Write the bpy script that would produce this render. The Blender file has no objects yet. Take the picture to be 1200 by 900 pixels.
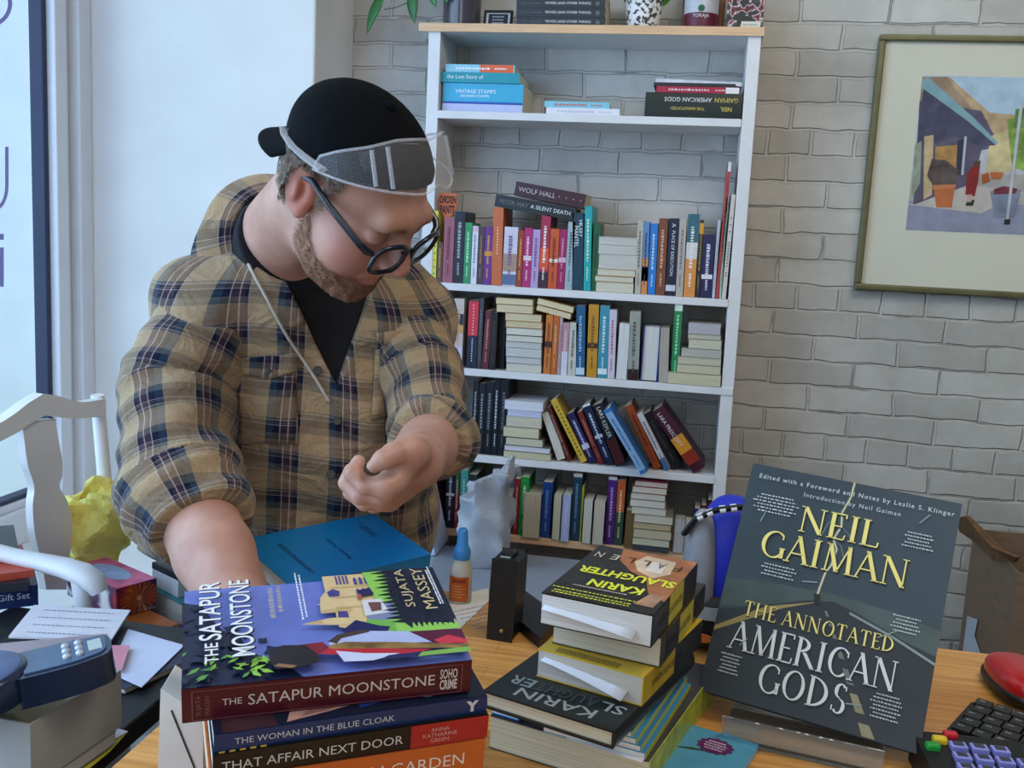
import bpy, bmesh, math, random
import numpy as np
from mathutils import Vector, Matrix, Euler

# ------------------------------------------------------------------ camera, world, lights
random.seed(7); rng = np.random.default_rng(7)
SC = bpy.context.scene
COL = SC.collection
F = 1150.0; ZC = 1.26
def _rot(p, r, y):
    p, r, y = [math.radians(v) for v in (p, r, y)]
    cy, sy, cp, sp, cr, sr = math.cos(y), math.sin(y), math.cos(p), math.sin(p), math.cos(r), math.sin(r)
    Ry = np.array([[cy,0,-sy],[0,1,0],[sy,0,cy]]); Rx = np.array([[1,0,0],[0,cp,-sp],[0,sp,cp]]); Rz = np.array([[cr,-sr,0],[sr,cr,0],[0,0,1]])
    return Rz @ Rx @ Ry
CM = _rot(8.4, 2.95, -10.1)
cam_d = bpy.data.cameras.new('camera'); cam = bpy.data.objects.new('camera', cam_d); COL.objects.link(cam)
cam_d.sensor_width = 36.0; cam_d.lens = 36.0 * F / 1200.0; cam_d.clip_start = 0.05
def _w(v): return Vector((v[0], v[2], -v[1]))
_r, _d, _f = _w(CM[0]), _w(CM[1]), _w(CM[2])
mw = Matrix((( _r.x, -_d.x, -_f.x, 0), (_r.y, -_d.y, -_f.y, 0), (_r.z, -_d.z, -_f.z, ZC), (0,0,0,1)))
cam.matrix_world = mw
SC.camera = cam
SC.view_settings.view_transform = 'Standard'; SC.view_settings.look = 'None'
SC.view_settings.gamma = 1.0; SC.view_settings.use_curve_mapping = False
SC.view_settings.exposure = 0.0

world = bpy.data.worlds.new('overcast_street'); SC.world = world; world.use_nodes = True
wn, wl = world.node_tree.nodes, world.node_tree.links
wn.clear()
wo = wn.new('ShaderNodeOutputWorld'); bg = wn.new('ShaderNodeBackground'); wl.new(bg.outputs[0], wo.inputs[0])
tc = wn.new('ShaderNodeTexCoord'); sp = wn.new('ShaderNodeSeparateXYZ'); wl.new(tc.outputs['Generated'], sp.inputs[0])
rp = wn.new('ShaderNodeValToRGB')                      # brighter towards the street (-X), dim shop interior elsewhere
mr = wn.new('ShaderNodeMapRange'); mr.inputs[1].default_value = -1; mr.inputs[2].default_value = 1
wl.new(sp.outputs[0], mr.inputs[0]); wl.new(mr.outputs[0], rp.inputs[0])
WORLD_BRIGHT, WORLD_DIM = 1.15, 0.055
e = rp.color_ramp.elements
e[0].position = 0.28; e[0].color = (0.66*WORLD_BRIGHT, 0.90*WORLD_BRIGHT, 0.95*WORLD_BRIGHT, 1)
e[1].position = 0.42; e[1].color = (0.92*WORLD_DIM, 0.97*WORLD_DIM, 1.06*WORLD_DIM, 1)
wl.new(rp.outputs[0], bg.inputs[0]); bg.inputs[1].default_value = 1.0

def area(name, loc, target, sx, sy, power, col):
    l = bpy.data.lights.new(name, 'AREA'); l.shape = 'RECTANGLE'; l.size = sx; l.size_y = sy; l.energy = power; l.color = col
    o = bpy.data.objects.new(name, l); COL.objects.link(o); o.location = loc
    o.rotation_euler = (Vector(target) - Vector(loc)).to_track_quat('-Z', 'Y').to_euler(); return o
area('window_daylight', (-1.74, 0.75, 1.6), (-0.55, 2.2, 1.2), 1.9, 1.9, 39.0, (0.40, 0.61, 1.0))
area('overhead_desk_fill', (0.75, 1.0, 2.75), (0.4, 1.75, 0.6), 1.2, 0.6, 16.5, (1.0, 0.92, 0.80))  # added warm fill from above for desk and brick wall, no fixture behind it
area('overhead_front_fill', (0.5, -0.8, 3.1), (0.1, 2.0, 0.9), 1.8, 1.3, 13.5, (1.0, 0.95, 0.90))  # added overhead fill from the camera side, not an actual shop window
area('chair_fill', (-0.1, -1.2, 1.5), (-1.0, 1.4, 0.7), 0.8, 1.2, 9.0, (0.85, 0.92, 1.0))  # added fill to brighten the chair and left clutter, no door there

# ------------------------------------------------------------------ pixel -> point helpers (1200 x 900 frame)
def ray(px, py):
    d = CM.T @ np.array([(px-600)/F, (py-450)/F, 1.0]); return np.array([d[0], d[2], -d[1]])
CAMP = np.array([0, 0, ZC])
def onY(px, py, Y): d = ray(px, py); return Vector(CAMP + d*(Y/d[1]))
def onZ(px, py, Z): d = ray(px, py); return Vector(CAMP + d*((Z-ZC)/d[2]))
def onX(px, py, X): d = ray(px, py); return Vector(CAMP + d*(X/d[0]))
def proj(P):
    c = CM @ np.array([P[0], -(P[2]-ZC), P[1]]); return 600+F*c[0]/c[2], 450+F*c[1]/c[2]

# ------------------------------------------------------------------ materials
def lin(h):
    if isinstance(h, str):
        h = h.lstrip('#'); h = [int(h[i:i+2], 16)/255 for i in (0,2,4)]
    return tuple((c/12.92 if c <= 0.04045 else ((c+0.055)/1.055)**2.4) for c in h)
_mc = {}
def mat(name, col, rough=0.55, noise=0.10, scale=40.0, metal=0.0, trans=0.0, ior=1.45, emit=None, alpha=1.0, bump=0.0, spec=0.5, coat=0.0, stretch=(1,1,1)):
    key = (name, col, rough, noise, scale, metal, trans)
    if key in _mc: return _mc[key]
    m = bpy.data.materials.new(name); m.use_nodes = True
    n, l = m.node_tree.nodes, m.node_tree.links
    b = n['Principled BSDF']
    c = lin(col)
    b.inputs['Roughness'].default_value = rough; b.inputs['Metallic'].default_value = metal
    b.inputs['Transmission Weight'].default_value = trans; b.inputs['IOR'].default_value = ior
    b.inputs['Specular IOR Level'].default_value = spec; b.inputs['Alpha'].default_value = alpha
    if coat: b.inputs['Coat Weight'].default_value = coat
    b.inputs['Base Color'].default_value = (*c, 1)
    if noise > 0:
        t = n.new('ShaderNodeTexCoord'); mp = n.new('ShaderNodeMapping'); mp.inputs['Scale'].default_value = stretch
        nz = n.new('ShaderNodeTexNoise'); nz.inputs['Scale'].default_value = scale; nz.inputs['Detail'].default_value = 3
        r = n.new('ShaderNodeValToRGB'); a, z = r.color_ramp.elements
        a.position = .3; z.position = .7
        a.color = (*[x*(1-noise) for x in c], 1); z.color = (*[min(1, x*(1+noise)) for x in c], 1)
        l.new(t.outputs['Object'], mp.inputs[0]); l.new(mp.outputs[0], nz.inputs[0]); l.new(nz.outputs[0], r.inputs[0]); l.new(r.outputs[0], b.inputs['Base Color'])
        if bump:
            bp = n.new('ShaderNodeBump'); bp.inputs['Strength'].default_value = bump; bp.inputs['Distance'].default_value = .002
            l.new(nz.outputs[0], bp.inputs['Height']); l.new(bp.outputs[0], b.inputs['Normal'])
    if emit: b.inputs['Emission Color'].default_value = (*lin(col), 1); b.inputs['Emission Strength'].default_value = emit
    _mc[key] = m; return m
def nodes_of(m): return m.node_tree.nodes, m.node_tree.links, m.node_tree.nodes['Principled BSDF']
def paper_mat(col, lines=900.0, name='paper_block'):
    key = (name, col, lines)
    if key in _mc: return _mc[key]
    m = bpy.data.materials.new(name); m.use_nodes = True; n, l, b = nodes_of(m)
    c = lin(col); b.inputs['Roughness'].default_value = .85; b.inputs['Specular IOR Level'].default_value = .2
    t = n.new('ShaderNodeTexCoord'); mp = n.new('ShaderNodeMapping'); mp.inputs['Scale'].default_value = (lines, 6, 6)
    nz = n.new('ShaderNodeTexNoise'); nz.inputs['Scale'].default_value = 1.0; nz.inputs['Detail'].default_value = 2
    r = n.new('ShaderNodeValToRGB'); a, z = r.color_ramp.elements; a.position = .25; z.position = .7
    a.color = (*[x*.72 for x in c], 1); z.color = (*[min(1, x*1.06) for x in c], 1)
    l.new(t.outputs['Object'], mp.inputs[0]); l.new(mp.outputs[0], nz.inputs[0]); l.new(nz.outputs[0], r.inputs[0]); l.new(r.outputs[0], b.inputs['Base Color'])
    _mc[key] = m; return m

# ------------------------------------------------------------------ mesh building
class MB:
    def __init__(s): s.v = []; s.f = []; s.m = []; s.mats = []; s.sm = []
    def mi(s, mt):
        if mt is None: return 0
        if mt not in s.mats: s.mats.append(mt)
        return s.mats.index(mt)
    def add(s, vs, fs, mt=None, smooth=False):
        o = len(s.v); s.v += [tuple(v) for v in vs]; k = s.mi(mt)
        for f in fs: s.f.append(tuple(i+o for i in f)); s.m.append(k); s.sm.append(smooth)
    def box(s, lo, hi, mt=None):
        (a,b,c),(d,e,f) = lo, hi
        s.add([(a,b,c),(d,b,c),(d,e,c),(a,e,c),(a,b,f),(d,b,f),(d,e,f),(a,e,f)], [(0,3,2,1),(4,5,6,7),(0,1,5,4),(1,2,6,5),(2,3,7,6),(3,0,4,7)], mt)
    def poly(s, pts, mt=None): s.add(pts, [tuple(range(len(pts)))], mt)
    def prism(s, pts, h, mt=None, smooth=False):            # pts in xy (3D), extruded by vector h
        n = len(pts); h = Vector(h); p = [Vector(q) for q in pts]
        s.add(p + [q+h for q in p], [tuple(range(n))[::-1], tuple(range(n, 2*n))], mt)
        s.add(p + [q+h for q in p], [(i, (i+1) % n, n+(i+1) % n, n+i) for i in range(n)], mt, smooth)
    def tube(s, pts, rad, seg=8, mt=None, caps=True, smooth=True, squash=1.0):
        pts = [Vector(p) for p in pts]; n = len(pts)
        if not hasattr(rad, '__len__'): rad = [rad]*n
        vs = []; up = None
        for i, p in enumerate(pts):
            t = (pts[min(i+1, n-1)] - pts[max(i-1, 0)]).normalized()
            if up is None:
                up = Vector((0,0,1)) if abs(t.z) < .9 else Vector((0,1,0))
            u = (up - t*up.dot(t)).normalized(); w = t.cross(u); up = u
            for k in range(seg):
                a = 2*math.pi*k/seg; vs.append(p + u*math.cos(a)*rad[i]*squash + w*math.sin(a)*rad[i])
        fs = [(i*seg+k, i*seg+(k+1) % seg, (i+1)*seg+(k+1) % seg, (i+1)*seg+k) for i in range(n-1) for k in range(seg)]
        s.add(vs, fs, mt, smooth)
        if caps: s.add(vs[:seg], [tuple(range(seg))[::-1]], mt); s.add(vs[-seg:], [tuple(range(seg))], mt)
    def lathe(s, prof, seg=24, mt=None, c=(0,0,0), smooth=True):
        vs = []; n = len(prof)
        for r, z in prof:
            for k in range(seg):
                a = 2*math.pi*k/seg; vs.append((c[0]+r*math.cos(a), c[1]+r*math.sin(a), c[2]+z))
        fs = [(i*seg+k, i*seg+(k+1) % seg, (i+1)*seg+(k+1) % seg, (i+1)*seg+k) for i in range(n-1) for k in range(seg)]
        s.add(vs, fs, mt, smooth)
        if prof[0][0] > 1e-5: s.add(vs[:seg], [tuple(range(seg))[::-1]], mt)
        if prof[-1][0] > 1e-5: s.add(vs[-seg:], [tuple(range(seg))], mt)
    def build(s, name, mt=None, parent=None, bevel=0.0, smooth=None, subsurf=0, seg=2):
        me = bpy.data.meshes.new(name); me.from_pydata(s.v, [], s.f)
        ms = s.mats if s.mats else [mt]
        for q in ms: me.materials.append(q)
        me.polygons.foreach_set('material_index', s.m if s.mats else [0]*len(s.f))
        me.polygons.foreach_set('use_smooth', s.sm if smooth is None else [smooth]*len(s.f)); me.update()
        o = bpy.data.objects.new(name, me); COL.objects.link(o)
        if parent: o.parent = parent
        if bevel:
            b = o.modifiers.new('bevel', 'BEVEL'); b.width = bevel; b.segments = seg; b.limit_method = 'ANGLE'; b.angle_limit = math.radians(40)
        if subsurf:
            b = o.modifiers.new('sub', 'SUBSURF'); b.levels = subsurf; b.render_levels = subsurf
        return o
def tag(o, label, cat, group=None):
    o['label'] = label; o['category'] = cat
    if group: o['group'] = group
    return o
def thing(name, label, cat, M=None, group=None):
    o = bpy.data.objects.new(name, None); COL.objects.link(o); o.empty_display_size = .02
    if M is not None: o.matrix_world = M if isinstance(M, Matrix) else Matrix.Translation(Vector(M))
    return tag(o, label, cat, group)
def structure(o, kind='structure'): o['kind'] = kind; return o
def basis(o, x, y, z):
    x, y, z = Vector(x), Vector(y), Vector(z)
    return Matrix(((x.x, y.x, z.x, o[0]), (x.y, y.y, z.y, o[1]), (x.z, y.z, z.z, o[2]), (0,0,0,1)))

# ------------------------------------------------------------------ lettering (flat meshes)
_tc = {}
def text_geo(txt, bold=0.0, res=2, shear=0.0, spacing=1.0):
    k = (txt, bold, res, shear, spacing)
    if k not in _tc:
        cu = bpy.data.curves.new('t', 'FONT'); cu.body = txt; cu.resolution_u = res; cu.offset = bold; cu.shear = shear; cu.space_character = spacing
        o = bpy.data.objects.new('t', cu); COL.objects.link(o)
        dg = bpy.context.evaluated_depsgraph_get(); ev = o.evaluated_get(dg); me = ev.to_mesh()
        v = np.array([q.co[:2] for q in me.vertices]).reshape(-1, 2); f = [tuple(p.vertices) for p in me.polygons]
        ev.to_mesh_clear(); bpy.data.objects.remove(o); bpy.data.curves.remove(cu)
        _tc[k] = (v, f)
    return _tc[k]
def put_text(mb, txt, mt, O, R, U, w, h, align='c', bold=0.0, res=2, stretch=False, shear=0.0, spacing=1.0):
    """text fitted in a w x h box whose centre (or left / right middle) is O; R right, U up"""
    v, f = text_geo(txt, bold, res, shear, spacing)
    if not len(v): return
    lo, hi = v.min(0), v.max(0); sz = np.maximum(hi-lo, 1e-6); sx = w/sz[0]; sy = h/sz[1]
    if not stretch: sx = sy = min(sx, sy)
    ax = {'c': (lo[0]+hi[0])/2, 'l': lo[0], 'r': hi[0]}[align]; ay = (lo[1]+hi[1])/2
    O, R, U = Vector(O), Vector(R), Vector(U)
    mb.add([O + R*((x-ax)*sx) + U*((y-ay)*sy) for x, y in v], f, mt)
def dashes(mb, mt, O, R, U, w, h, n=6, seed=0):
    """a line of lettering too small to read: short strokes"""
    r = random.Random(seed); O, R, U = Vector(O), Vector(R), Vector(U); x = -w/2
    while x < w/2:
        l = w/n*(.25+.5*r.random()); a = O+R*x-U*h*.5; b = O+R*min(x+l, w/2)-U*h*.5
        mb.poly([a, b, b+U*h*(.7+.3*r.random()), a+U*h*(.7+.3*r.random())], mt); x += l + w/n*.22

# ------------------------------------------------------------------ books
def book(name, label, M, T, W, H, cover, pages='#d8cdb4', hard=False, spine=None, front=None, bands=None, group=None, cat='book', tcol='#e8e4da', text=None, rough=.38, spine_mat=None, seed=0, detail=True):
    """local axes: x = thickness (front cover at x=T), y = spine (0) to fore edge (W), z = height"""
    t = thing(name, label, cat, M, group)
    c = min(.0026 if hard else .0010, T*.12); q = .003 if hard else .0004
    cm = cover if not isinstance(cover, str) else mat('cover_print', cover, rough, .06, 60)
    sm = spine_mat or cm
    mb = MB(); mb.box((0, c, 0), (c, W, H), cm); mb.box((T-c, c, 0), (T, W, H), cm)
    if hard:                                     # slightly rounded spine
        n = 5; pts = [(T*i/n, -.0025*math.sin(math.pi*i/n), 0) for i in range(n+1)]
        mb.prism([(0, c, 0)] + pts + [(T, c, 0)], (0,0,H), sm)
    else: mb.box((0, 0, 0), (T, c, H), sm)
    mb.build('cover', None, t)
    pb = MB(); pb.box((c, c, q), (T-c, W-q*1.2-.0004, H-q)); pb.build('page_block', paper_mat(pages), t)
    y = -.0030 if hard else -.0005
    if bands:                                    # (z0, z1, colour) fractions of the height
        bb = MB()
        for z0, z1, col in bands: bb.box((T*.015, y+.0001, z0*H), (T*.985, -.0001, z1*H), mat('spine_print', col, rough, .05, 80))
        bb.build('spine_panel', None, t); y -= .0003
    if detail:
        tb = MB(); tm = mat('lettering', tcol, .5, 0)
        if text:
            for (s, z0, z1, hf, xo, col) in [tuple(list(a) + [None]*(6-len(a))) for a in text]:
                hf = hf or .55; xo = .5 if xo is None else xo
                put_text(tb, s, mat('lettering', col, .5, 0) if col else tm, (T*xo, y, (z0+z1)/2*H), (0,0,-1), (1,0,0), abs(z1-z0)*H, T*hf)
        else:
            dashes(tb, tm, (T*.5, y, H*.6), (0,0,-1), (1,0,0), H*.5, T*.32, 9, seed)
            dashes(tb, tm, (T*.5, y, H*.2), (0,0,-1), (1,0,0), H*.17, T*.22, 4, seed+1)
        tb.build('spine_lettering', None, t)
    if front: front(t, T, W, H)
    return t
UP, BACK = 'up', 'back'
def M_up(x, y, z, ang=0.0, flip=False, W=0.13, T=0.02, yaw=0.0):
    """upright on a shelf; ang = lean about Y (radians, + leans its top to the right); flip = fore edge outwards"""
    R = Matrix.Rotation(ang, 4, 'Y')
    if flip: L = basis((T, W, 0), (-1,0,0), (0,-1,0), (0,0,1))
    else: L = Matrix.Identity(4)
    return Matrix.Translation((x, y, z)) @ Matrix.Rotation(yaw, 4, 'Z') @ R @ L
def M_flat(x, y, z, W, H, fore=True, yaw=0.0, roll=0.0):
    """lying flat, long side along X from x; fore edge (or spine) outwards at y"""
    if fore: L = basis((0, W, 0), (0,0,1), (0,-1,0), (1,0,0))
    else: L = basis((H, 0, 0), (0,0,1), (0,1,0), (-1,0,0))
    return Matrix.Translation((x, y, z)) @ Matrix.Rotation(roll, 4, 'Y') @ Matrix.Rotation(yaw, 4, 'Z') @ L

# ------------------------------------------------------------------ the room
WY = 2.66; CX = -0.965; RY = 2.392; WX = -1.594
def brick_mat():
    m = bpy.data.materials.new('painted_brick'); m.use_nodes = True; n, l, b = nodes_of(m)
    t = n.new('ShaderNodeTexCoord'); mp = n.new('ShaderNodeMapping'); mp.inputs['Rotation'].default_value = (math.radians(90), 0, 0)
    nz = n.new('ShaderNodeTexNoise'); nz.inputs['Scale'].default_value = 13; nz.inputs['Detail'].default_value = 4
    mx = n.new('ShaderNodeMix'); mx.data_type = 'RGBA'; mx.blend_type = 'LINEAR_LIGHT'; mx.inputs[0].default_value = .009
    l.new(t.outputs['Object'], mp.inputs[0]); l.new(mp.outputs[0], mx.inputs[6]); l.new(mp.outputs[0], nz.inputs['Vector']); l.new(nz.outputs['Color'], mx.inputs[7])
    br = n.new('ShaderNodeTexBrick'); l.new(mx.outputs[2], br.inputs['Vector'])
    br.inputs['Scale'].default_value = 1.0; br.inputs['Brick Width'].default_value = .214; br.inputs['Row Height'].default_value = .0655
    br.inputs['Mortar Size'].default_value = .0055; br.inputs['Mortar Smooth'].default_value = .55; br.squash = .5; br.squash_frequency = 6
    br.inputs['Color1'].default_value = (*lin('#c9c7c1'), 1); br.inputs['Color2'].default_value = (*lin('#b4b2ac'), 1); br.inputs['Mortar'].default_value = (*lin('#c2c0ba'), 1)
    n2 = n.new('ShaderNodeTexNoise'); n2.inputs['Scale'].default_value = 4.5; n2.inputs['Detail'].default_value = 6; n2.inputs['Roughness'].default_value = .65
    l.new(t.outputs['Object'], n2.inputs['Vector'])
    r = n.new('ShaderNodeValToRGB'); r.color_ramp.elements[0].position = .32; r.color_ramp.elements[0].color = (.72,.71,.69,1); r.color_ramp.elements[1].position = .62; r.color_ramp.elements[1].color = (1,1,1,1)
    l.new(n2.outputs[0], r.inputs[0])
    mu = n.new('ShaderNodeMix'); mu.data_type = 'RGBA'; mu.blend_type = 'MULTIPLY'; mu.inputs[0].default_value = .85
    l.new(br.outputs['Color'], mu.inputs[6]); l.new(r.outputs[0], mu.inputs[7]); 
    # dark hairline cracks along some joints (chipped paint)
    n4 = n.new('ShaderNodeTexNoise'); n4.inputs['Scale'].default_value = 7; n4.inputs['Detail'].default_value = 3; l.new(t.outputs['Object'], n4.inputs['Vector'])
    b2 = n.new('ShaderNodeTexBrick'); b2.squash = .5; b2.squash_frequency = 6
    for k, v in (('Scale',1.0),('Brick Width',.214),('Row Height',.0655),('Mortar Size',.0016),('Mortar Smooth',.3)): b2.inputs[k].default_value = v
    l.new(mx.outputs[2], b2.inputs['Vector'])
    gt = n.new('ShaderNodeMapRange'); gt.inputs[1].default_value = .53; gt.inputs[2].default_value = .62; l.new(n4.outputs[0], gt.inputs[0])
    ml = n.new('ShaderNodeMath'); ml.operation = 'MULTIPLY'; l.new(b2.outputs['Fac'], ml.inputs[0]); l.new(gt.outputs[0], ml.inputs[1])
    m3 = n.new('ShaderNodeMix'); m3.data_type = 'RGBA'; l.new(ml.outputs[0], m3.inputs[0]); l.new(mu.outputs[2], m3.inputs[6]); m3.inputs[7].default_value = (.16,.155,.15,1)
    l.new(m3.outputs[2], b.inputs['Base Color'])
    b.inputs['Roughness'].default_value = .6
    n3 = n.new('ShaderNodeTexNoise'); n3.inputs['Scale'].default_value = 55; n3.inputs['Detail'].default_value = 4; l.new(t.outputs['Object'], n3.inputs['Vector'])
    iv = n.new('ShaderNodeMath'); iv.operation = 'MULTIPLY_ADD'; iv.inputs[1].default_value = -1.0; iv.inputs[2].default_value = 1.0; l.new(br.outputs['Fac'], iv.inputs[0])
    ad = n.new('ShaderNodeMath'); ad.operation = 'MULTIPLY_ADD'; ad.inputs[1].default_value = .22; l.new(n3.outputs[0], ad.inputs[0]); l.new(iv.outputs[0], ad.inputs[2])
    a2 = n.new('ShaderNodeMath'); a2.operation = 'MULTIPLY_ADD'; a2.inputs[1].default_value = .9; l.new(n2.outputs[0], a2.inputs[0]); l.new(ad.outputs[0], a2.inputs[2])
    bp = n.new('ShaderNodeBump'); bp.inputs['Strength'].default_value = .75; bp.inputs['Distance'].default_value = .007; l.new(a2.outputs[0], bp.inputs['Height']); l.new(bp.outputs[0], b.inputs['Normal'])
    return m
WHITE = mat('white_paint', '#e4e4e2', .45, .03, 12); TRIMW = mat('white_paint_wall', '#dcdcd8', .6, .04, 6)
mb = MB(); mb.box((CX, WY, 0), (2.1, WY+.12, 2.9)); structure(mb.build('wall_back', brick_mat()))
mb = MB(); mb.box((-1.95, RY, 0), (CX, WY+.12, 2.9)); structure(mb.build('wall_left', TRIMW, bevel=.006))
floor_m = mat('floor_boards', '#6e5c49', .5, .25, 6, stretch=(1, 14, 1))
mb = MB(); mb.box((-1.95, -1.6, -.05), (2.1, WY, 0)); structure(mb.build('floor', floor_m))
# bay window on the left: base with sill, frame, glass
mb = MB(); mb.box((-1.72, -1.6, 0), (-1.12, RY, .42)); mb.box((-1.72, -1.6, .42), (-1.09, RY, .45)); structure(mb.build('trim_1', WHITE, bevel=.004))
fm = mat('window_frame_paint', '#dfe3e8', .35, .03, 10); gk = mat('black_gasket', '#2b3350', .5, 0)
mb = MB(); 
mb.box((-1.66, 2.338, .45), (-1.575, RY, 2.75), fm); mb.box((-1.66, 2.302, .45), (-1.604, 2.338, 2.75), fm); mb.box((-1.66, 2.256, .45), (-1.584, 2.302, 2.75), fm)
mb.box((-1.66, -1.6, .45), (-1.584, 2.256, .535), fm); mb.box((-1.66, -1.6, .535), (-1.60, 2.256, .555), fm); mb.box((-1.66, -1.6, 2.62), (-1.584, 2.256, 2.75), fm)
mb.box((-1.645, 2.238, .555), (-1.606, 2.256, 2.62), gk); mb.box((-1.645, -1.6, .555), (-1.606, 2.256, .566), gk)
wnd = structure(mb.build('window_1', None, bevel=.004))
gm = bpy.data.materials.new('window_glass'); gm.use_nodes = True; n, l, b = nodes_of(gm); b.inputs['Transmission Weight'].default_value = 1; b.inputs['Roughness'].default_value = 0; b.inputs['IOR'].default_value = 1.02
b.inputs['Base Color'].default_value = (.96,1,1,1)
mb = MB(); mb.box((-1.634, -1.6, .55), (-1.630, 2.25, 2.63)); pane = mb.build('pane', gm, wnd)
lt = MB(); vm = mat('window_vinyl', '#8f8fd6', .5, 0)
GX = -1.628
def strip(pts, wpx):
    for (a, c) in zip(pts[:-1], pts[1:]):
        a, c = np.array(a, float), np.array(c, float); d = (c-a)/max(1e-6, np.linalg.norm(c-a)); q = np.array([-d[1], d[0]])*wpx/2
        lt.poly([onX(*(a-q), GX), onX(*(a+q), GX), onX(*(c+q), GX), onX(*(c-q), GX)], vm)
strip([(-14+26*math.cos(t), 4+26*math.sin(t)) for t in np.linspace(-1.6, 1.6, 16)], 5)
strip([(8, 172), (8, 215)] + [(-8+16*math.cos(t), 218+28*math.sin(t)) for t in np.linspace(0, 1.9, 10)], 4)
strip([(2, 290), (2, 336)], 5); strip([(2, 274), (2, 281)], 5)
o = lt.build('window_lettering', None); o.parent = wnd

# ------------------------------------------------------------------ bookcase against the brick wall
SF = 2.47; SB = 2.645
S = {1: 1.781, 2: 1.571, 3: 1.140, 4: .922, 5: .694, 6: .487}           # top faces of the boards
bc = thing('bookcase', 'tall white painted open bookcase of boards standing against the brick wall', 'bookcase', (0,0,0))
wood = mat('bare_pine', '#dcb48c', .5, .14, 9, stretch=(1, 20, 20)); swhite = mat('shelf_white_paint', '#dcdbdc', .42, .04, 14)
mb = MB(); mb.box((-.721, SF-.004, S[1]-.020), (.119, SB+.01, S[1]-.0005), swhite); mb.box((-.721, SF-.008, S[1]-.020), (.119, SF-.004, S[1]), wood); mb.box((-.721, SF-.004, S[1]-.0005), (.119, SB+.01, S[1]), wood)
mb.build('top_board', None, bc, bevel=.0015)
for x0, x1, tilt in ((-.697, -.666, .004), (.084, .114, .010)):
    mb = MB(); mb.prism([(x0+tilt, SF, 0), (x1+tilt, SF, 0), (x1+tilt, SB, 0), (x0+tilt, SB, 0)], (-tilt, 0, S[1]-.020), None); mb.build('side_panel', swhite, bc, bevel=.0015)
for k, xr in ((2, .084), (3, .088), (4, .118), (5, .094), (6, .094)):
    mb = MB(); mb.box((-.668, SF-(.003 if k in (3,4) else 0.0), S[k]-.019), (xr, SB, S[k])); mb.build('shelf_board', swhite if k < 6 else wood, bc, bevel=.0012)
mb = MB(); mb.box((-.668, SF, .02), (.094, SB, .04)); mb.build('shelf_board', wood, bc)

def sx(px, z, Y):
    x = onY(px, 400, Y).x
    for _ in range(4):
        a = proj((x, Y, z))[0]; b = proj((x+.01, Y, z))[0]; x += (px-a)/(b-a)*.01
    return x
def ftop(tx): return [tuple([a[0], 1-a[2], 1-a[1]]+list(a[3:])) for a in tx]      # text places given from the head of the spine
CUR = dict(k=3, z=S[3], Y=SF, grp='')
def shelf(k, grp, Y=SF): CUR.update(k=k, z=S[k], Y=Y, grp=grp)
_bs = [0]
def U(x0, x1, yt, cover, label, lean=None, fore=False, set_=.002, **kw):
    """upright: px of left / right base corners, top y; lean = px x of the top left corner"""
    z, Y = CUR['z'], CUR['Y']+set_
    a, c = sx(x0, z, Y), sx(x1, z, Y); T = max(.004, (c-a))
    ang = 0.0
    top = onY((lean if lean is not None else x0+(385-yt)*0+ (x0+x1)/2-x0), yt, Y)
    if lean is not None:
        ang = math.atan2(top.x-a, top.z-z); L = math.hypot(top.x-a, top.z-z); T *= math.cos(ang); H = L
    else:
        H = onY((x0+x1)/2, yt, Y).z - z
    if kw.get('text'): kw['text'] = ftop(kw['text'])
    W = kw.pop('W', min(.135, H*.66)); _bs[0] += 1
    zz = z + .0006 + (T*math.sin(ang) if ang > 0 else 0)
    T -= .0006
    if not fore: M = M_up(a+.0003, Y, zz, ang)
    else:
        M = Matrix.Translation((a+.0003, Y, zz)) @ Matrix.Rotation(ang, 4, 'Y') @ basis((T, W, 0), (-1,0,0), (0,-1,0), (0,0,1))
    return book(kw.pop('name', 'book'), label, M, T, W, H, cover, group=CUR['grp'], seed=_bs[0]*3, **kw)
class Stack:
    def __init__(s, z, Y): s.z = z+.0005; s.Y = Y
    def add(s, x0, x1, dpx, cover, label, pages='#d9cfb6', fore=True, set_=0.0, W=.125, yaw=0.0, **kw):
        T = dpx/(F/s.Y)*1.0; a, c = sx(x0, s.z, s.Y), sx(x1, s.z, s.Y); H = c-a; _bs[0] += 1
        kw['text'] = ftop(kw['text']) if kw.get('text') else None
        M = M_flat(a, s.Y+set_, s.z, W, H, fore, yaw); t = book(kw.pop('name', 'book'), label, M, T-.0006, W, H, cover, pages, group=CUR['grp'], seed=_bs[0]*3, **kw); s.z += T; return t

# --- upper shelf (2)
shelf(2, 'books on the upper shelf')
st = Stack(S[2], SF+.02)
def stamps(t, T, W, H):
    mb = MB(); mb.box((T*.28, -.0009, H*.0), (T*.36, -.0006, H), mat('spine_print', '#1c4fa8', .4, .05)); mb.box((0, -.0009, 0), (T*.28, -.0006, H), mat('spine_print', '#b9bfe2', .4, .05)); mb.build('spine_band', None, t)
st.add(518, 612, 33, '#3aa9cf', 'thick blue vintage stamps box book at the left end of the upper shelf', fore=False, text=[('VINTAGE STAMPS', .16, .66, .2, .72, '#e8f4fb'), ('200 RARE STAMPS', .22, .58, .12, .56, '#e8f4fb')], front=stamps, W=.15)
st.add(515, 609, 12, '#1c93a3', 'teal book lying on the thick blue stamps book, upper shelf', fore=False, text=[('the Lost Story of', .1, .55, .55, .5, '#e9f3f2')], W=.14, set_=-.004)
st.add(522, 603, 9, '#8cc9df', 'pale blue book with an orange right half topmost at the left of the upper shelf', fore=False, W=.13, bands=[(.02, .5, '#e8622a')], tcol='#e6f2f6')
st = Stack(S[2], SF+.015)
st.add(640, 726, 8, '#dfe0ea', 'white sheaf lying at the middle of the upper shelf, edge to the front', fore=False, W=.14, tcol='#b9bcc8', pages='#e8e8ea', name='booklet')
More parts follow.
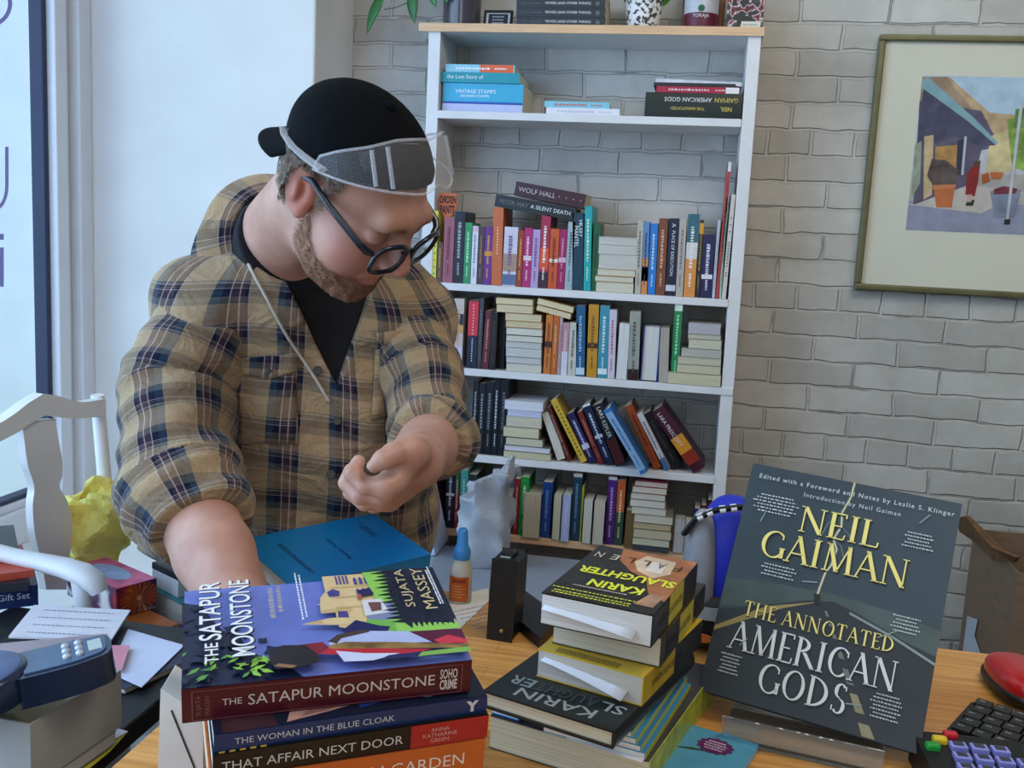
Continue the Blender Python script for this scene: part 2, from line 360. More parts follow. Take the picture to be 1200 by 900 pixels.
st.add(638, 714, 7, '#7fc4d4', 'thin pale turquoise booklet lying on the white sheaf, upper shelf', fore=False, W=.13, tcol='#d8655a', name='booklet', yaw=.03)
st = Stack(S[2], SF+.006)
def AGspine(t, T, W, H): pass
a = st.add(755, 868, 27, '#17231f', 'thick black hardcover lying upside down at the right end of the upper shelf', fore=False, hard=True, W=.155, detail=False)
T_, H_ = 27/(F/st.Y), sx(868, S[2], st.Y)-sx(755, S[2], st.Y)
tb = MB(); g_, w_ = mat('lettering', '#c9b65a', .5, 0), mat('lettering', '#cfd3cf', .5, 0)
def updown(tb, s, mt, z0, z1, hf, xo): put_text(tb, s, mt, (T_*xo, -.0034, (z0+z1)/2*H_), (0,0,1), (-1,0,0), abs(z1-z0)*H_, T_*hf, bold=.01)
updown(tb, 'NEIL', g_, .10, .22, .28, .36); updown(tb, 'GAIMAN', g_, .04, .28, .30, .72); updown(tb, 'AMERICAN GODS', w_, .31, .80, .34, .72); updown(tb, 'THE ANNOTATED', g_, .38, .73, .2, .36)
tb.build('spine_lettering', None, a)
st.add(769, 866, 7, '#a9243f', 'thin crimson book with a white tail lying on the thick black hardcover', fore=False, W=.14, bands=[(.0, .16, '#e8e6e6')], tcol='#e8cdd2')
st.add(766, 862, 4, '#23262c', 'thin black folder of white sheets topmost at the right end of the upper shelf', fore=False, W=.14, detail=False, name='folder')
mb = MB(); mb.box((0,0,0), (.205, .13, .009)); o = mb.build('paper_stack', paper_mat('#dfe0ea', 30), None); o.matrix_world = Matrix.Translation((sx(766, st.z, SF)+.004, SF+.014, st.z+.0005)) @ Matrix.Rotation(math.radians(1.5), 4, 'Y'); tag(o, 'loose white sheets on the black folder at the right end of the upper shelf', 'paper')

# --- shelf 3: the long coloured row
g = 'books in the coloured row under the tilted pair'
shelf(3, g)
U(505.5, 510.5, 247, '#d8d63c', 'narrow yellow spotted book at the far left end of the coloured row', tcol='#3c4426', text=[('. . . . . . . . .', .1, .9, .5)])
U(511, 517.5, 284, '#5b3b22', 'narrow dark brown book between the yellow spotted and the mauve one', tcol='#c9873a')
U(518, 530, 255, '#9c5566', 'mauve pink book below the orange paddle sign', tcol='#6c2b3e')
U(530.3, 542, 248, '#15141d', 'black book right of the mauve pink one in the coloured row', tcol='#a8a4b6')
U(542.3, 550.5, 261, '#2e8f5c', 'green book between the black and the white one in the coloured row', tcol='#bfe6cc')
U(551, 558, 265, '#dcdce4', 'slim white book right of the green one in the coloured row', tcol='#8a7f92', bands=[(.9, .985, '#d9b9c8')])
U(558.2, 565.4, 266, '#4a3440', 'slim dark brown patterned book left of the purple one', tcol='#a87a4a')
U(565.6, 575, 266, '#6b2a87', 'purple book with an orange band left of the tall orange one', bands=[(.50, .58, '#d08a3a')], tcol='#d9a24c')
U(575.4, 587.5, 243, '#c9683a', 'tall plain orange book under the left end of the tilted pair', lean=578, text=[('..........', .15, .7, .15)], tcol='#f0d6a0')
U(588, 604, 266, '#cfcbd8', 'pale book with a small coloured scene on its spine, right of the tall orange one', bands=[(.25, .55, '#a98a78'), (.02, .2, '#5b6d92')], tcol='#7a5d8a')
U(604.4, 611, 270, '#96391f', 'dark red and orange slim book right of the pale scene book', tcol='#e0a34a')
U(611.3, 621, 267, '#b3246f', 'magenta pink book left of the lilac one', bands=[(.45, .53, '#e3c9d6')], tcol='#eec3d8')
U(621.3, 630, 269, '#b79ac9', 'lilac book between two magenta and red ones', tcol='#6b4d82')
U(630.3, 641, 252, '#a82a4a', 'tall red book with orange flames and dark foot under the tilted pair', bands=[(.0, .22, '#3a2430'), (.26, .55, '#e0552c')], tcol='#f3e6e0')
U(641.4, 652, 268, '#c9552a', 'orange book with a white dot on its spine', bands=[(.44, .50, '#e8d8cc')], tcol='#7a2514')
U(652.3, 661, 269, '#9c1f58', 'dark magenta book left of the pale grey blue one', bands=[(.45, .53, '#d9b9c8')], tcol='#d78fb0')
U(661.3, 670, 260, '#9fb0b8', 'pale grey blue book left of the dark teal author spine', tcol='#4b6172')
U(670.3, 683, 250, '#153c4e', 'dark teal book with large author lettering on its spine', lean=671, text=[('HILARY', .06, .34, .32, .76, '#e6eef0'), ('MANTEL', .06, .55, .36, .36, '#e6eef0')], tcol='#8fb09a')
U(683.5, 692, 242, '#18a3a6', 'turquoise book right of the dark teal author spine', lean=685.5, tcol='#d8e8b0')
U(692.6, 700, 262, '#145a38', 'dark green book at the left of the cream page stack', lean=696, tcol='#0c3a24')
# tilted pair on top
zt = onY(588, 243, SF).z
za, zb = onY(580, 240, SF), onY(672, 258, SF)
def tilted(x0, y0, x1, y1, dpx, cover, label, text, tcol, dy=0.0):
    A, B = onY(x0, y0, SF), onY(x1, y1, SF); d = B-A; ang = math.atan2(-(B.z-A.z), B.x-A.x); H = d.length
    M = Matrix.Translation((A.x, SF+dy, A.z)) @ Matrix.Rotation(ang, 4, 'Y') @ basis((H, 0, 0), (0,0,1), (0,1,0), (-1,0,0))
    return book('book', label, M, dpx/(F/SF), .125, H, cover, text=ftop(text), tcol=tcol or '#e8e4da', group=g)
tilted(579, 241.5, 671.5, 258.5, 14.5, '#20272c', 'black book tilted on top of the coloured row, lower one of the pair', [('PETER MAY', .06, .42, .38, .5, '#77756a'), ('A SILENT DEATH', .45, .95, .48, .5, '#e8eaea')], None, .002)
tilted(601.5, 228.5, 683.5, 244.5, 16.5, '#3d1f2b', 'dark red black book tilted above the coloured row, upper of the pair', [('WOLF HALL', .05, .58, .55, .5, '#c9b9bd'), ('. . . .', .62, .95, .3, .5, '#b9706c')], None, .008)
# cream stack
g2 = 'cream page stack in the coloured row'; CUR['grp'] = g2
st = Stack(S[3], SF)
for i, (x0, x1, d, cv, lb) in enumerate([(698, 742, 12, '#c4b06a', 'cream paperback lying lowest in the page stack of the coloured row'), (697, 742, 7, '#b0793c', 'cream paperback with a tan cover edge second from below in the coloured row page stack'),
    (700, 744, 8, '#c99a4a', 'cream paperback third from below in the page stack of the coloured row'), (701, 746, 17, '#c9c6c0', 'thick greyish white paperback in the middle of the coloured row page stack'),
    (701, 746, 11, '#bfbcb8', 'white paperback second from the top of the coloured row page stack'), (701.5, 747, 9, '#cfcdca', 'white paperback topmost in the coloured row page stack')]):
    st.add(x0, x1, d, cv, lb, pages='#d8d2be' if i < 3 else '#cfcac2', W=.12+.004*(i % 3))
CUR['grp'] = g
L3 = 4.2
U(743.5, 750.5, 258, '#b7b2a4', 'pale grey and yellow book right of the cream page stack', lean=747.5, tcol='#6b6a66')
U(751, 758, 260, '#5f86b8', 'blue book with an orange and pink foot right of the cream page stack', lean=754.5, bands=[(.0, .5, '#d98a4a'), (.18, .38, '#d8567a')], tcol='#26324a')
U(758.5, 767.5, 262, '#2377c4', 'bright blue book left of the brown one', lean=762.5, tcol='#bcd9f0')
U(768, 778.5, 256, '#7b4530', 'brown book left of the dark navy lettered one', lean=772.5, tcol='#d8a88a')
U(779, 791, 256, '#131b34', 'dark navy book with white title lettering between the brown and the beige one', lean=784.5, text=[('PLACE OF EXECUTION', .16, .74, .52, .5, '#dfe3ec'), ('A', .06, .12, .4, .5, '#dfe3ec')], bands=[(.06, .14, '#c9cdd8')])
U(791.5, 800, 256, '#b5ada4', 'beige book right of the dark navy lettered one', lean=796.5, tcol='#7d6f66')
U(800.5, 814, 251, '#2d6470', 'teal topped book with a white middle and an orange foot', lean=806.5, bands=[(.0, .46, '#dd8f45'), (.46, .66, '#d6d2cd')], tcol='#e8e6e0')
U(814.5, 819.5, 258, '#2a2a2c', 'thin black book with a yellow star near its top', lean=820.5, bands=[(.82, .96, '#d99a35')], tcol='#b59b4a')
U(820, 833.5, 275, '#1f1d4e', 'deep navy purple book left of the tall red one', lean=824.5, bands=[(.30, .37, '#e3e2e8')], tcol='#d7d6e4')
U(834, 837.5, 258, '#b9bdcc', 'thin pale grey folder left of the tall red book', lean=841, tcol='#9a9fae', W=.15)
U(838, 842, 190, '#b2403f', 'very tall thin red book near the right post', lean=853.5, W=.15, bands=[(.93, 1, '#d9d9dc')], tcol='#7d2225')
U(842.5, 845, 232, '#9fc0b0', 'thin pale green booklet right of the tall red book', lean=850.5, tcol='#5d7a70', name='booklet')
U(845.4, 850.5, 228, '#cfc6be', 'tall cream spotted book at the right end of the coloured row', lean=857, text=[('. . .  ......... ..', .1, .9, .4)], tcol='#5d5570')
# orange paddle sign
P0 = onY(524.5, 241, SF+.02); mb = MB(); om = mat('orange_card', '#c8663c', .6, .1)
sc_ = 1/(F/(SF+.02))
mb.prism([P0+Vector((x*sc_, 0, z*sc_)) for x, z in [(-11,13),(-7,15),(0,14.5),(7,15.5),(10,13),(11.5,3),(10,-6),(5,-12),(3,-15),(-3,-15),(-5,-12),(-10,-4),(-11.5,5)]], (0,.003,0), om)
mb.prism([P0+Vector((x*sc_, 0, z*sc_)) for x, z in [(-3,-15),(3,-15),(3,-92),(-3,-92)]], (0,.003,0), om)
o = mb.build('paddle_sign', None); tag(o, 'orange paddle shaped card sign sticking up behind the mauve pink book', 'sign')
tb = MB(); km = mat('lettering', '#26120c', .6, 0)
put_text(tb, 'CHICKEN', km, P0+Vector((0, -.0006, 7*sc_)), (1,0,0), (0,0,1), 20*sc_, 9*sc_, bold=.03, stretch=True); put_text(tb, 'PANTS', km, P0+Vector((0, -.0006, -4.5*sc_)), (1,0,0), (0,0,1), 18*sc_, 10*sc_, bold=.03, stretch=True)
tb.build('lettering', None, o)

# --- shelf 4
g = 'books on the shelf with the tall paperback pile'; shelf(4, g)
U(521, 528, 355, '#6c7fb8', 'pale blue book half hidden by the plaid sleeve', tcol='#d8dcec')
U(529, 541, 350, '#c8b8b0', 'white and peach book with a pale disc near its top, beside the sleeve', bands=[(.62, .78, '#3a2c2c'), (.5, .62, '#d09a55'), (0, .3, '#cdc8dc')], tcol='#c8a088')
U(546, 558, 352, '#161c36', 'navy book with a bright red upper half and white lettering', bands=[(.48, .985, '#d23340')], text=[('..........', .06, .5, .3, .5, '#f0a0b0'), ('..........', .56, .9, .4, .5, '#e6e8f0')])
U(558.5, 563.5, 350, '#3c3d42', 'dark grey book right of the navy and red one', tcol='#6a6c70')
U(564, 572, 364, '#5f1f2a', 'maroon book leaning against the dark grey one', lean=569, tcol='#c08a80')
U(572.5, 580, 366, '#1a1718', 'black book standing left of the tall paperback pile', tcol='#4a3c34', lean=576)
U(580.3, 590, 362, '#141316', 'wide black book touching the tall paperback pile', tcol='#3d3a3c', set_=.03)
st = Stack(S[4], SF)
for i, (x0, x1, d, pg, cv, lb) in enumerate([(593, 634, 10, '#d6d2c2', '#b9b4a2', 'pale paperback at the very bottom of the tall pile'), (593, 634, 8, '#c9c8c6', '#8d8c8a', 'grey edged paperback second from the bottom of the tall pile'), (592.5, 634, 11, '#cbcac8', '#a5a4a2', 'grey white paperback third from the bottom of the tall pile'),
    (592.5, 634, 7, '#c8c7c4', '#cfcecb', 'thin grey white paperback fourth from the bottom of the tall pile'), (593, 635, 8, '#d8d4c4', '#3b3a38', 'paperback with a dark cover line in the middle of the tall pile'), (593, 635, 9, '#dcd8c8', '#6e6960', 'cream paperback just below the curled one in the tall pile'),
    (592.5, 635, 8, '#d4c29c', '#b68a4a', 'tan edged paperback fourth from the top of the tall pile'), (592, 634, 9, '#d9c9a6', '#c39a58', 'buff paperback third from the top of the tall pile')]):
    st.add(x0, x1, d, cv, lb, pages=pg, W=.115+.005*(i % 3))
st.add(581.5, 624, 10, '#6d5a3c', 'buff paperback sticking out to the left, second from the top of the tall pile', pages='#dccba6', W=.12)
st.add(581, 624, 7.5, '#c9b184', 'buff paperback topmost of the tall pile, right under the board', pages='#e0d0aa', W=.12)
def flat_tilt(x0, y0, x1, y1, dpx, cover, label, pages, grp, Y=SF, W=.12):
    A, B = onY(x0, y0, Y), onY(x1, y1, Y); ang = math.atan2(-(B.z-A.z), B.x-A.x); H = (B-A).length
    M = Matrix.Translation((A.x, Y, A.z)) @ Matrix.Rotation(ang, 4, 'Y') @ basis((0, W, 0), (0,0,1), (0,-1,0), (1,0,0))
    return book('book', label, M, dpx/(F/Y), W, H, cover, pages, group=grp)
flat_tilt(628, 363.5, 668, 374.5, 7, '#b08a4c', 'buff paperback sloping beside the tall pile, lower of two', '#dccba6', g); flat_tilt(629, 356, 671, 367, 7, '#c9a86a', 'buff paperback sloping beside the tall pile, upper of two', '#dfd0ac', g)
U(636.3, 644.5, 369, '#c57432', 'orange book with a dark emblem right of the tall pile', bands=[(.45, .55, '#3a2a22')], tcol='#7a2c14')
U(645, 652, 370, '#b9612c', 'darker orange book next to the orange emblem one', tcol='#e0a878')
U(652.4, 656, 371, '#b8a0a4', 'thin red and white book between orange and pinkish ones', tcol='#b0303c')
U(656.4, 664, 378, '#b98a96', 'dusky pink book with a white foot', bands=[(0, .45, '#cdd0dc')], tcol='#e0ccd2')
U(664.4, 674, 378, '#c3c1b4', 'cream book left of the steel blue one', tcol='#5b5a55')
U(674.4, 685, 358, '#21597f', 'steel blue book left of the mustard one', lean=675.5, bands=[(.02, .12, '#c2d2de')], tcol='#8fb6d2')
U(687, 699, 357, '#c08a2c', 'mustard yellow book with a dark round emblem', lean=690, bands=[(.40, .47, '#3c2c18')], tcol='#7c5516')
U(699.6, 711, 358, '#3d8da0', 'teal lettered book right of the mustard one', lean=703.5, bands=[(.05, .13, '#d7e4e8')], tcol='#b9dbe2')
U(711.5, 720, 363, '#c7c2cf', 'slim white book with pink script right of the teal one', lean=714.5, tcol='#b04a78')
U(721, 734.5, 379, '#2a2c30', 'book with its white pages turned outwards, right of the pink script one', fore=True, pages='#dcdcdc')
U(735, 748, 365, '#9a9c94', 'grey mottled book with a dark foot', lean=738, bands=[(0, .16, '#2a1018')], tcol='#54564f')
U(750, 770, 382, '#21398f', 'hardcover in blue boards with its white pages turned outwards', fore=True, pages='#d8d9d4', hard=True)
U(771, 783, 384, '#4e4a46', 'book with greyish pages turned outwards left of the tall green one', lean=773, fore=True, pages='#b3aa9f')
U(785, 794.5, 355, '#1d7f4a', 'tall green book left of the stepped cream stack', lean=791, bands=[(.90, .99, '#cfe3d6')], tcol='#9fd6b6')
st = Stack(S[4], SF-.004); g2 = 'stepped cream stack at the right post'; CUR['grp'] = g2
for i, (x0, x1, d, pg, lb) in enumerate([(782, 844, 14, '#cfc9a8', 'cream paperback lowest of the stepped stack at the right post'), (793, 844, 10, '#cdc7a8', 'cream paperback second from below in the stepped stack'), (794, 844.5, 9, '#c9c3aa', 'cream paperback third from below in the stepped stack'),
    (798, 845, 10, '#bcb8b0', 'greyish paperback in the middle of the stepped stack'), (806.5, 845, 11, '#cfcab2', 'cream paperback third from the top of the stepped stack, touching the post'), (806, 844.5, 6, '#c4bfae', 'thin cream paperback second from the top of the stepped stack'), (806, 844, 13, '#b9b6bc', 'greyish white paperback topmost of the stepped stack')]):
    st.add(x0, x1, d, '#a39f92', lb, pages=pg, W=.12+.004*(i % 2))

# --- shelf 5
g = 'books on the shelf with the leaning row'; shelf(5, g, SF+.012)
for i, (x0, x1, yt, lb) in enumerate([(551, 557.5, 446, 'black book with small white lettering half behind the sleeve, leaning row shelf'), (558, 566, 449, 'black book with grey lettering second from the sleeve, leaning row shelf'), (566.4, 575, 448, 'black book with pale lettering third from the sleeve, leaning row shelf'), (575.4, 582, 444, 'taller black book left of the widest black one'), (582.4, 592, 446, 'wide black book touching the pale pile on the leaning row shelf')]):
    U(x0, x1, yt, '#11131c', lb, tcol=['#9aa0ae', '#8a909e', '#7c8292', '#c0c4d0', '#5f6470'][i])
st = Stack(S[5], SF)
for i, (x0, x1, d, pg, cv, lb, hard) in enumerate([(590, 645, 9, '#cfc4a4', '#9a9078', 'cream book lowest of the pale pile on the leaning row shelf', False), (591, 644, 7, '#d8d6dc', '#7d7c84', 'white edged book second from below in the pale pile', False), (592.5, 635.5, 10, '#cfc6ac', '#5d5648', 'cream paperback third from below in the pale pile', False),
    (589.5, 631, 13, '#d3c8a8', '#6a604a', 'thick cream paperback in the middle of the pale pile', False), (593, 634, 13, '#cfc6b0', '#b9b3a4', 'cream grey paperback third from the top of the pale pile', False), (594.5, 634, 8, '#c6c8e0', '#c0c4e2', 'bluish white paperback second from the top of the pale pile', False), (591, 636, 11, '#dcdce4', '#d9d9e2', 'white book topmost of the pale pile on the leaning row shelf', False)]):
    st.add(x0, x1, d, cv, lb, pages=pg, W=.12)
def Ln(x0, x1, xt, yt, cover, label, **kw): return U(x0, x1, yt, cover, label, lean=xt, **kw)
Ln(652.5, 664.5, 634, 485, '#27282c', 'book with cream pages outwards leaning on the pale pile', fore=True, pages='#d4cfc0')
Ln(665.5, 671, 640, 478, '#5d2a20', 'thin brown red book leaning between cream pages and the yellow one', tcol='#b08a70')
Ln(681, 690, 645, 470, '#c9a63a', 'yellow book leaning in the middle of the row', text=[('..............', .1, .9, .4)], tcol='#6b5a1c', W=.115)
Ln(691, 701, 664, 486, '#241d4c', 'dark purple book leaning right of the yellow one', bands=[(.28, .38, '#c9c4d6')], tcol='#c3bddc')
Ln(701.8, 709, 676, 484, '#6d2328', 'dark red book leaning right of the purple one', tcol='#c07a5a')
Ln(710, 721, 682, 476, '#15213f', 'navy book leaning right of the dark red one', bands=[(.97, 1.0, '#d8dce6'), (.44, .49, '#c8ccd6')], tcol='#c9d0e0')
Ln(722, 735.5, 694, 476, '#17181d', 'black book with white author lettering leaning left of the light blue one', text=[('LARS KEPLER', .05, .55, .5, .5, '#dcdcd4')], bands=[(.02, .42, '#4a1a1e')])
CUR['Y'] = SF-.058
Ln(751, 762, 707, 482, '#2f73b8', 'light blue book leaning and jutting out over the shelf edge', hard=True, bands=[(.05, .95, '#7fa6cc')], tcol='#3a5f9c', W=.13)
CUR['Y'] = SF+.012
Ln(752.5, 766, 722, 482, '#7d7264', 'tan book leaning behind the light blue one', tcol='#5d5448', set_=.025, W=.11)
Ln(767, 777, 732, 477, '#9c4420', 'rust orange book leaning right of the light blue one', tcol='#5d2410')
Ln(779, 787, 746, 486, '#c9cace', 'narrow white book with a blue foot leaning right of the rust orange one', bands=[(0, .2, '#3f6a9c')], tcol='#6c6e76')
Ln(789, 804, 752, 487, '#16151a', 'black book leaning under the large dark red lettered one', tcol='#3a3a40', set_=.02, W=.11)
Ln(812.5, 834, 763, 484, '#43182a', 'large dark red and yellow lettered book leaning at the right end', bands=[(.30, .55, '#d08a2a'), (.12, .30, '#8c2c1a')], text=[('LARA PRESCOTT', .06, .60, .5, .42, '#e0d6da')], hard=True)

# --- shelf 6, partly behind the desk
g = 'books on the bare wood shelf behind the desk'; shelf(6, g, SF+.004)
CUR.update(z=.4555, Y=2.325)
U(476, 483, 551, '#c7cad8', 'white and blue spined book leftmost of the books on the storage bin', lean=472, tcol='#3a3f7a')
U(483.5, 488, 556, '#2c2a5a', 'thin navy book second from the left on the storage bin', tcol='#8f8fc0')
U(488.4, 492.5, 560, '#b9b3b4', 'thin pale book third from the left on the storage bin', tcol='#77727a')
U(505, 510.5, 552, '#c6d2ee', 'pale blue white booklet leaning on the storage bin in front of the red patterned book', lean=484, tcol='#eef2fa')
CUR.update(z=S[6], Y=SF+.004)
U(511, 520, 546, '#4c1d33', 'dark book with a red and yellow flower pattern, bare wood shelf', lean=497, bands=[(.2, .32, '#a3273c'), (.5, .58, '#b8902a'), (.7, .82, '#8c2440')], tcol='#5a3a7a')
U(521, 531, 546, '#121932', 'navy book with white lettering on the bare wood shelf', bands=[(.97, 1, '#b8b8b0'), (.52, .56, '#c9ccd6')], tcol='#b9bfd0')
U(531.5, 536, 552, '#8c2a2c', 'thin red book between the navy and the sea green one', bands=[(.62, 1, '#3b5a36')], tcol='#d8b0a0')
U(537, 546, 551, '#3f8f84', 'sea green book left of the crumpled grey bag', tcol='#9fd0c6')
U(546.5, 556, 556, '#22302a', 'dark green black book behind the crumpled grey bag', tcol='#44584e')
U(590, 599, 579, '#3c5a44', 'book with grey cream pages outwards right of the crumpled bag', fore=True, pages='#b4ae98')
U(600, 606.5, 561, '#7d2024', 'dark red book left of the bright green one, bare wood shelf', tcol='#c98a7a')
U(607, 617, 559, '#248a3a', 'bright green book on the bare wood shelf', tcol='#e0efe0')
U(611.5, 632, 579, '#4a4c50', 'wide book with cream pages outwards right of the bright green one', fore=True, pages='#c8bda6', set_=-.012, W=.11)
U(633, 644, 565, '#1b3f86', 'royal blue book right of the wide cream pages', tcol='#6a8fd0')
U(646, 655.5, 580, '#3f4a40', 'book with cream pages outwards right of the royal blue one', fore=True, pages='#cfcab0', set_=-.008)
U(656.5, 666, 580, '#a9b6dc', 'pale blue white spined book between cream pages and the dark blue one', tcol='#c8d2ec', set_=-.012)
U(667.5, 678, 555, '#1c3a52', 'dark blue patterned book on the bare wood shelf', tcol='#5f8aa0', bands=[(.95, 1, '#b8b4ac')])
U(678.4, 680.6, 570, '#a8a83a', 'very thin yellow green booklet right of the dark blue patterned book', detail=False, name='booklet')
U(681, 692, 586, '#28303a', 'book with white pages outwards left of the wide cream one near the purple book', fore=True, pages='#cfcec2', set_=-.01)
U(693, 706.5, 588, '#30343c', 'book with cream pages outwards next to the purple one', fore=True, pages='#c9c0ac', set_=-.014)
U(708, 718.5, 559, '#4b2070', 'purple book on the bare wood shelf', tcol='#b59ad0', bands=[(.96, 1, '#c9c4cc')])
U(719, 728.5, 563, '#2f4a3c', 'dark green book with an orange upper half right of the purple one', bands=[(.52, 1, '#c25a2a')], tcol='#d8c8a0')
U(731, 743.5, 598, '#6b5836', 'brown boarded book left of the cream page pile, bare wood shelf', detail=False, set_=-.01)
st = Stack(S[6], SF-.012)
for i, (x0, x1, d, pg, cv, lb) in enumerate([(741, 784, 6, '#4a4c58', '#2c2e3a', 'dark book lowest of the page pile on the bare wood shelf'), (741, 784, 9, '#c9c9b0', '#8c8c78', 'cream paperback with a pale green edge second in the bare wood shelf pile'), (742, 786, 11, '#c6bca0', '#8c8470', 'cream paperback third from below in the bare wood shelf pile'), (742, 786, 8, '#b9a988', '#7a6c50', 'tan paperback fourth from below in the bare wood shelf pile'),
    (743, 788, 10, '#cfc9b8', '#8e8a7e', 'cream paperback fifth from below in the bare wood shelf pile'), (740, 780, 9, '#d2cdbd', '#9a958a', 'cream paperback sixth from below in the bare wood shelf pile'), (738, 779, 9, '#d6d0c2', '#8d889a', 'white book fourth from the top of the bare wood shelf pile'), (739, 779, 8, '#cfc9ba', '#77736a', 'cream paperback third from the top of the bare wood shelf pile'), (741, 781, 8, '#d4ccba', '#a05a4c', 'cream paperback second from the top of the bare wood shelf pile'), (744, 782, 7, '#c9b9ae', '#6c2c3a', 'paperback with a red cover topmost of the bare wood shelf pile')]):
    st.add(x0, x1, d, cv, lb, pages=pg, W=.11)
U(788, 800, 610, '#9c9c9e', 'book with grey white pages outwards right of the page pile, bare wood shelf', fore=True, pages='#b3b1ae', set_=-.01)
U(800.5, 809, 612, '#c4c4cc', 'white spined book at the right of the bare wood shelf', set_=-.004, tcol='#8f8f9c')
U(810, 817, 596, '#22286c', 'deep blue book near the right post on the bare wood shelf', tcol='#6a70b8', set_=.02)
U(817.5, 824, 592, '#5c1a2c', 'dark crimson book near the right post on the bare wood shelf', tcol='#b06070', set_=.02)
U(824.5, 834, 586, '#4a1c16', 'dark brown red book touching the right post on the bare wood shelf', tcol='#9c6a4a', set_=.02)

# --- things on the top board
z1 = S[1]
def X1(px): return sx(px, z1, SF+.06)
px_ = 1/(F/(SF+.06))
# trailing plant in a dark glazed pot
xc = X1(539); R_ = 22*px_
pl = thing('potted_plant', 'dark grey glazed pot with a trailing green plant on the top board', 'plant', (xc, SF+.075, z1))
mb = MB(); mb.lathe([(R_*.92, 0), (R_*1.0, .02), (R_*1.02, .10), (R_*1.05, .105), (R_*.93, .105), (R_*.9, .085), (0, .085)], 32); mb.build('pot', mat('dark_glaze', '#4a474f', .2, .12, 14, coat=.5), pl)
lm = mat('trailing_leaf', '#2f6a35', .35, .25, 25)
def leaf(mb, base, tip, width, bend=.01, side=None):
    base, tip = Vector(base), Vector(tip); d = tip-base; s = side or d.cross(Vector((0,1,0))).normalized(); nrm = s.cross(d).normalized()
    n = 8; vs = []
    for i in range(n+1):
        u = i/n; wdt = width*math.sin(math.pi*min(1, u*1.0)**.75)*.5 if 0 < i < n else 0
        c = base + d*u + nrm*(-bend*math.sin(math.pi*u)); vs += [c - s*wdt + nrm*wdt*.25, c, c + s*wdt + nrm*wdt*.25]
    fs = []
    for i in range(n): fs += [(3*i, 3*i+1, 3*i+4, 3*i+3), (3*i+1, 3*i+2, 3*i+5, 3*i+4)]
    mb.add(vs, fs, None, True)
def loc(o, p): return Vector(p) - o.location
Yl = SF+.03
def W_(px, py, Y=None): return loc(pl, onY(px, py, Y or Yl))
mb = MB(); mb.tube([Vector((0,0,.09)), Vector((-R_*.7, -.02, .125)), W_(500, -4), W_(478, 3), W_(463, 9), W_(450, 11)], .0016, 6); mb.build('vine', mat('vine_stem', '#4d6b39', .5, .1), pl)
for k, (b_, t_, w_) in enumerate([((449, -12), (430, 41), .036), ((483, -14), (486, 28), .036), ((505, -14), (511, 9), .03), ((530, -12), (523, 4), .028), ((470, -25), (448, -6), .03)]):
    mb = MB(); leaf(mb, W_(*b_), W_(*t_, Yl-.01), w_, .008, Vector((1,-.35,0)).normalized()); o = mb.build('leaf', lm, pl, subsurf=1); sol = o.modifiers.new('thick', 'SOLIDIFY'); sol.thickness = .0006
for k in range(6):
    a = k*1.05; mb = MB(); leaf(mb, (0,0,.09), (math.cos(a)*.09, math.sin(a)*.05, .17+.02*(k % 3)), .04, -.02); o = mb.build('leaf', lm, pl, subsurf=1)
# small framed sign
A = sx(563, z1, SF+.02); Bx = sx(597, z1, SF+.02); w = Bx-A; h = .048
fr = thing('framed_sign', 'small black framed sign leaning on the top board beside the dark pot', 'frame', Matrix.Translation((A, SF+.045, z1)) @ Matrix.Rotation(math.radians(-14), 4, 'X') @ Matrix.Rotation(math.radians(0), 4, 'Z'))
bm_ = mat('black_frame', '#141416', .35, .05)
mb = MB()
for lo, hi in (((0,0,0), (w,.01,.006)), ((0,0,h-.006), (w,.01,h)), ((0,0,.006), (.006,.01,h-.006)), ((w-.006,0,.006), (w,.01,h-.006))): mb.box(lo, hi)
mb.build('frame', bm_, fr, bevel=.001)
mb = MB(); mb.box((.004,.004,.004), (w-.004,.009,h-.004), mat('frame_mount', '#b9bcc0', .5, .05)); mb.box((.012,.003,.011), (w-.012,.004,h-.009), mat('frame_card', '#1d2028', .5, .05))
for k in range(3): dashes(mb, mat('lettering', '#9a9ea8', .5, 0), (w/2, .0028, h*.66-.008*k), (1,0,0), (0,0,1), w*.4, .004, 5, k)
mb.build('card', None, fr)
# three identical dark books and more
shelf(1, 'stack of identical dark film books on the top board')
st = Stack(z1, SF+.015)
for lb in ('dark grey book lowest of the identical film books on the top board', 'dark grey book second from below of the identical film books on the top board', 'dark grey book third from below of the identical film books on the top board', 'dark grey book topmost of the identical film books, cut by the picture edge'):
    st.add(605, 709, 10, '#2f3238', lb, fore=False, W=.14, text=[('.... ........', .06, .28, .3, .5, '#7d818a'), ('MOVIES (AND OTHER THINGS)', .33, .84, .52, .5, '#e4e4e6'), ('III', .89, .94, .4, .5, '#8d9098')])
# speckled pot
xs = X1(752); Rp = 20*px_
pt = thing('potted_plant', 'white speckled pot with a green leafed plant at the middle of the top board', 'plant', (xs, SF+.08, z1))
sm_ = mat('speckled_ceramic', '#d8d8d8', .5, .0); n, l, b = nodes_of(sm_); vz = n.new('ShaderNodeTexNoise'); vz.inputs['Scale'].default_value = 95; vz.inputs['Detail'].default_value = 4; tc_ = n.new('ShaderNodeTexCoord'); l.new(tc_.outputs['Object'], vz.inputs['Vector'])
r = n.new('ShaderNodeValToRGB'); r.color_ramp.elements[0].position = .44; r.color_ramp.elements[0].color = (.05,.05,.055,1); r.color_ramp.elements[1].position = .5; r.color_ramp.elements[1].color = (.75,.75,.76,1); l.new(vz.outputs[0], r.inputs[0]); l.new(r.outputs[0], b.inputs['Base Color'])
mb = MB(); mb.lathe([(Rp*.86, 0), (Rp*.9, .003), (Rp*1.08, .09), (Rp*1.02, .09), (Rp*.95, .075), (0, .075)], 32); mb.build('pot', sm_, pt)
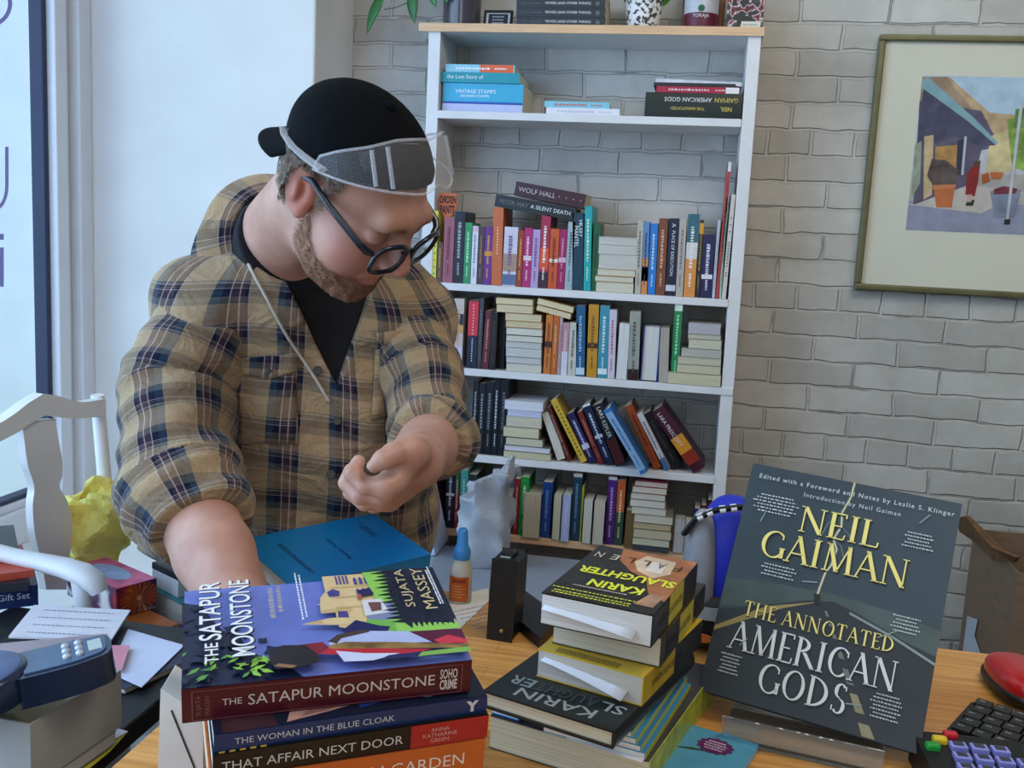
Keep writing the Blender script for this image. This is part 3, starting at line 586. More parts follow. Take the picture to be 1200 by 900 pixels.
lm2 = mat('broad_leaf', '#4f8f2c', .4, .2, 25)
for k in range(7):
    a = k*.9; mb = MB(); leaf(mb, (0,0,.07), (math.cos(a)*.075, -.02+math.sin(a)*.06, .11+.015*(k % 3)), .045, -.03); mb.build('leaf', lm2, pt, subsurf=1)
mb = MB(); leaf(mb, (.02,0,.08), loc(pt, onY(783, 6, SF+.05)), .05, -.02, Vector((.2,-1,.1)).normalized()); mb.build('leaf', lm2, pt, subsurf=1)
# coffee tin
xt = X1(820); Rt = 19*px_
tn = thing('coffee_tin', 'silver and burgundy coffee canister on the top board', 'tin', (xt, SF+.08, z1))
mb = MB(); sv = mat('tin_silver', '#b9bcc6', .3, .05, 20); bu = mat('tin_burgundy', '#5c1f33', .4, .06, 20)
mb.lathe([(Rt*.97, 0), (Rt, .002), (Rt, .006)], 40, sv); mb.lathe([(Rt, .006), (Rt, .043)], 40, bu); mb.lathe([(Rt, .043), (Rt, .12), (Rt*.95, .124), (0, .124)], 40, sv); mb.build('canister', None, tn)
mb = MB(); gd = mat('logo_green', '#1d5a3c', .5, 0); wl_ = mat('lettering', '#d8d4d8', .5, 0)
def on_can(x, z, rr): a = x/Rt; return Vector((math.sin(a)*rr, -math.cos(a)*rr, z))
N = 20; c0 = on_can(0, .052, Rt+.0008); mb.add([c0]+[on_can(.008*math.cos(2*math.pi*i/N), .052+.008*math.sin(2*math.pi*i/N), Rt+.0008) for i in range(N)], [(0, 1+i, 1+(i+1) % N) for i in range(N)], gd)
v, f = text_geo('TORAJA'); lo, hi = v.min(0), v.max(0); s_ = .04/(hi[0]-lo[0]); mb.add([on_can((x-(lo[0]+hi[0])/2)*s_, .029+(y-lo[1])*s_, Rt+.0006) for x, y in v], f, wl_)
mb.build('printed_label', None, tn)
mb = MB(); wd = mat('brown_wood', '#8a5a38', .5, .2, 20)
x0, x1 = X1(797), X1(848)
# wooden card holder behind the tin, picture card at the right
hb = thing('wooden_stand', 'brown wooden box frame standing behind the coffee canister', 'stand', (x0, SF+.125, z1))
w = x1-x0
for lo, hi in (((0,0,0), (.006,.03,.16)), ((w-.014,0,0), (w,.03,.16)), ((0,0,.154), (w,.03,.16)), ((0,.026,0), (w,.03,.154))): mb.box(lo, hi)
mb.build('frame', wd, hb, bevel=.001)
pm_ = bpy.data.materials.new('picture_card_print'); pm_.use_nodes = True; n, l, b = nodes_of(pm_); vo = n.new('ShaderNodeTexNoise'); vo.inputs['Scale'].default_value = 45; vo.inputs['Detail'].default_value = 2; tc_ = n.new('ShaderNodeTexCoord'); l.new(tc_.outputs['Object'], vo.inputs['Vector'])
r = n.new('ShaderNodeValToRGB'); r.color_ramp.interpolation = 'CONSTANT'
for p, c in ((.0, '#1a1c22'), (.47, '#3c3d44'), (.52, '#c9c3c6'), (.56, '#8f2438'), (.62, '#2a2226')):
    q = r.color_ramp.elements.new(p); q.color = (*lin(c), 1)
l.new(vo.outputs[0], r.inputs[0]); l.new(r.outputs[0], b.inputs['Base Color'])
xa, xb = X1(850), X1(893)
pc = thing('picture_card', 'dark picture card with red specks and a white label on the top board', 'picture', Matrix.Translation((xa, SF+.06, z1)) @ Matrix.Rotation(math.radians(-8), 4, 'X'))
mb = MB(); mb.box((0,0,0), (xb-xa,.012,.11)); mb.build('panel', pm_, pc, bevel=.001)
mb = MB(); mb.box((.036,-.0006,.008), (xb-xa-.006,0,.028), mat('white_card', '#d8d8cc', .6, .03)); dashes(mb, mat('lettering', '#9a9a92', .5, 0), ((xb-xa)*.66, -.001, .02), (1,0,0), (0,0,1), .035, .004, 5, 3); mb.build('label', None, pc)

# ------------------------------------------------------------------ framed street watercolour
PY = WY-.03
def pp(px, py, d=0.0): return onY(px, py, PY+d)
TL, BL, TR = pp(1032.3, 39.3), pp(1001, 338.7), pp(1200, 41)
x0, z0, zt_ = (TL.x+BL.x)/2, BL.z, TL.z; x1 = x0 + .86
pic = thing('framed_picture', 'framed watercolour of a shopping street with awning and flower pots on the brick wall', 'picture', (x0, PY, z0))
h = zt_-z0; w = x1-x0; fw = .0155
fmt = mat('olive_frame', '#6d6a4a', .35, .12, 30, metal=.25)
mb = MB()
mb.box((0,0,0), (w,.028,fw)); mb.box((0,0,h-fw), (w,.028,h)); mb.box((0,0,fw), (fw,.028,h-fw)); mb.box((w-fw,0,fw), (w,.028,h-fw)); mb.build('frame', fmt, pic, bevel=.004, seg=3)
mb = MB(); mb.box((fw-.002,.012,fw-.002), (w-fw+.002,.026,h-fw+.002)); mb.build('mat_board', mat('cream_mount', '#cfcdbc', .8, .02, 8), pic)
# painting (flat, painted shapes)
pA, pB = pp(1081, 88.5, .012), pp(1061, 269.5, .012)
ax, az0, az1 = (pA.x+pB.x)/2-x0, pB.z-z0, pA.z-z0; aw = .44; ah = az1-az0
pt_ = MB(); lay = [0]
def Pq(pts, col, nz=.12):
    lay[0] += 1; y = .0118-.00006*lay[0]
    pt_.poly([(ax+u*aw, y, az0+v*ah) for u, v in pts][::1], mat('watercolour', col, .8, nz, 30))
def pxuv(px, py):
    P = pp(px, py, .012); return ((P.x-x0-ax)/aw, (P.z-z0-az0)/ah)
def PP(pts, col, nz=.12): Pq([tuple(np.clip(pxuv(*p), 0, 1)) for p in pts], col, nz)
Pq([(0,0),(1,0),(1,1),(0,1)], '#b9bcc4')
PP([(1081,88),(1210,88),(1205,150),(1160,145),(1110,95)], '#a9c0d2')
Pq([(.35,.55),(1,.55),(1,1),(.35,1)], '#aac2d4')
PP([(1061,270),(1205,275),(1205,205),(1068,200)], '#a9a4a0'); PP([(1061,270),(1200,275),(1200,240),(1063,236)], '#8d8fa4'); PP([(1064,240),(1120,215),(1200,225),(1150,250)], '#bdb4ac')
PP([(1098,90),(1112,90),(1160,132),(1205,136),(1200,160),(1165,165),(1140,150)], '#b39a78', .3)
PP([(1081,90),(1108,90),(1150,140),(1165,160),(1120,150),(1076,130)], '#9c8570', .3)
PP([(1074,118),(1150,130),(1172,172),(1150,176),(1140,215),(1070,240)], '#5b5668', .3)
PP([(1160,160),(1185,150),(1190,200),(1155,205)], '#c9b98c', .25); PP([(1180,140),(1200,135),(1200,200),(1186,196)], '#7d9a48', .5); PP([(1190,128),(1204,126),(1200,150),(1188,150)], '#5c8040', .5)
PP([(1080,96),(1087,90),(1140,137),(1170,168),(1160,170),(1134,146),(1082,112)], '#7fa3ac')
PP([(1082,104),(1134,142),(1167,170),(1150,172),(1120,160),(1096,168),(1074,170)], '#4c4a60', .25)
PP([(1072,170),(1080,165),(1078,215),(1068,232)], '#8f9a88', .3); PP([(1083,160),(1094,158),(1092,228),(1082,234)], '#c2ab84', .2)
PP([(1096,172),(1122,170),(1120,205),(1095,205)], '#a9824c', .35); PP([(1122,165),(1130,162),(1127,205),(1120,205)], '#34384c'); PP([(1130,160),(1133,160),(1129,205),(1126,205)], '#b4b8c0')
PP([(1092,186),(1108,188),(1124,200),(1121,216),(1110,222),(1095,220),(1086,206)], '#5d504c', .5)
PP([(1094,220),(1119,219),(1115,243),(1097,243)], '#b96a40'); PP([(1093,217),(1120,216),(1119,221),(1093,222)], '#c47c50')
PP([(1133,204),(1142,192),(1148,196),(1146,212),(1142,230),(1131,228)], '#8c2a2c', .2); PP([(1141,190),(1149,188),(1148,196),(1141,195)], '#5d3a2c'); PP([(1133,236),(1142,234),(1140,241),(1131,241)], '#23342c'); PP([(1134,228),(1139,228),(1138,237),(1133,237)], '#c0a08c')
PP([(1150,205),(1158,202),(1160,212),(1151,216)], '#a8582c'); PP([(1160,202),(1176,202),(1173,210),(1162,210)], '#b96a40')
PP([(1160,224),(1196,222),(1188,254),(1165,255)], '#7c8498', .2); PP([(1164,222),(1176,218),(1192,221),(1190,227),(1164,228)], '#6c3038', .4)
PP([(1195,120),(1199,120),(1181,261),(1178,261)], '#b9bcc4'); PP([(1177,257),(1184,257),(1183,263),(1176,263)], '#2a2620')
pt_.build('watercolour_print', None, pic)

# ------------------------------------------------------------------ roman capitals drawn as strokes (for the big serif lettering)
_G = {
 'A': (.74, [('l',.06,0,.37,1,'n'),('l',.35,1,.68,0,'k'),('l',.17,.34,.57,.34,'n'),('s',.06,0,.10),('s',.68,0,.12)]),
 'C': (.76, [('a',.44,.5,.40,.50,50,310),('l',.70,.88,.70,.70,'n')]),
 'D': (.82, [('l',.14,0,.14,1,'k'),('a',.16,.5,.58,.485,-90,90),('s',.12,0,.1),('s',.12,1,.1)]),
 'E': (.58, [('l',.14,0,.14,1,'k'),('l',.14,.98,.52,.98,'n'),('l',.14,.5,.44,.5,'n'),('l',.14,.02,.54,.02,'n'),('l',.52,.98,.52,.84,'n'),('l',.54,.02,.56,.2,'n'),('s',.12,0,.1),('s',.12,1,.1)]),
 'G': (.82, [('a',.46,.5,.42,.50,50,318),('l',.74,.40,.74,.05,'k'),('l',.71,.88,.71,.72,'n'),('s',.74,.40,.1)]),
 'H': (.86, [('l',.16,0,.16,1,'k'),('l',.70,0,.70,1,'k'),('l',.16,.52,.70,.52,'n'),('s',.16,0,.11),('s',.16,1,.11),('s',.70,0,.11),('s',.70,1,.11)]),
 'I': (.34, [('l',.17,0,.17,1,'k'),('s',.17,0,.12),('s',.17,1,.12)]),
 'L': (.58, [('l',.14,0,.14,1,'k'),('l',.14,.02,.54,.02,'n'),('l',.54,.02,.56,.2,'n'),('s',.12,0,.1),('s',.14,1,.12)]),
 'M': (.98, [('l',.13,0,.18,1,'n'),('l',.18,1,.49,.02,'k'),('l',.49,.02,.80,1,'n'),('l',.80,1,.86,0,'k'),('s',.13,0,.1),('s',.86,0,.11),('s',.13,1,.06)]),
 'N': (.86, [('l',.14,0,.14,1,'n'),('l',.14,1,.72,0,'k'),('l',.72,0,.72,1,'n'),('s',.14,0,.1),('s',.10,1,.09),('s',.72,1,.1)]),
 'O': (.88, [('a',.44,.5,.40,.50,0,360)]),
 'R': (.74, [('l',.14,0,.14,1,'k'),('a',.16,.74,.36,.245,-90,90),('l',.34,.5,.72,0,'k'),('s',.12,0,.1),('s',.12,1,.1),('s',.72,0,.07)]),
 'S': (.56, [('a',.28,.745,.21,.245,40,270),('a',.28,.25,.23,.25,-140,90),('l',.46,.92,.46,.78,'n'),('l',.06,.08,.06,.24,'n')]),
 'T': (.68, [('l',.34,0,.34,1,'k'),('l',.04,.98,.64,.98,'n'),('l',.05,.98,.03,.82,'n'),('l',.63,.98,.65,.82,'n'),('s',.34,0,.12)]),
}
def roman(mb, txt, mt, O, R, U, w, h, thick=.125, thin=.045, gap=.05):
    O, R, U = Vector(O), Vector(R), Vector(U); polys = []; x = 0
    for ch in txt:
        if ch == ' ': x += .35; continue
        adv, st = _G[ch]
        for s in st:
            if s[0] == 'l':
                _, ax, ay, bx, by, wt = s; t = thick if wt == 'k' else thin; a, b = np.array([ax,ay]), np.array([bx,by]); d = (b-a)/np.linalg.norm(b-a)
                if abs(d[1]) > .5: q = np.array([1.0, 0])*t/2/max(.7, abs(d[1]))
                else: q = np.array([0, 1.0])*t/2
                polys.append([a-q, b-q, b+q, a+q] if abs(d[1]) > .5 and d[1] < 0 or abs(d[1]) <= .5 else [a+q, b+q, b-q, a-q])
            elif s[0] == 's':
                _, cx, cy, hw = s; y0, y1 = (0, thin*.8) if cy < .5 else (1-thin*.8, 1)
                if 0 < cy < 1: y0, y1 = cy-thin*.4, cy+thin*.4
                polys.append([np.array(p) for p in ((cx-hw,y0),(cx+hw,y0),(cx+hw,y1),(cx-hw,y1))])
            else:
                _, cx, cy, rx, ry, a0, a1 = s; n = 18; pts = []
                for i in range(n+1):
                    a = math.radians(a0+(a1-a0)*i/n); wd = thin + (thick*1.05-thin)*abs(math.cos(a+.15))**1.3
                    pts.append((np.array([cx+rx*math.cos(a), cy+ry*math.sin(a)]), np.array([cx+(rx-wd)*math.cos(a), cy+(ry-wd*.9)*math.sin(a)])))
                for (o1, i1), (o2, i2) in zip(pts[:-1], pts[1:]): polys.append([i1, o1, o2, i2])
        for p in polys[len(polys):]: pass
        for k in range(len(polys)):
            if not isinstance(polys[k], tuple): polys[k] = (x, polys[k])
        x += adv + gap
    tot = x-gap; sx_ = w/tot
    for x0, p in polys: mb.poly([O + R*(((q[0]+x0)/tot-.5)*w) + U*((q[1]-.5)*h) for q in p], mt)

# ------------------------------------------------------------------ the desk
DZ = .76; DX0, DX1, DY0, DY1 = -.493, 1.25, .36, 1.306
dk = thing('desk', 'pale butcher block desk in the foreground carrying book piles', 'desk', (DX0, DY0, 0))
wm = bpy.data.materials.new('butcher_block'); wm.use_nodes = True; n, l, b = nodes_of(wm)
tc_ = n.new('ShaderNodeTexCoord'); mp = n.new('ShaderNodeMapping'); l.new(tc_.outputs['Object'], mp.inputs[0])
bk = n.new('ShaderNodeTexBrick'); l.new(mp.outputs[0], bk.inputs['Vector']); bk.offset = .37
for k, v in (('Scale',1.0),('Brick Width',.46),('Row Height',.038),('Mortar Size',.0004),('Mortar Smooth',.5)): bk.inputs[k].default_value = v
bk.inputs['Color1'].default_value = (*lin('#dfa55e'), 1); bk.inputs['Color2'].default_value = (*lin('#c68a42'), 1); bk.inputs['Mortar'].default_value = (*lin('#8f6236'), 1)
nz = n.new('ShaderNodeTexNoise'); nz.inputs['Scale'].default_value = 5; nz.inputs['Detail'].default_value = 5; mp2 = n.new('ShaderNodeMapping'); mp2.inputs['Scale'].default_value = (1.5, 26, 10); l.new(tc_.outputs['Object'], mp2.inputs[0]); l.new(mp2.outputs[0], nz.inputs['Vector'])
mx = n.new('ShaderNodeMix'); mx.data_type = 'RGBA'; mx.blend_type = 'MULTIPLY'; mx.inputs[0].default_value = .7
r = n.new('ShaderNodeValToRGB'); r.color_ramp.elements[0].position = .35; r.color_ramp.elements[0].color = (.62,.52,.42,1); r.color_ramp.elements[1].position = .6; r.color_ramp.elements[1].color = (1,1,1,1); l.new(nz.outputs[0], r.inputs[0])
l.new(bk.outputs['Color'], mx.inputs[6]); l.new(r.outputs[0], mx.inputs[7]); l.new(mx.outputs[2], b.inputs['Base Color']); b.inputs['Roughness'].default_value = .38
mb = MB(); mb.box((0,0,DZ-.032), (DX1-DX0, DY1-DY0, DZ)); mb.build('desk_top', wm, dk, bevel=.002)
dl = mat('dark_desk_metal', '#1f2024', .5, .05)
for x in (.12, DX1-DX0-.12):
    for y in (.08, DY1-DY0-.08):
        mb = MB(); mb.box((x-.025, y-.025, 0), (x+.025, y+.025, DZ-.032)); mb.build('leg', dl, dk, bevel=.003)
mb = MB(); mb.box((.145, .10, DZ-.10), (DX1-DX0-.145, .12, DZ-.032)); mb.build('apron', dl, dk)

def Rpose(pos, yaw=0, pitch=0, roll=0): return Matrix.Translation(pos) @ Matrix.Rotation(math.radians(yaw), 4, 'Z') @ Matrix.Rotation(math.radians(pitch), 4, 'X') @ Matrix.Rotation(math.radians(roll), 4, 'Y')
def spine_front(pos, H, W, T, **k): return Rpose(pos, **k) @ basis((H,0,0), (0,0,1), (0,1,0), (-1,0,0))          # spine to the viewer, cover up, top to the left
def head_front(pos, W, H, **k): return Rpose(pos, **k) @ basis((W,H,0), (0,0,1), (-1,0,0), (0,-1,0))               # head edge to the viewer, spine right, cover up
def cover_art(t, T, W, H, f, name='cover_art', eps=.0005):
    """f(P, TX): P(list of (x, y)) with x left->right along the spine edge, y from the spine edge away"""
    mb = MB(); lay = [0]
    def P(pts, col, nz=.05, rough=.35):
        pts = [(min(.9985, max(.0015, x)), min(.9985, max(.0015, y))) for x, y in pts]; lay[0] += 1; mb.poly([(T+eps+.00006*lay[0], y*W, H*(1-x)) for x, y in pts], mat('cover_print', col, rough, nz, 60))
    def O(x, y): lay[0] += 1; return (T+eps+.00008*lay[0], y*W, H*(1-x))
    f(P, O, mb); return mb.build(name, None, t)

# --- left pile: four novels with spines to the viewer
gp = 'novels in the foreground pile with spines outwards'
SATP = dict(yaw=28.0, pitch=8.2, roll=-1.1)
SH, SW, ST = .209, .14, .027
def sat_front(t, T, W, H):
    def f(P, O, mb):
        P([(0,0),(1,0),(1,1),(0,1)], '#6a78c4')
        rnd = random.Random(3); navy = '#1b2140'
        P([(0,0),(.40,0),(.36,.10),(.30,.20),(.22,.28),(.20,.46),(.14,.52),(.10,.66),(.07,.80),(0,.86)], navy)
        for k in range(46):                                  # dark foliage clusters
            x = rnd.random()**1.3*.34; y = rnd.random()*(.9-1.9*x); s = .02+.018*rnd.random()
            P([(x+s*(.6+.5*(i % 2))*math.cos(i*math.pi/4+k), max(0, y+1.4*s*(.6+.5*(i % 2))*math.sin(i*math.pi/4+k))) for i in range(8)], navy)
        for k in range(26):                                  # bright green leaves
            x = rnd.random()*.30; y = .02+rnd.random()*.34*(1-x*2); s = .012+.012*rnd.random(); a = rnd.random()*3
            P([(max(.002, x+s*1.5*math.cos(a)), max(.004, y+s*2*math.sin(a))), (x+s*.5*math.cos(a+1.5), y+s*.7*math.sin(a+1.5)), (max(.002, x-s*1.5*math.cos(a)), max(.004, y-s*2*math.sin(a))), (x-s*.5*math.cos(a+1.5), max(.004, y-s*.7*math.sin(a+1.5)))], '#93c94e' if k % 3 else '#5f9a4c')
        cream, cr2, vio = '#d9bd8e', '#c7a878', '#4a4486'
        P([(.535,1),(.72,1),(.72,.62),(.66,.56),(.70,.46),(.62,.36),(.555,.40),(.555,.62),(.535,.62)], cream)
        P([(.50,.60),(.60,.60),(.60,.74),(.58,.80),(.555,.82),(.53,.80),(.51,.74)], cream); P([(.49,.665),(.54,.645),(.54,.70)], cream); P([(.50,.60),(.62,.60),(.62,.56),(.50,.56)], cr2)
        P([(.42,.46),(.52,.43),(.60,.41),(.60,.51),(.52,.50)], cream); P([(.44,.462),(.50,.445),(.50,.49)], cr2)
        P([(.545,.74),(.585,.74),(.59,.80),(.565,.83),(.54,.80)], vio); P([(.56,.50),(.60,.49),(.60,.56),(.565,.57)], vio)
        for i in range(4): P([(.585+.014*i,.88),(.592+.014*i,.88),(.592+.014*i,.985),(.585+.014*i,.985)], vio)
        for i in range(3):
            for j in range(2): P([(.655+.022*i,.86-.14*j),(.668+.022*i,.86-.14*j),(.668+.022*i,.93-.14*j),(.6615+.022*i,.955-.14*j),(.655+.022*i,.93-.14*j)], vio)
        for j, y in enumerate((.60, .72, .84)): P([(.555,y),(.72,y),(.72,y+.008),(.555,y+.008)], cr2)
        gr = '#8fc55a'
        P([(.70,1),(.80,1),(.78,.70),(.80,.40),(.70,.40),(.72,.62)], gr); P([(.69,.60),(.78,.62),(.78,.42),(.66,.42)], '#7e86a8'); P([(.665,.66),(.74,.66),(.755,.50),(.66,.48)], '#d4d4da'); P([(.685,.63),(.735,.62),(.73,.53),(.69,.52)], '#6e4a4c')
        P([(.66,.78),(.71,.80),(.72,.72),(.67,.70)], '#2b2a58'); P([(.655,.74),(.67,.72),(.665,.66),(.65,.68)], '#a85a48')
        P([(.72,.40),(1,.32),(1,.26),(.76,.27)], gr); P([(.66,.44),(.76,.40),(.76,.28),(.66,.30)], '#6fae50')
        pts = [(1,1),(.80,1)]                                # dark spiky palm mass behind the author name
        for i in range(14): pts += [(.73+.02*(i % 2), .97-.045*i), (.80, .95-.045*i)]
        pts += [(.80,.36)]
        for i in range(9): pts += [(.82+.02*i, .30+.012*(i % 2)), (.83+.02*i, .37)]
        pts += [(1,.34)]
        P(pts, '#171d33')
        P([(.56,.34),(.62,.44),(.70,.36),(.74,.34),(.72,.28),(.58,.27)], '#23255a')
        # the seen-from-behind figure: hair, veil, red and gold sari
        P([(.80,.27),(1,.25),(1,.10),(.86,.12)], '#57193a'); P([(.88,.16),(.94,.20),(1,.14),(1,.10),(.9,.12)], '#c9384a')
        P([(.50,.22),(.56,.30),(.66,.31),(.80,.27),(.87,.14),(.70,.17),(.52,.17)], '#aeb6e0'); P([(.50,.24),(.54,.30),(.64,.33),(.66,.30),(.55,.26),(.53,.21)], '#4b3a34')
        P([(.50,.20),(.56,.22),(.75,.17),(.95,.10),(1,.09),(1,.05),(.78,.10),(.56,.15),(.5,.15)], '#8a6a3e', .5); P([(.44,.20),(.52,.16),(.66,.13),(.86,.07),(.78,.045),(.62,.075),(.50,.11),(.44,.14)], '#b8283a')
        P([(.40,.23),(.48,.24),(.50,.18),(.46,.12),(.40,.13)], '#7d2432')
        P([(.52,.14),(.62,.09),(.74,.06),(.64,.015),(.54,.03)], '#c9cdea'); P([(.70,.05),(.82,.055),(.80,.012),(.66,.012)], '#2b2a58'); P([(.82,.05),(1,.06),(1,.012),(.80,.012)], '#7fae54')
        P([(.29,.08),(.31,.02),(.40,.02),(.46,.05),(.45,.14),(.42,.22),(.34,.24),(.29,.17)], '#231d24'); P([(.30,.05),(.36,.015),(.38,.035),(.32,.07)], '#8d6848')
        wt = mat('lettering', '#e9ebf0', .5, 0); gd = mat('lettering', '#c9b486', .5, 0); ink = mat('lettering', '#141a34', .5, 0)
        UPV, RT = (0,0,1), (0,1,0)
        for dx, mt_ in ((.006, ink), (0, wt)):
            put_text(mb, 'SATAPUR', mt_, O(.095+dx, .64-dx), RT, UPV, .64*W, .078*H, bold=.012, stretch=True, res=4); put_text(mb, 'THE', mt_, O(.098+dx, .195-dx), RT, UPV, .19*W, .045*H, bold=.012, stretch=True)
            put_text(mb, 'MOONSTONE', mt_, O(.205+dx, .55-dx), RT, UPV, .82*W, .078*H, bold=.010, stretch=True, res=4)
        put_text(mb, 'SUJATA', gd, O(.845, .72), RT, UPV, .46*W, .048*H, bold=.0, stretch=True); put_text(mb, 'MASSEY', gd, O(.915, .70), RT, UPV, .50*W, .048*H, bold=.0, stretch=True)
        dashes(mb, mat('lettering', '#a39a98', .5, 0), O(.318, .66), RT, UPV, .34*W, .022*H, 7, 2); dashes(mb, mat('lettering', '#a39a98', .5, 0), O(.35, .70), RT, UPV, .30*W, .018*H, 6, 5)
        for k, (x, yy, l_) in enumerate(((.425,.72,.55), (.44,.72,.5), (.955,.70,.42), (.965,.72,.46))): dashes(mb, wt, O(x, yy), RT, UPV, l_*W, .007*H, 14, k)
    cover_art(t, T, W, H, f)
pos = Vector((-.3288, .5966, .9121))
sat = book('book', 'maroon spined moonstone novel with a blue palace cover, topmost of the foreground pile', spine_front(pos, SH, SW, ST, **SATP), ST, SW, SH, '#4e1322', '#e0dccf', group=gp, front=sat_front, rough=.3,
   text=[('THE', .805, .87, .34, .52, '#d9cdd0'), ('SATAPUR MOONSTONE', .135, .785, .46, .52, '#d9cdd0')], seed=2)
mb = MB(); wt = mat('lettering', '#d9cdd0', .5, 0); ln = mat('lettering', '#8c5a64', .5, 0); y = -.0011
put_text(mb, 'SUJATA', ln, (ST*.5, y, SH*.945), (1,0,0), (0,0,1), ST*.6, .007); put_text(mb, 'MASSEY', ln, (ST*.5, y, SH*.918), (1,0,0), (0,0,1), ST*.6, .007)
put_text(mb, 'SOHO', wt, (ST*.68, y, SH*.085), (0,0,-1), (1,0,0), .0135, ST*.32, stretch=True, bold=.02); put_text(mb, 'CRIME', wt, (ST*.34, y, SH*.085), (0,0,-1), (1,0,0), .0135, ST*.32, stretch=True, bold=.03)
for a, b_, c, d in ((.06,.94,.965,.968), (.06,.94,.035,.038), (.06,.075,.035,.968), (.925,.94,.035,.968)): mb.poly([(ST*a, y, SH*c), (ST*b_, y, SH*c), (ST*b_, y, SH*d), (ST*a, y, SH*d)], ln)
mb.build('spine_frame', None, sat)
# the rest of the pile follows the same lie
Rb = Rpose((0,0,0), **SATP).to_3x3()
def below(px, py, depth, dzn, Hh): pass
WH, WW, WT = .201, .135, .0140
def lower(y0, dx, dz): return pos + Rb @ Vector((dx, y0, -dz))
def woman_front(t, T, W, H):
    def f(P, O, mb):
        P([(0,0),(1,0),(1,1),(0,1)], '#151c34'); P([(.03,.0),(.22,.0),(.18,.3),(.03,.3)], '#40262e', .3); P([(.25,.02),(.40,.06),(.52,.10),(.50,.20),(.40,.22),(.28,.16)], '#b58a80', .2); P([(.30,.05),(.42,.08),(.48,.14),(.36,.12)], '#8d6560', .2); P([(.52,.05),(.66,.1),(.70,.25),(.5,.25)], '#24408c', .3)
        n_ = 14; P([(.78+.08*math.cos(a), .24+.18*math.sin(a)) for a in np.linspace(3.3, 6.1, n_)] + [(.78+.07*math.cos(a), .24+.155*math.sin(a)) for a in np.linspace(6.1, 3.3, n_)], '#d8d8dc')
    cover_art(t, T, W, H, f)
w_ = book('book', 'navy spined blue cloak novel, second from the top of the foreground pile', Rpose(lower(-.017, .021, WT+.0006), 31.5, 8.2, -1.1) @ basis((WH,0,0), (0,0,1), (0,1,0), (-1,0,0)), WT, WW, WH, '#1c3568', '#e4e0d4', group=gp, front=woman_front, rough=.3,
   text=[('THE WOMAN IN THE BLUE CLOAK', .36, .93, .40, .5, '#c6cbd8')])
mb = MB(); put_text(mb, 'Y', mat('lettering', '#d6d9e2', .5, 0), (WT*.55, -.0011, WH*.06), (0,0,-1), (1,0,0), .010, .010, bold=.06); mb.build('publisher_mark', None, w_)
AH, AW, AT = .203, .135, .0200
def aff_front(t, T, W, H):
    def f(P, O, mb):
        P([(0,0),(1,0),(1,1),(0,1)], '#15161a')
        for i in range(5): P([(.02+.035*i,0),(.04+.035*i,0),(.06+.035*i,.12),(.04+.035*i,.12)], '#c9a53c')
    cover_art(t, T, W, H, f)
a_ = book('book', 'black and red spined next door affair novel, third from the top of the foreground pile', Rpose(lower(-.019, .020, WT+AT+.0012), 31.0, 8.2, -1.1) @ basis((AH,0,0), (0,0,1), (0,1,0), (-1,0,0)), AT, AW, AH, '#121318', '#ddd6c4', group=gp, front=aff_front, rough=.32,
   bands=[(.0, .30, '#b0272a')], text=[('THAT AFFAIR NEXT DOOR', .33, .97, .46, .5, '#cfcfd0')])
mb = MB()
for i, s in enumerate(('ANNA', 'KATHARINE', 'GREEN')): put_text(mb, s, mat('lettering', '#d9a7a2', .5, 0), (AT*(.74-.23*i), -.0014, AH*.19), (0,0,-1), (1,0,0), .032*len(s)/9+.006, AT*.17)
mb.build('author_lettering', None, a_)
b_ = book('book', 'orange spined garden novel lowest of the foreground pile, cut by the picture edge', Rpose(lower(-.021, .018, WT+AT+.027+.0018), 31.0, 8.2, -1.1) @ basis((AH,0,0), (0,0,1), (0,1,0), (-1,0,0)), .027, AW, AH, '#c9652c', '#d9cfb8', group=gp, rough=.35,
   text=[('THE POISON GARDEN', .08, .80, .42, .5, '#ece0d6')])
# books below and behind with white ends to the left
# narrow white carton standing against the left end of the pile
wc = thing('carton', 'narrow white carton with a dark seam standing at the left end of the foreground pile', 'box', basis((-.367, .700, DZ+.0005), Vector((.966,.259,0)), Vector((-.259,.966,0)), (0,0,1)))
mb = MB(); mb.prism([(-.038,0,0), (.0,0,0), (.0,0,.100), (-.034,0,.124)], (0,.045,0)); mb.build('carton_body', mat('white_carton', '#dcdcdf', .5, .04), wc, bevel=.0012)
mb = MB(); mb.poly([(-.026,-.0005,.105), (-.0245,-.0005,.106), (-.002,-.0005,.045), (-.0035,-.0005,.044)], mat('dark_seam', '#2a3338', .5, .05)); mb.build('seam', None, wc)

# --- blue advance copy on a dark book
CH, CWd, CT = .21, .14, .022
def cat_front(t, T, W, H):
    def f(P, O, mb):
        ink = mat('lettering', '#123a5c', .5, 0)
        R_, U_ = (0,1,0), (0,0,1)
        put_text(mb, 'CATHERINE HOUSE', ink, O(.20, .46), R_, U_, .62*W, .05*H); put_text(mb, 'Elisabeth Thomas', ink, O(.50, .46), R_, U_, .44*W, .03*H)
        for k in range(2): dashes(mb, ink, O(.80+.025*k, .66), R_, U_, .24*W, .012*H, 5, k)
        dashes(mb, mat('lettering', '#1a5a88', .5, 0), O(.84, .84), R_, U_, .2*W, .01*H, 5, 7)
    cover_art(t, T, W, H, f)
cpos = Vector((-.4467, 1.0665, .8115))
book('book', 'plain bright blue advance copy lying in front of the man', Rpose(cpos, 53.1, 9.4, -1.0) @ basis((CH,0,0), (0,0,1), (0,1,0), (-1,0,0)), CT, CWd, CH, '#1177b4', '#d8d2c2', front=cat_front, text=[('CATHERINE HOUSE', .35, .7, .2, .5, '#0e5f93')], rough=.3)
def cover_plain(t, T, W, H): pass
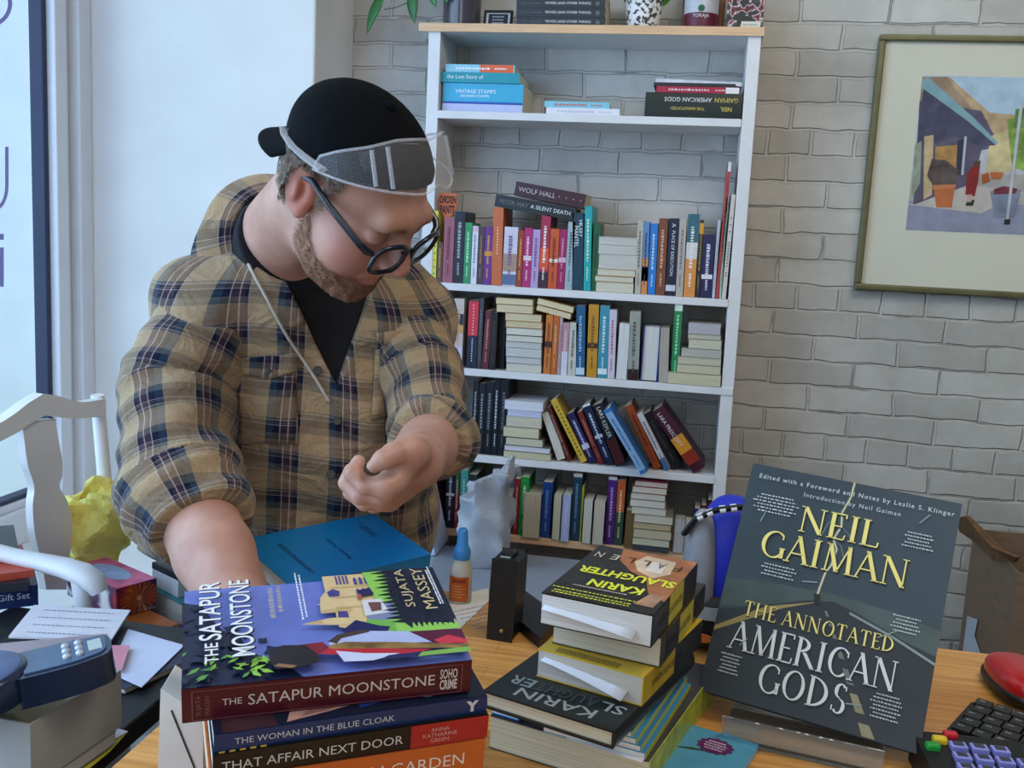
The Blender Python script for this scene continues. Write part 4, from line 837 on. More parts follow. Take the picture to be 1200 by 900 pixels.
book('book', 'dark blue black book lying under the bright blue advance copy', Rpose((-.437, 1.085, DZ+.0005), 53, 0, 0) @ basis((.20,0,0), (0,0,1), (0,1,0), (-1,0,0)), .044, .13, .20, '#171c2e', '#d0c8b6', detail=False)

# --- right pile
gk_ = 'thrillers in the pile between the black case and the display book'
def fal_front(t, T, W, H):
    # x along the head edge seen by the viewer (left = fore edge, right = spine), y away from the viewer
    def f(P, O, mb): pass
    mb = MB(); lay = [0]
    def Q(pts, col, nz=.05): lay[0] += 1; mb.poly([(T+.0004+.00006*lay[0], (1-x)*W, (1-y)*H) for x, y in pts], mat('cover_print', col, .3, nz, 50))
    def O(x, y): lay[0] += 1; return (T+.0004+.00008*lay[0], (1-x)*W, (1-y)*H)
    Q([(0,0),(1,0),(1,1),(0,1)], '#1e1816'); Q([(.25,1),(1,1),(1,.22),(.82,.30),(.70,.52),(.5,.62),(.32,.78)], '#a8673c', .25); Q([(.52,.95),(.82,.92),(.86,.68),(.74,.56),(.56,.64),(.46,.80)], '#d8bda0', .2); Q([(.62,.86),(.76,.84),(.78,.66),(.62,.68)], '#e6dcd0', .1)
    Q([(.78,.10),(.95,.10),(.97,.30),(.84,.30)], '#b08468', .3)
    R_, U_ = (0,1,0), (0,0,-1)      # upside down for the viewer
    R_, U_ = (0,1,0), (0,0,1)
    yl = mat('lettering', '#dfe23a', .45, 0); wh = mat('lettering', '#cdbfae', .5, 0); ik = mat('lettering', '#30221a', .5, 0)
    put_text(mb, 'KARIN', yl, O(.52, .30), R_, U_, .50*W, .115*H, bold=.03, stretch=True); put_text(mb, 'SLAUGHTER', yl, O(.52, .50), R_, U_, .92*W, .115*H, bold=.03, stretch=True)
    for i, ch in enumerate('FALLEN'): put_text(mb, ch, wh if i > 3 else ik, O(.88-.155*i, .80), R_, U_, .075*W, .10*H, bold=-.01 if i < 4 else 0, stretch=True)
    for k, (y_, l_) in enumerate(((.20,.5), (.12,.8), (.07,.7), (.035,.7))): dashes(mb, wh if k == 0 else yl, O(.42, y_), R_, U_, l_*W, .014*H, 14, k)
    mb.build('cover_art', None, t)
KW, KH = .11, .172
def kspine(t, T, W, H, words):
    mb = MB(); put_text(mb, words, mat('lettering', '#26281a', .5, 0), (T*.5, -.0011, H*.62), (0,0,-1), (1,0,0), H*.5, T*.42); mb.build('spine_lettering', None, t)
def put_k(pos, yaw, T, cover, label, pages, bands, words, front=None, W=KW, H=KH, hard=False, **k):
    t = book('book', label, head_front(pos, W, H, yaw=yaw), T, W, H, cover, pages, hard, bands=bands, front=front, group=gk_, detail=False, rough=.3, **k)
    if words: kspine(t, T, W, H, words)
    return t
z = DZ+.0005
put_k((-.164, .895, z), -16, .034, '#3c3b3d', 'large dark grey covered book with cream pages lowest of the thriller pile', '#c8bfa4', None, None, W=.165, H=.235, front=lambda t, T, W, H: None, spine_mat=mat('spine_print', '#a8b23a', .4, .3, 60)); 
t0 = [o for o in COL.objects if o.type == 'EMPTY'][-1]
mb = MB()
for k, (x, y_, l_) in enumerate(((.40,.10,.42), (.38,.075,.36))): dashes(mb, mat('lettering', '#b8b8b6', .5, 0), (.0345, (1-x)*.165, (1-y_)*.235), (0,1,0), (0,0,1), l_*.165, .0035, 14, k)
mb.build('cover_lettering', None, t0)
z += .0345
# thin children's books with yellow spines on the right side
for i in range(4):
    c_ = ['#2f7fb4', '#2a74a8', '#3287bc', '#2b78b0'][i]; lbl = ['lowest', 'second from below', 'third from below', 'topmost'][i]
    put_k((-.124-.0045*i+.015, .876, z), -14, .0062, c_, f'thin blue picture book with yellow spine, {lbl} of four under the black thriller', '#d9d6c8', [(0, 1, '#b8bd2e')], None, W=.102, H=.165); z += .0064
zt4 = z
book('book', 'thin bright blue book sticking out under the left side of the black hardcover thriller', head_front((-.1635, .898, DZ+.0355), .030, .17, yaw=-16), .0085, .030, .17, '#1f86c8', '#cfd4d8', group=gk_, detail=False)
put_k((-.1655, .858, zt4+.0002), -19.3, .017, '#10191b', 'black hardcover thriller with grey author lettering in the middle of the pile', '#cfc3a8', None, None, W=.135, H=.205, hard=True)
t4 = [o for o in COL.objects if o.type == 'EMPTY'][-1]
mb = MB(); gy, dg_ = mat('lettering', '#8d9494', .4, 0), mat('lettering', '#3c4648', .4, 0)
put_text(mb, 'KARIN', gy, (.01725, .5*.135, (1-.085)*.205), (0,1,0), (0,0,1), .60*.135, .085*.205, bold=.01, stretch=True)
for i, ch in enumerate('SLAUGHTER'): put_text(mb, ch, gy if i in (0, 1, 7, 8) else dg_, (.0175, (.06+.1*i+.03)*.135, (1-.185)*.205), (0,1,0), (0,0,1), .085*.135, .085*.205, bold=.01, stretch=True)
mb.build('cover_lettering', None, t4)
z = zt4+.0176
put_k((-.1215, .902, z), -18.5, .0285, '#c9a82e', 'yellow covered thriller with a paper slip in the middle of the pile', '#bdb6aa', [(0, .5, '#22252c'), (.5, 1, '#b8a030')], 'KARIN SLAUGHTER', front=lambda t, T, W, H: None)
t3 = [o for o in COL.objects if o.type == 'EMPTY'][-1]
mb = MB()
for k in range(3): dashes(mb, mat('lettering', '#6a5a20', .5, 0), (.0289, .55*KW, (1-.03-.022*k)*KH), (0,1,0), (0,0,1), .6*KW, .0028, 16, k)
mb.build('cover_lettering', None, t3)
z += .029
put_k((-.110, .918, z), -14, .0295, '#3a3220', 'thriller with pale pages and a yellow spine just below the top of the pile', '#c9c0ac', [(0, .30, '#20232a'), (.30, .62, '#c2b93a'), (.62, .9, '#191a20')], 'KARIN SLAUGHTER'); z += .030
put_k((-.1195, .8895, z), -13.4, .031, '#1e1816', 'dark thriller with yellow author lettering topmost of the pile', '#d8d4d0', [(0, .34, '#26221f'), (.34, .66, '#c9c03c'), (.66, 1, '#15151a')], 'KARIN SLAUGHTER', front=fal_front)
ZTOP = z+.031
# paper slips in the pile
sl = mat('slip_paper', '#d6d6de', .7, .04, 30)
def slip(name, label, pts, bend=.0):
    mb = MB(); v = [Vector(p) for p in pts]; n_ = 6; vs = []
    for i in range(n_+1):
        u = i/n_; a = v[0].lerp(v[1], u); b = v[3].lerp(v[2], u); dz = Vector((0,0,-bend*u*u)); vs += [a+dz*.3, b+dz]
    mb.add(vs, [(2*i, 2*i+2, 2*i+3, 2*i+1) for i in range(n_)], sl, True)
    o = mb.build(name, None); s = o.modifiers.new('thick', 'SOLIDIFY'); s.thickness = .0004; return tag(o, label, 'paper')
def kp(pose_pos, yaw, x, y, z): return Rpose(pose_pos, yaw) @ Vector((x, y, z))
o = slip('paper_slip', 'white printed slip hanging from the pages of the topmost thriller', [kp((-.1195,.8895,ZTOP-.006), -13.4, .004, .02, 0), kp((-.1195,.8895,ZTOP-.006), -13.4, .098, .02, 0), kp((-.1195,.8895,ZTOP-.008), -13.4, .094, -.009, -.012), kp((-.1195,.8895,ZTOP-.008), -13.4, .003, -.006, -.006)], .004)
zy = zt4+.0176+.026
slip('paper_slip', 'white printed slip hanging from the pages of the yellow thriller', [kp((-.1215,.902,zy), -18.5, .012, .02, -.001), kp((-.1215,.902,zy), -18.5, .10, .02, -.001), kp((-.1215,.902,zy), -18.5, .093, -.010, -.016), kp((-.1215,.902,zy), -18.5, .006, -.006, -.006)], .006)
slip('paper_slip', 'white printed slip lying at the foot of the black hardcover thriller', [kp((-.164,.895,DZ+.0358), -16, .088, .03, 0), kp((-.164,.895,DZ+.0358), -16, .158, .03, 0), kp((-.164,.895,DZ+.0358), -16, .160, -.008, 0), kp((-.164,.895,DZ+.0358), -16, .083, -.004, 0)])
# teal booklet in front
TB = [onZ(p[0], p[1], DZ) for p in ((806, 855), (889, 880), (880, 905), (770, 905))]
tb_ = thing('booklet', 'thin teal booklet with a purple splash lying between the thriller pile and the acrylic stand', 'book', TB[0])
d1 = (TB[1]-TB[0]).normalized(); ang = math.atan2(d1.y, d1.x); tb_.rotation_euler = (0,0,ang); L_ = (TB[1]-TB[0]).length
mb = MB(); mb.box((-.045,-.115,.0006), (L_,0,.0012)); mb.box((-.045,-.115,.0062), (L_,0,.0068)); mb.build('cover', mat('cover_print', '#4f95b4', .35, .08, 50), tb_)
mb = MB(); mb.box((-.044,-.114,.0012), (L_-.001,-.001,.0062)); mb.build('page_block', paper_mat('#dedccf', 60), tb_)
mb = MB(); pu = mat('cover_print', '#5a1e56', .4, .05, 50); c0 = (L_*.52, -.030); N = 26
mb.poly([(c0[0]+(.0165+.003*(i % 2))*math.cos(2*math.pi*i/N), c0[1]+(.0145+.0025*(i % 2))*math.sin(2*math.pi*i/N), .0072) for i in range(N)], pu)
for k in range(4): dashes(mb, mat('lettering', '#d8c4d6', .5, 0), (c0[0], c0[1]+.008-.005*k, .0074), (1,0,0), (0,1,0), .022-.004*(k in (0,3)), .0026, 6, k)
mb.poly([(.0,-.055,.0071), (.02,-.045,.0071), (.045,-.042,.0071), (.02,-.05,.0071)], mat('cover_print', '#2b4a34', .4, .05, 50)); mb.build('cover_art', None, tb_)

# --- the display book on an acrylic stand
AGW, AGT, AGH = .222, .024, .262
AGM = Rpose((.0398, 1.0212, .7911), -12.67, -29.9, 3.72)
def ag_front(t, T, W, H):
    mb = MB(); lay = [0]
    def Q(pts, col, nz=.06, rough=.35, sc=20): lay[0] += 1; mb.poly([(T+.0004+.00007*lay[0], u*W, v*H) for u, v in pts], mat('jacket_print', col, rough, nz, sc))
    def O(u, v): lay[0] += 1; return (T+.0004+.00007*lay[0], u*W, v*H)
    Q([(0,0),(1,0),(1,1),(0,1)], '#2b3c46', .22, .35, 9)
    Q([(0,.36),(.25,.40),(.52,.42),(.75,.41),(1,.36),(1,.47),(.8,.50),(.5,.515),(.2,.50),(0,.48)], '#3d4c4b', .3, .35, 14)
    Q([(0,.0),(0,.34),(.2,.40),(.40,.465),(.52,.485),(.64,.46),(.85,.40),(1,.37),(1,0)], '#1d252d', .12, .35, 12)
    Q([(.0,.27),(.22,.40),(.47,.475),(.30,.41),(.0,.25)], '#8f7f4c', .1); Q([(.60,.46),(.80,.41),(1,.345),(1,.335),(.8,.40),(.60,.45)], '#7f8d8c', .1)
    for a, b, w in ((.44,.42,.006), (.40,.385,.007), (.36,.34,.008), (.31,.27,.010), (.235,.18,.013), (.15,.085,.017), (.05,.004,.024)):
        xa = .50+.66*(.43-a); xb = .50+.66*(.43-b); Q([(xa-w,a),(xa+w,a),(xb+w*1.2,b),(xb-w*1.2,b)], '#8c8466' if a < .16 else '#6d7068', .2)
    bolt = [(.505,1),(.50,.93),(.475,.86),(.485,.80),(.46,.74),(.485,.70),(.475,.63),(.455,.59),(.445,.53),(.44,.49)]
    for wd, col in ((.018, '#4f5e62'), (.007, '#cfc79a')):
        Q([(x-wd*.5, y) for x, y in bolt]+[(x+wd*.5, y) for x, y in bolt[::-1]], col, .1)
    for br in ([(.475,.86),(.42,.80),(.40,.74),(.38,.70)], [(.46,.74),(.50,.72),(.53,.66)], [(.485,.80),(.53,.77),(.55,.73)]):
        Q([(x-.002, y) for x, y in br]+[(x+.002, y) for x, y in br[::-1]], '#76828a', .1)
    Q([(.425,.50),(.435,.455),(.46,.455),(.455,.50)], '#10161a')
    yl, wh, sm = mat('foil_lettering', '#e6d67c', .35, .05, 30), mat('foil_lettering', '#d3d6d8', .4, .05, 30), mat('lettering', '#b9bfc0', .5, 0)
    R_, U_ = (0,1,0), (0,0,1)
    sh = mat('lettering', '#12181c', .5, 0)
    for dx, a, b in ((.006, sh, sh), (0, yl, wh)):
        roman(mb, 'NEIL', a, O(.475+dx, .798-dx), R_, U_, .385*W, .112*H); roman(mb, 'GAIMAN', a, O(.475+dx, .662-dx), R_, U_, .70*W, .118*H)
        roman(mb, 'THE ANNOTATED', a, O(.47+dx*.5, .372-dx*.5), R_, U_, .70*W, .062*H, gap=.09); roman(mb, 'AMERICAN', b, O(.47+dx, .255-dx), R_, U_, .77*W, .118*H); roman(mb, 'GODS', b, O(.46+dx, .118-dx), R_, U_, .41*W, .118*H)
    put_text(mb, 'Edited with a Foreword and Notes by Leslie S. Klinger', sm, O(.51, .945), R_, U_, .93*W, .03*H, bold=.01, spacing=1.25); put_text(mb, 'Introduction by Neil Gaiman', sm, O(.51, .900), R_, U_, .46*W, .026*H, bold=.005, spacing=1.25)
    for k, (u, v, w, n_, lead) in enumerate(((.155,.825,.23,6,(.10,.745,.115,.79)), (.84,.80,.14,5,(.83,.88,.87,.925)), (.24,.545,.17,4,(.36,.535,.43,.545)), (.85,.455,.13,5,(.74,.385,.82,.43)), (.115,.125,.10,6,(.14,.215,.17,.25)), (.83,.125,.14,7,(.66,.105,.73,.115)))):
        for i in range(n_): dashes(mb, sm, O(u, v+(n_/2-i)*.0145), R_, U_, w*W*(.7+.3*((i*7+k) % 5)/4), .0058*H, 7, k*9+i)
        a, b, c, d = lead; q = np.array([-(d-b), c-a]); q = q/np.linalg.norm(q)*.0022; Q([(a-q[0],b-q[1]),(a+q[0],b+q[1]),(c+q[0],d+q[1]),(c-q[0],d-q[1])], '#8a9698', .05)
    mb.build('jacket_front', None, t)
book('book', 'large dark annotated novel with yellow and white lettering standing on the acrylic stand', AGM @ basis((0,AGT,0), (0,-1,0), (1,0,0), (0,0,1)), AGT, AGW, AGH, '#1c2830', '#d9d5c8', True, front=ag_front, rough=.32, detail=False)
ac = bpy.data.materials.new('clear_acrylic'); ac.use_nodes = True; n, l, b = nodes_of(ac); b.inputs['Transmission Weight'].default_value = .92; b.inputs['Roughness'].default_value = .04; b.inputs['IOR'].default_value = 1.3; b.inputs['Base Color'].default_value = (.82,.86,.88,1)
stn = thing('book_stand', 'clear acrylic stand holding the large annotated novel', 'stand', Matrix.Translation((.148, .998, DZ)) @ Matrix.Rotation(math.radians(-11), 4, 'Z'))
w2 = .078
mb = MB(); mb.box((-w2, -.040, .0005), (w2, .13, .0035)); mb.build('base_plate', ac, stn)
mb = MB(); mb.prism([(-w2,-.040,.0035), (w2,-.040,.0035), (w2,-.046,.030), (-w2,-.046,.030)][::1], (0,.003,0)); mb.build('front_lip', ac, stn)
mb = MB(); mb.prism([(-w2,.035,.0035), (w2,.035,.0035), (w2,.135,.18), (-w2,.135,.18)], (0,.003,-.001)); mb.build('back_plate', ac, stn)

# --- glue bottle on a printed sheet
gb = onZ(539, 704, DZ+.001)
gl = thing('glue_bottle', 'small glue bottle with a blue spout cap and orange label standing on a printed sheet', 'bottle', gb)
body = bpy.data.materials.new('cloudy_plastic'); body.use_nodes = True; n, l, b = nodes_of(body); b.inputs['Base Color'].default_value = (*lin('#cfc9b8'), 1); b.inputs['Roughness'].default_value = .35; b.inputs['Subsurface Weight'].default_value = .3; b.inputs['Transmission Weight'].default_value = .25
mb = MB(); mb.lathe([(.0135,0), (.0155,.001), (.0158,.036), (.0150,.046), (.0125,.054), (.0108,.061), (.0100,.065), (0,.065)], 28); mb.build('bottle_body', body, gl)
mb = MB(); lm_ = mat('orange_label', '#b4561e', .5, .08, 60); tm_ = mat('lettering', '#d98a4a', .5, 0)
def cyl(a, z, r=.0161): return Vector((math.sin(a)*r, -math.cos(a)*r, z))
A_ = np.linspace(-.95, .95, 12); mb.add([cyl(a, z) for z in (.004, .039) for a in A_], [(i, i+1, 13+i-0, 12+i) for i in range(11)], lm_, True)
for k in range(5): mb.add([cyl(a, z, .0163) for z in (.010+.004*k, .0112+.004*k) for a in np.linspace(-.7, .7 if k % 2 else .4, 6)], [(i, i+1, 7+i, 6+i) for i in range(5)], tm_)
mb.add([cyl(a, z, .0163) for z in (.031, .036) for a in np.linspace(-.6, .6, 6)], [(i, i+1, 7+i, 6+i) for i in range(5)], mat('lettering', '#8c2f14', .5, 0)); mb.build('label', None, gl)
mb = MB(); mb.lathe([(.0112,.061), (.0118,.063), (.0118,.073), (.0105,.0765), (.0082,.081), (.0070,.100), (.0055,.1035), (0,.104)], 24); mb.build('cap', mat('blue_cap', '#3a86c4', .35, .05, 40), gl)
sh = [onZ(p[0], p[1], DZ+.0005) for p in ((468, 712), (572, 690), (573, 704), (524, 752))]
mb = MB(); mb.prism(sh, (0,0,.0006), mat('printed_sheet', '#d9d3c9', .7, .05, 20)); ps = mb.build('paper_sheet', None); tag(ps, 'printed white sheet lying on the desk under the glue bottle', 'paper')
mb = MB(); inkm = mat('lettering', '#8d8aa0', .5, 0); ev = (sh[1]-sh[0]).normalized(); eu = Vector((-ev.y, ev.x, 0))
for k in range(6): dashes(mb, inkm, Vector(sh[2])-ev*.045-eu*(.012+.012*k)+Vector((0,0,.0009)), ev, eu, .055, .003, 7, k)
mb.build('print', None, ps)
# --- upright black case and black wallet
cb = onZ(588, 748, DZ)
cs = thing('pocket_case', 'upright black pocket case with a small brass stud standing on the desk', 'case', Matrix.Translation(cb) @ Matrix.Rotation(math.radians(-6), 4, 'Z'))
blk = mat('black_leatherette', '#101216', .42, .15, 90, bump=.3)
mb = MB(); prof = [(-.0175,0),(.0165,0),(.0165,.02),(.0185,.060),(.0185,.107),(-.0150,.107),(-.0165,.060)]
mb.prism([(x, -.010, z) for x, z in prof], (0,.045,0)); mb.build('case_body', blk, cs, bevel=.005, seg=3)
mb = MB(); mb.lathe([(.0026,0),(.0026,.001),(.0016,.002),(0,.002)], 14); o = mb.build('stud', mat('brass', '#b8905a', .3, .05, metal=.8), cs); o.matrix_local = Matrix.Translation((.002,-.0102,.014)) @ Matrix.Rotation(math.radians(90), 4, 'X')
mb = MB(); mb.box((-.008,.004,.106), (.010,.022,.1125)); mb.build('flap', blk, cs, bevel=.002)
mb = MB(); mb.box((-.006,-.004,.1045), (.007,.003,.1085)); mb.build('clip', mat('steel_clip', '#c9c9cc', .25, .03, metal=.9), cs, bevel=.001)
wp = [onZ(p[0], p[1], DZ+.001) for p in ((600, 692), (640, 722), (651, 740), (632, 760), (604, 735))]
mb = MB(); mb.prism(wp, (0,0,.014)); o = mb.build('wallet', blk, bevel=.003); tag(o, 'flat black wallet lying on the desk right of the upright pocket case', 'wallet')

# --- bag behind the thriller pile
bgp = onZ(812, 776, DZ)
bag = thing('lunch_bag', 'blue, grey and black padded bag with a checked strap behind the thriller pile', 'bag', (bgp.x+.02, bgp.y+.075, DZ))
def blob(name, mt, parent, c, r, p=2.6, seg=20, taper=0.0, squash=0):
    mb = MB(); vs = []; fs = []
    for i in range(seg+1):
        v = math.pi*(i/seg-.5)
        for k in range(2*seg):
            u = math.pi*k/seg; f = lambda a: math.copysign(abs(a)**(2/p), a)
            x, y, z_ = f(math.cos(v))*f(math.cos(u)), f(math.cos(v))*f(math.sin(u)), f(math.sin(v)); s = 1-taper*(z_+1)/2
            vs.append((c[0]+r[0]*x*s, c[1]+r[1]*y*s, c[2]+r[2]*z_))
    n_ = 2*seg
    for i in range(seg):
        for k in range(n_): fs.append((i*n_+k, i*n_+(k+1) % n_, (i+1)*n_+(k+1) % n_, (i+1)*n_+k))
    mb.add(vs, fs, mt, True); return mb.build(name, None, parent)
navy = mat('blue_nylon', '#1d2bb0', .5, .12, 60, bump=.2); grey = mat('grey_nylon', '#8d9098', .6, .1, 60, bump=.2); bkn = mat('black_nylon', '#0d0d10', .55, .1, 60)
blob('bag_base', bkn, bag, (0,0,.041), (.062,.058,.041), 3)
blob('bag_body', navy, bag, (.016,.0,.112), (.052,.050,.082), 2.6, taper=.25)
blob('side_panel', grey, bag, (-.020,-.022,.105), (.026,.036,.074), 2.5, taper=.3)
mb = MB(); pts = [(-.042,-.040,.150), (-.030,-.046,.172), (-.006,-.048,.186), (.022,-.046,.192), (.050,-.04,.186)]
o = None
mb.tube(pts, .0075, 10, mat('strap_black', '#101014', .5, .05), squash=.5); mb.build('strap', None, bag)
for k, (a, b) in enumerate(zip(pts[:-1], pts[1:])):
    if k in (0, 3): continue
    for j in (0.25, .72):
        a_v, b_v = Vector(a), Vector(b); c = a_v.lerp(b_v, j); d = (b_v-a_v).normalized()
        mb = MB(); mb.tube([c-d*.0035, c+d*.0035], .0084, 10, mat('strap_white', '#d8d8d4', .5, .04), squash=.55); mb.build('strap_check', None, bag)
mb = MB(); mb.add([(-.058+.0025*i if i < 9 else 0, 0, 0) for i in range(0)], [], None)
def on_blob(a, z): return Vector((.0635*math.sin(a)*1.0, -.0605*math.cos(a)*1.0, z))
mb = MB(); A_ = np.linspace(-.55, .75, 12); mb.add([on_blob(a, z_)*Vector((1,1,1)).x for z_ in (.050, .066) for a in A_], [(i, i+1, 13+i, 12+i) for i in range(11)], mat('reflective_grey', '#9a9a98', .5, .05, 40)); o = mb.build('reflective_band', None, bag); s_ = o.modifiers.new('t', 'SOLIDIFY'); s_.thickness = -.002
mb = MB(); N = 20; mb.poly([(-.010+.012*math.cos(2*math.pi*i/N), -.0592, .026+.0055*math.sin(2*math.pi*i/N)) for i in range(N)], mat('orange_badge', '#c4672c', .5, .05)); o = mb.build('badge', None, bag); s_ = o.modifiers.new('t', 'SOLIDIFY'); s_.thickness = -.002

# --- mouse, keyboard, card terminal, carton at the right
mp_ = onZ(1186, 815, DZ)
ms = thing('computer_mouse', 'red and black computer mouse at the right edge of the desk', 'mouse', Matrix.Translation((.413, 1.188, DZ)) @ Matrix.Rotation(math.radians(6), 4, 'Z') @ Matrix.Rotation(math.radians(180), 4, 'Z'))
blob('mouse_base', mat('black_plastic', '#0e0e10', .4, .05), ms, (0,0,.011), (.034,.055,.0105), 3)
blob('mouse_shell', mat('red_plastic', '#b5121c', .3, .05, coat=.3), ms, (0,0,.019), (.032,.053,.0195), 2.7)
mb = MB(); mb.tube([(-.0035,.028,.0345), (.0035,.028,.0345)], .008, 14, mat('wheel_rubber', '#1a1a1c', .6, .05)); mb.build('scroll_wheel', None, ms)
kb0, kb1 = onZ(1122, 848, DZ), onZ(1178, 826, DZ)
kbm = mat('black_plastic', '#121214', .45, .06); kcap = mat('key_plastic', '#1b1b1e', .4, .06); klet = mat('lettering', '#8f9096', .5, 0)
d_ = Vector((kb1.x-kb0.x, kb1.y-kb0.y, 0)); ang = math.atan2(d_.y, d_.x)
kb = thing('keyboard', 'black computer keyboard behind the coloured keypad at the right edge of the desk', 'keyboard', Matrix.Translation((kb0.x, kb0.y, DZ)) @ Matrix.Rotation(ang, 4, 'Z') @ Matrix.Rotation(math.radians(4), 4, 'X'))
# long axis to the right, short axis (rows) to the back-left
ang2 = math.radians(-30)
kb.matrix_world = Matrix.Translation((.290, 1.030, DZ+.0005)) @ Matrix.Rotation(math.radians(-30), 4, 'Z')
mb = MB(); mb.box((0,0,0), (.40,.105,.014)); mb.build('keyboard_case', kbm, kb, bevel=.004)
for rr in range(5):
    for c in range(13):
        x0 = .008+c*.0192+.003*(rr % 2); y0 = .005+rr*.0195
        mb = MB(); mb.prism([(x0, y0, .014), (x0+.017, y0, .014), (x0+.017, y0+.017, .014), (x0, y0+.017, .014)], (0,0,.007), kcap)
        dashes(mb, klet, (x0+.006, y0+.011, .0213), (1,0,0), (0,1,0), .006, .004, 2, rr*20+c); mb.build('key', None, kb)
kd = thing('keypad', 'black keypad terminal with violet keys and green, yellow and red keys beside the keyboard', 'keypad', Matrix.Translation((.2565, .872, DZ)) @ Matrix.Rotation(math.radians(3), 4, 'Z'))
mb = MB(); mb.prism([(0,0,0), (0,.118,0), (0,.118,.034), (0,0,.024)], (.103,0,0)); mb.build('terminal_body', kbm, kd, bevel=.005)
for nm, c, x, y in (('green_key', '#1f8f3a', .011, .084), ('yellow_key', '#d9b62a', .021, .097), ('red_key', '#c02430', .034, .108)):
    mb = MB(); z_ = .024+.010*y/.118; mb.box((x-.007,y-.005,z_-.002), (x+.007,y+.005,z_+.006)); mb.build(nm, mat('key_colour', c, .35, .05), kd, bevel=.0025)
vk = mat('violet_key', '#8a8ad2', .4, .08, 60); dk2 = mat('key_dark', '#34343e', .4, .05)
for rr in range(5):
    for c in range(4):
        x0, y0 = .022+c*.0195+.0016*rr, .010+rr*.0182; mb = MB(); zz = .024+.010*y0/.118
        if x0+.016 > .102: continue
        mb.box((x0,y0,zz-.002), (x0+.0155,y0+.0125,zz+.005), vk); mb.box((x0+.003,y0+.0035,zz+.005), (x0+.0125,y0+.011,zz+.0056), dk2); mb.build('key', None, kd, bevel=.0015)
# carton on the floor behind the desk
card = mat('cardboard', '#7d6552', .75, .12, 14, stretch=(1,1,6))
cx0, cz1 = .70, .635; cy0, cy1 = 2.10, 2.43
ct = thing('cardboard_box', 'open brown cardboard box with a torn flap behind the right end of the desk', 'box', (cx0, cy0, 0))
mb = MB(); h_, w_, d_ = cz1, .42, cy1-cy0; t_ = .005
mb.box((0,0,0), (t_,d_,h_)); mb.box((w_-t_,0,0), (w_,d_,h_)); mb.box((t_,0,0), (w_-t_,t_,h_)); mb.box((t_,d_-t_,0), (w_-t_,d_,h_)); mb.box((t_,t_,0), (w_-t_,d_-t_,t_)); mb.build('carton_body', card, ct)
fl = [onX(1124, 606, .69), onX(1136, 604, .685), onX(1150, 622, .68), onX(1166, 640, .68), onX(1196, 652, .69), onX(1192, 658, .70), onX(1168, 655, .70), onX(1146, 634, .70), onX(1128, 622, .70)]
mb = MB(); vs = [Vector(p)-ct.location for p in fl]; mb.poly(vs, mat('torn_card', '#6a4a2c', .8, .3, 30)); o = mb.build('torn_flap', None, ct); s_ = o.modifiers.new('t', 'SOLIDIFY'); s_.thickness = .008
mb = MB(); wl0 = [onX(p[0], p[1], .697) - Vector((ct.location.x, ct.location.y, 0)) for p in ((1134, 722), (1146, 726), (1142, 745), (1150, 768), (1128, 768))]; mb.poly(wl0, mat('white_tape', '#b6bccb', .4, .05)); o = mb.build('tape', None, ct); s_ = o.modifiers.new('t', 'SOLIDIFY'); s_.thickness = .001
# storage bin in front of the bookcase with a crumpled bag
bn = thing('storage_bin', 'grey lidded storage bin on the floor in front of the bookcase', 'bin', (-.72, 2.0, 0))
gm_ = mat('grey_plastic', '#7d8490', .35, .12, 10)
mb = MB(); mb.prism([(.03,.03,0), (.52,.03,0), (.52,.40,0), (.03,.40,0)], (0,0,.43)); mb.build('bin_body', gm_, bn, bevel=.02, seg=3)
mb = MB(); mb.box((0,0,.425), (.56,.43,.455)); mb.build('lid', mat('grey_lid', '#8f98a6', .3, .1, 8), bn, bevel=.008, seg=3)

# ------------------------------------------------------------------ implicit-surface modeller (for soft and living shapes)
class SDF:
    def __init__(s, k=.012): s.ops = []; s.k = k
    def cone(s, a, b, r1, r2, k=None, op='u'): s.ops.append(('c', np.array(a, float), np.array(b, float), r1, r2, s.k if k is None else k, op)); return s
    def chain(s, pts, rs, k=None, k2=.004):
        for i in range(len(pts)-1): s.cone(pts[i], pts[i+1], rs[i], rs[i+1], k if i == 0 else k2)
        return s
    def ell(s, c, r, R=None, k=None, op='u'): s.ops.append(('e', np.array(c, float), np.array(r, float), None if R is None else np.array(R, float), None, s.k if k is None else k, op)); return s
    def fn(s, f, k=0.0, op='u'): s.ops.append(('f', f, None, None, None, k, op)); return s
    def __call__(s, P):
        P = np.asarray(P, dtype=np.float64); d = None
        for t, a, b, r1, r2, k, op in s.ops:
            if t == 'c':
                ba = b-a; pa = P-a; h = np.clip(pa @ ba/max(1e-12, ba @ ba), 0, 1); q = np.linalg.norm(pa-h[:, None]*ba, axis=1)-(r1+(r2-r1)*h)
            elif t == 'e':
                p = P-a
                if r1 is not None: p = p @ r1              # columns of R = local axes
                k0 = np.linalg.norm(p/b, axis=1); k1 = np.linalg.norm(p/(b*b), axis=1); q = k0*(k0-1)/np.maximum(k1, 1e-9)
            else: q = a(P)
            if d is None: d = q; continue
            if op == 'u':
                if k > 0: h = np.clip(.5+.5*(d-q)/k, 0, 1); d = d*(1-h)+q*h-k*h*(1-h)
                else: d = np.minimum(d, q)
            elif op == 's':
                if k > 0: h = np.clip(.5-.5*(d+q)/k, 0, 1); d = d*(1-h)+(-q)*h+k*h*(1-h)
                else: d = np.maximum(d, -q)
            else: d = np.maximum(d, q)
        return d
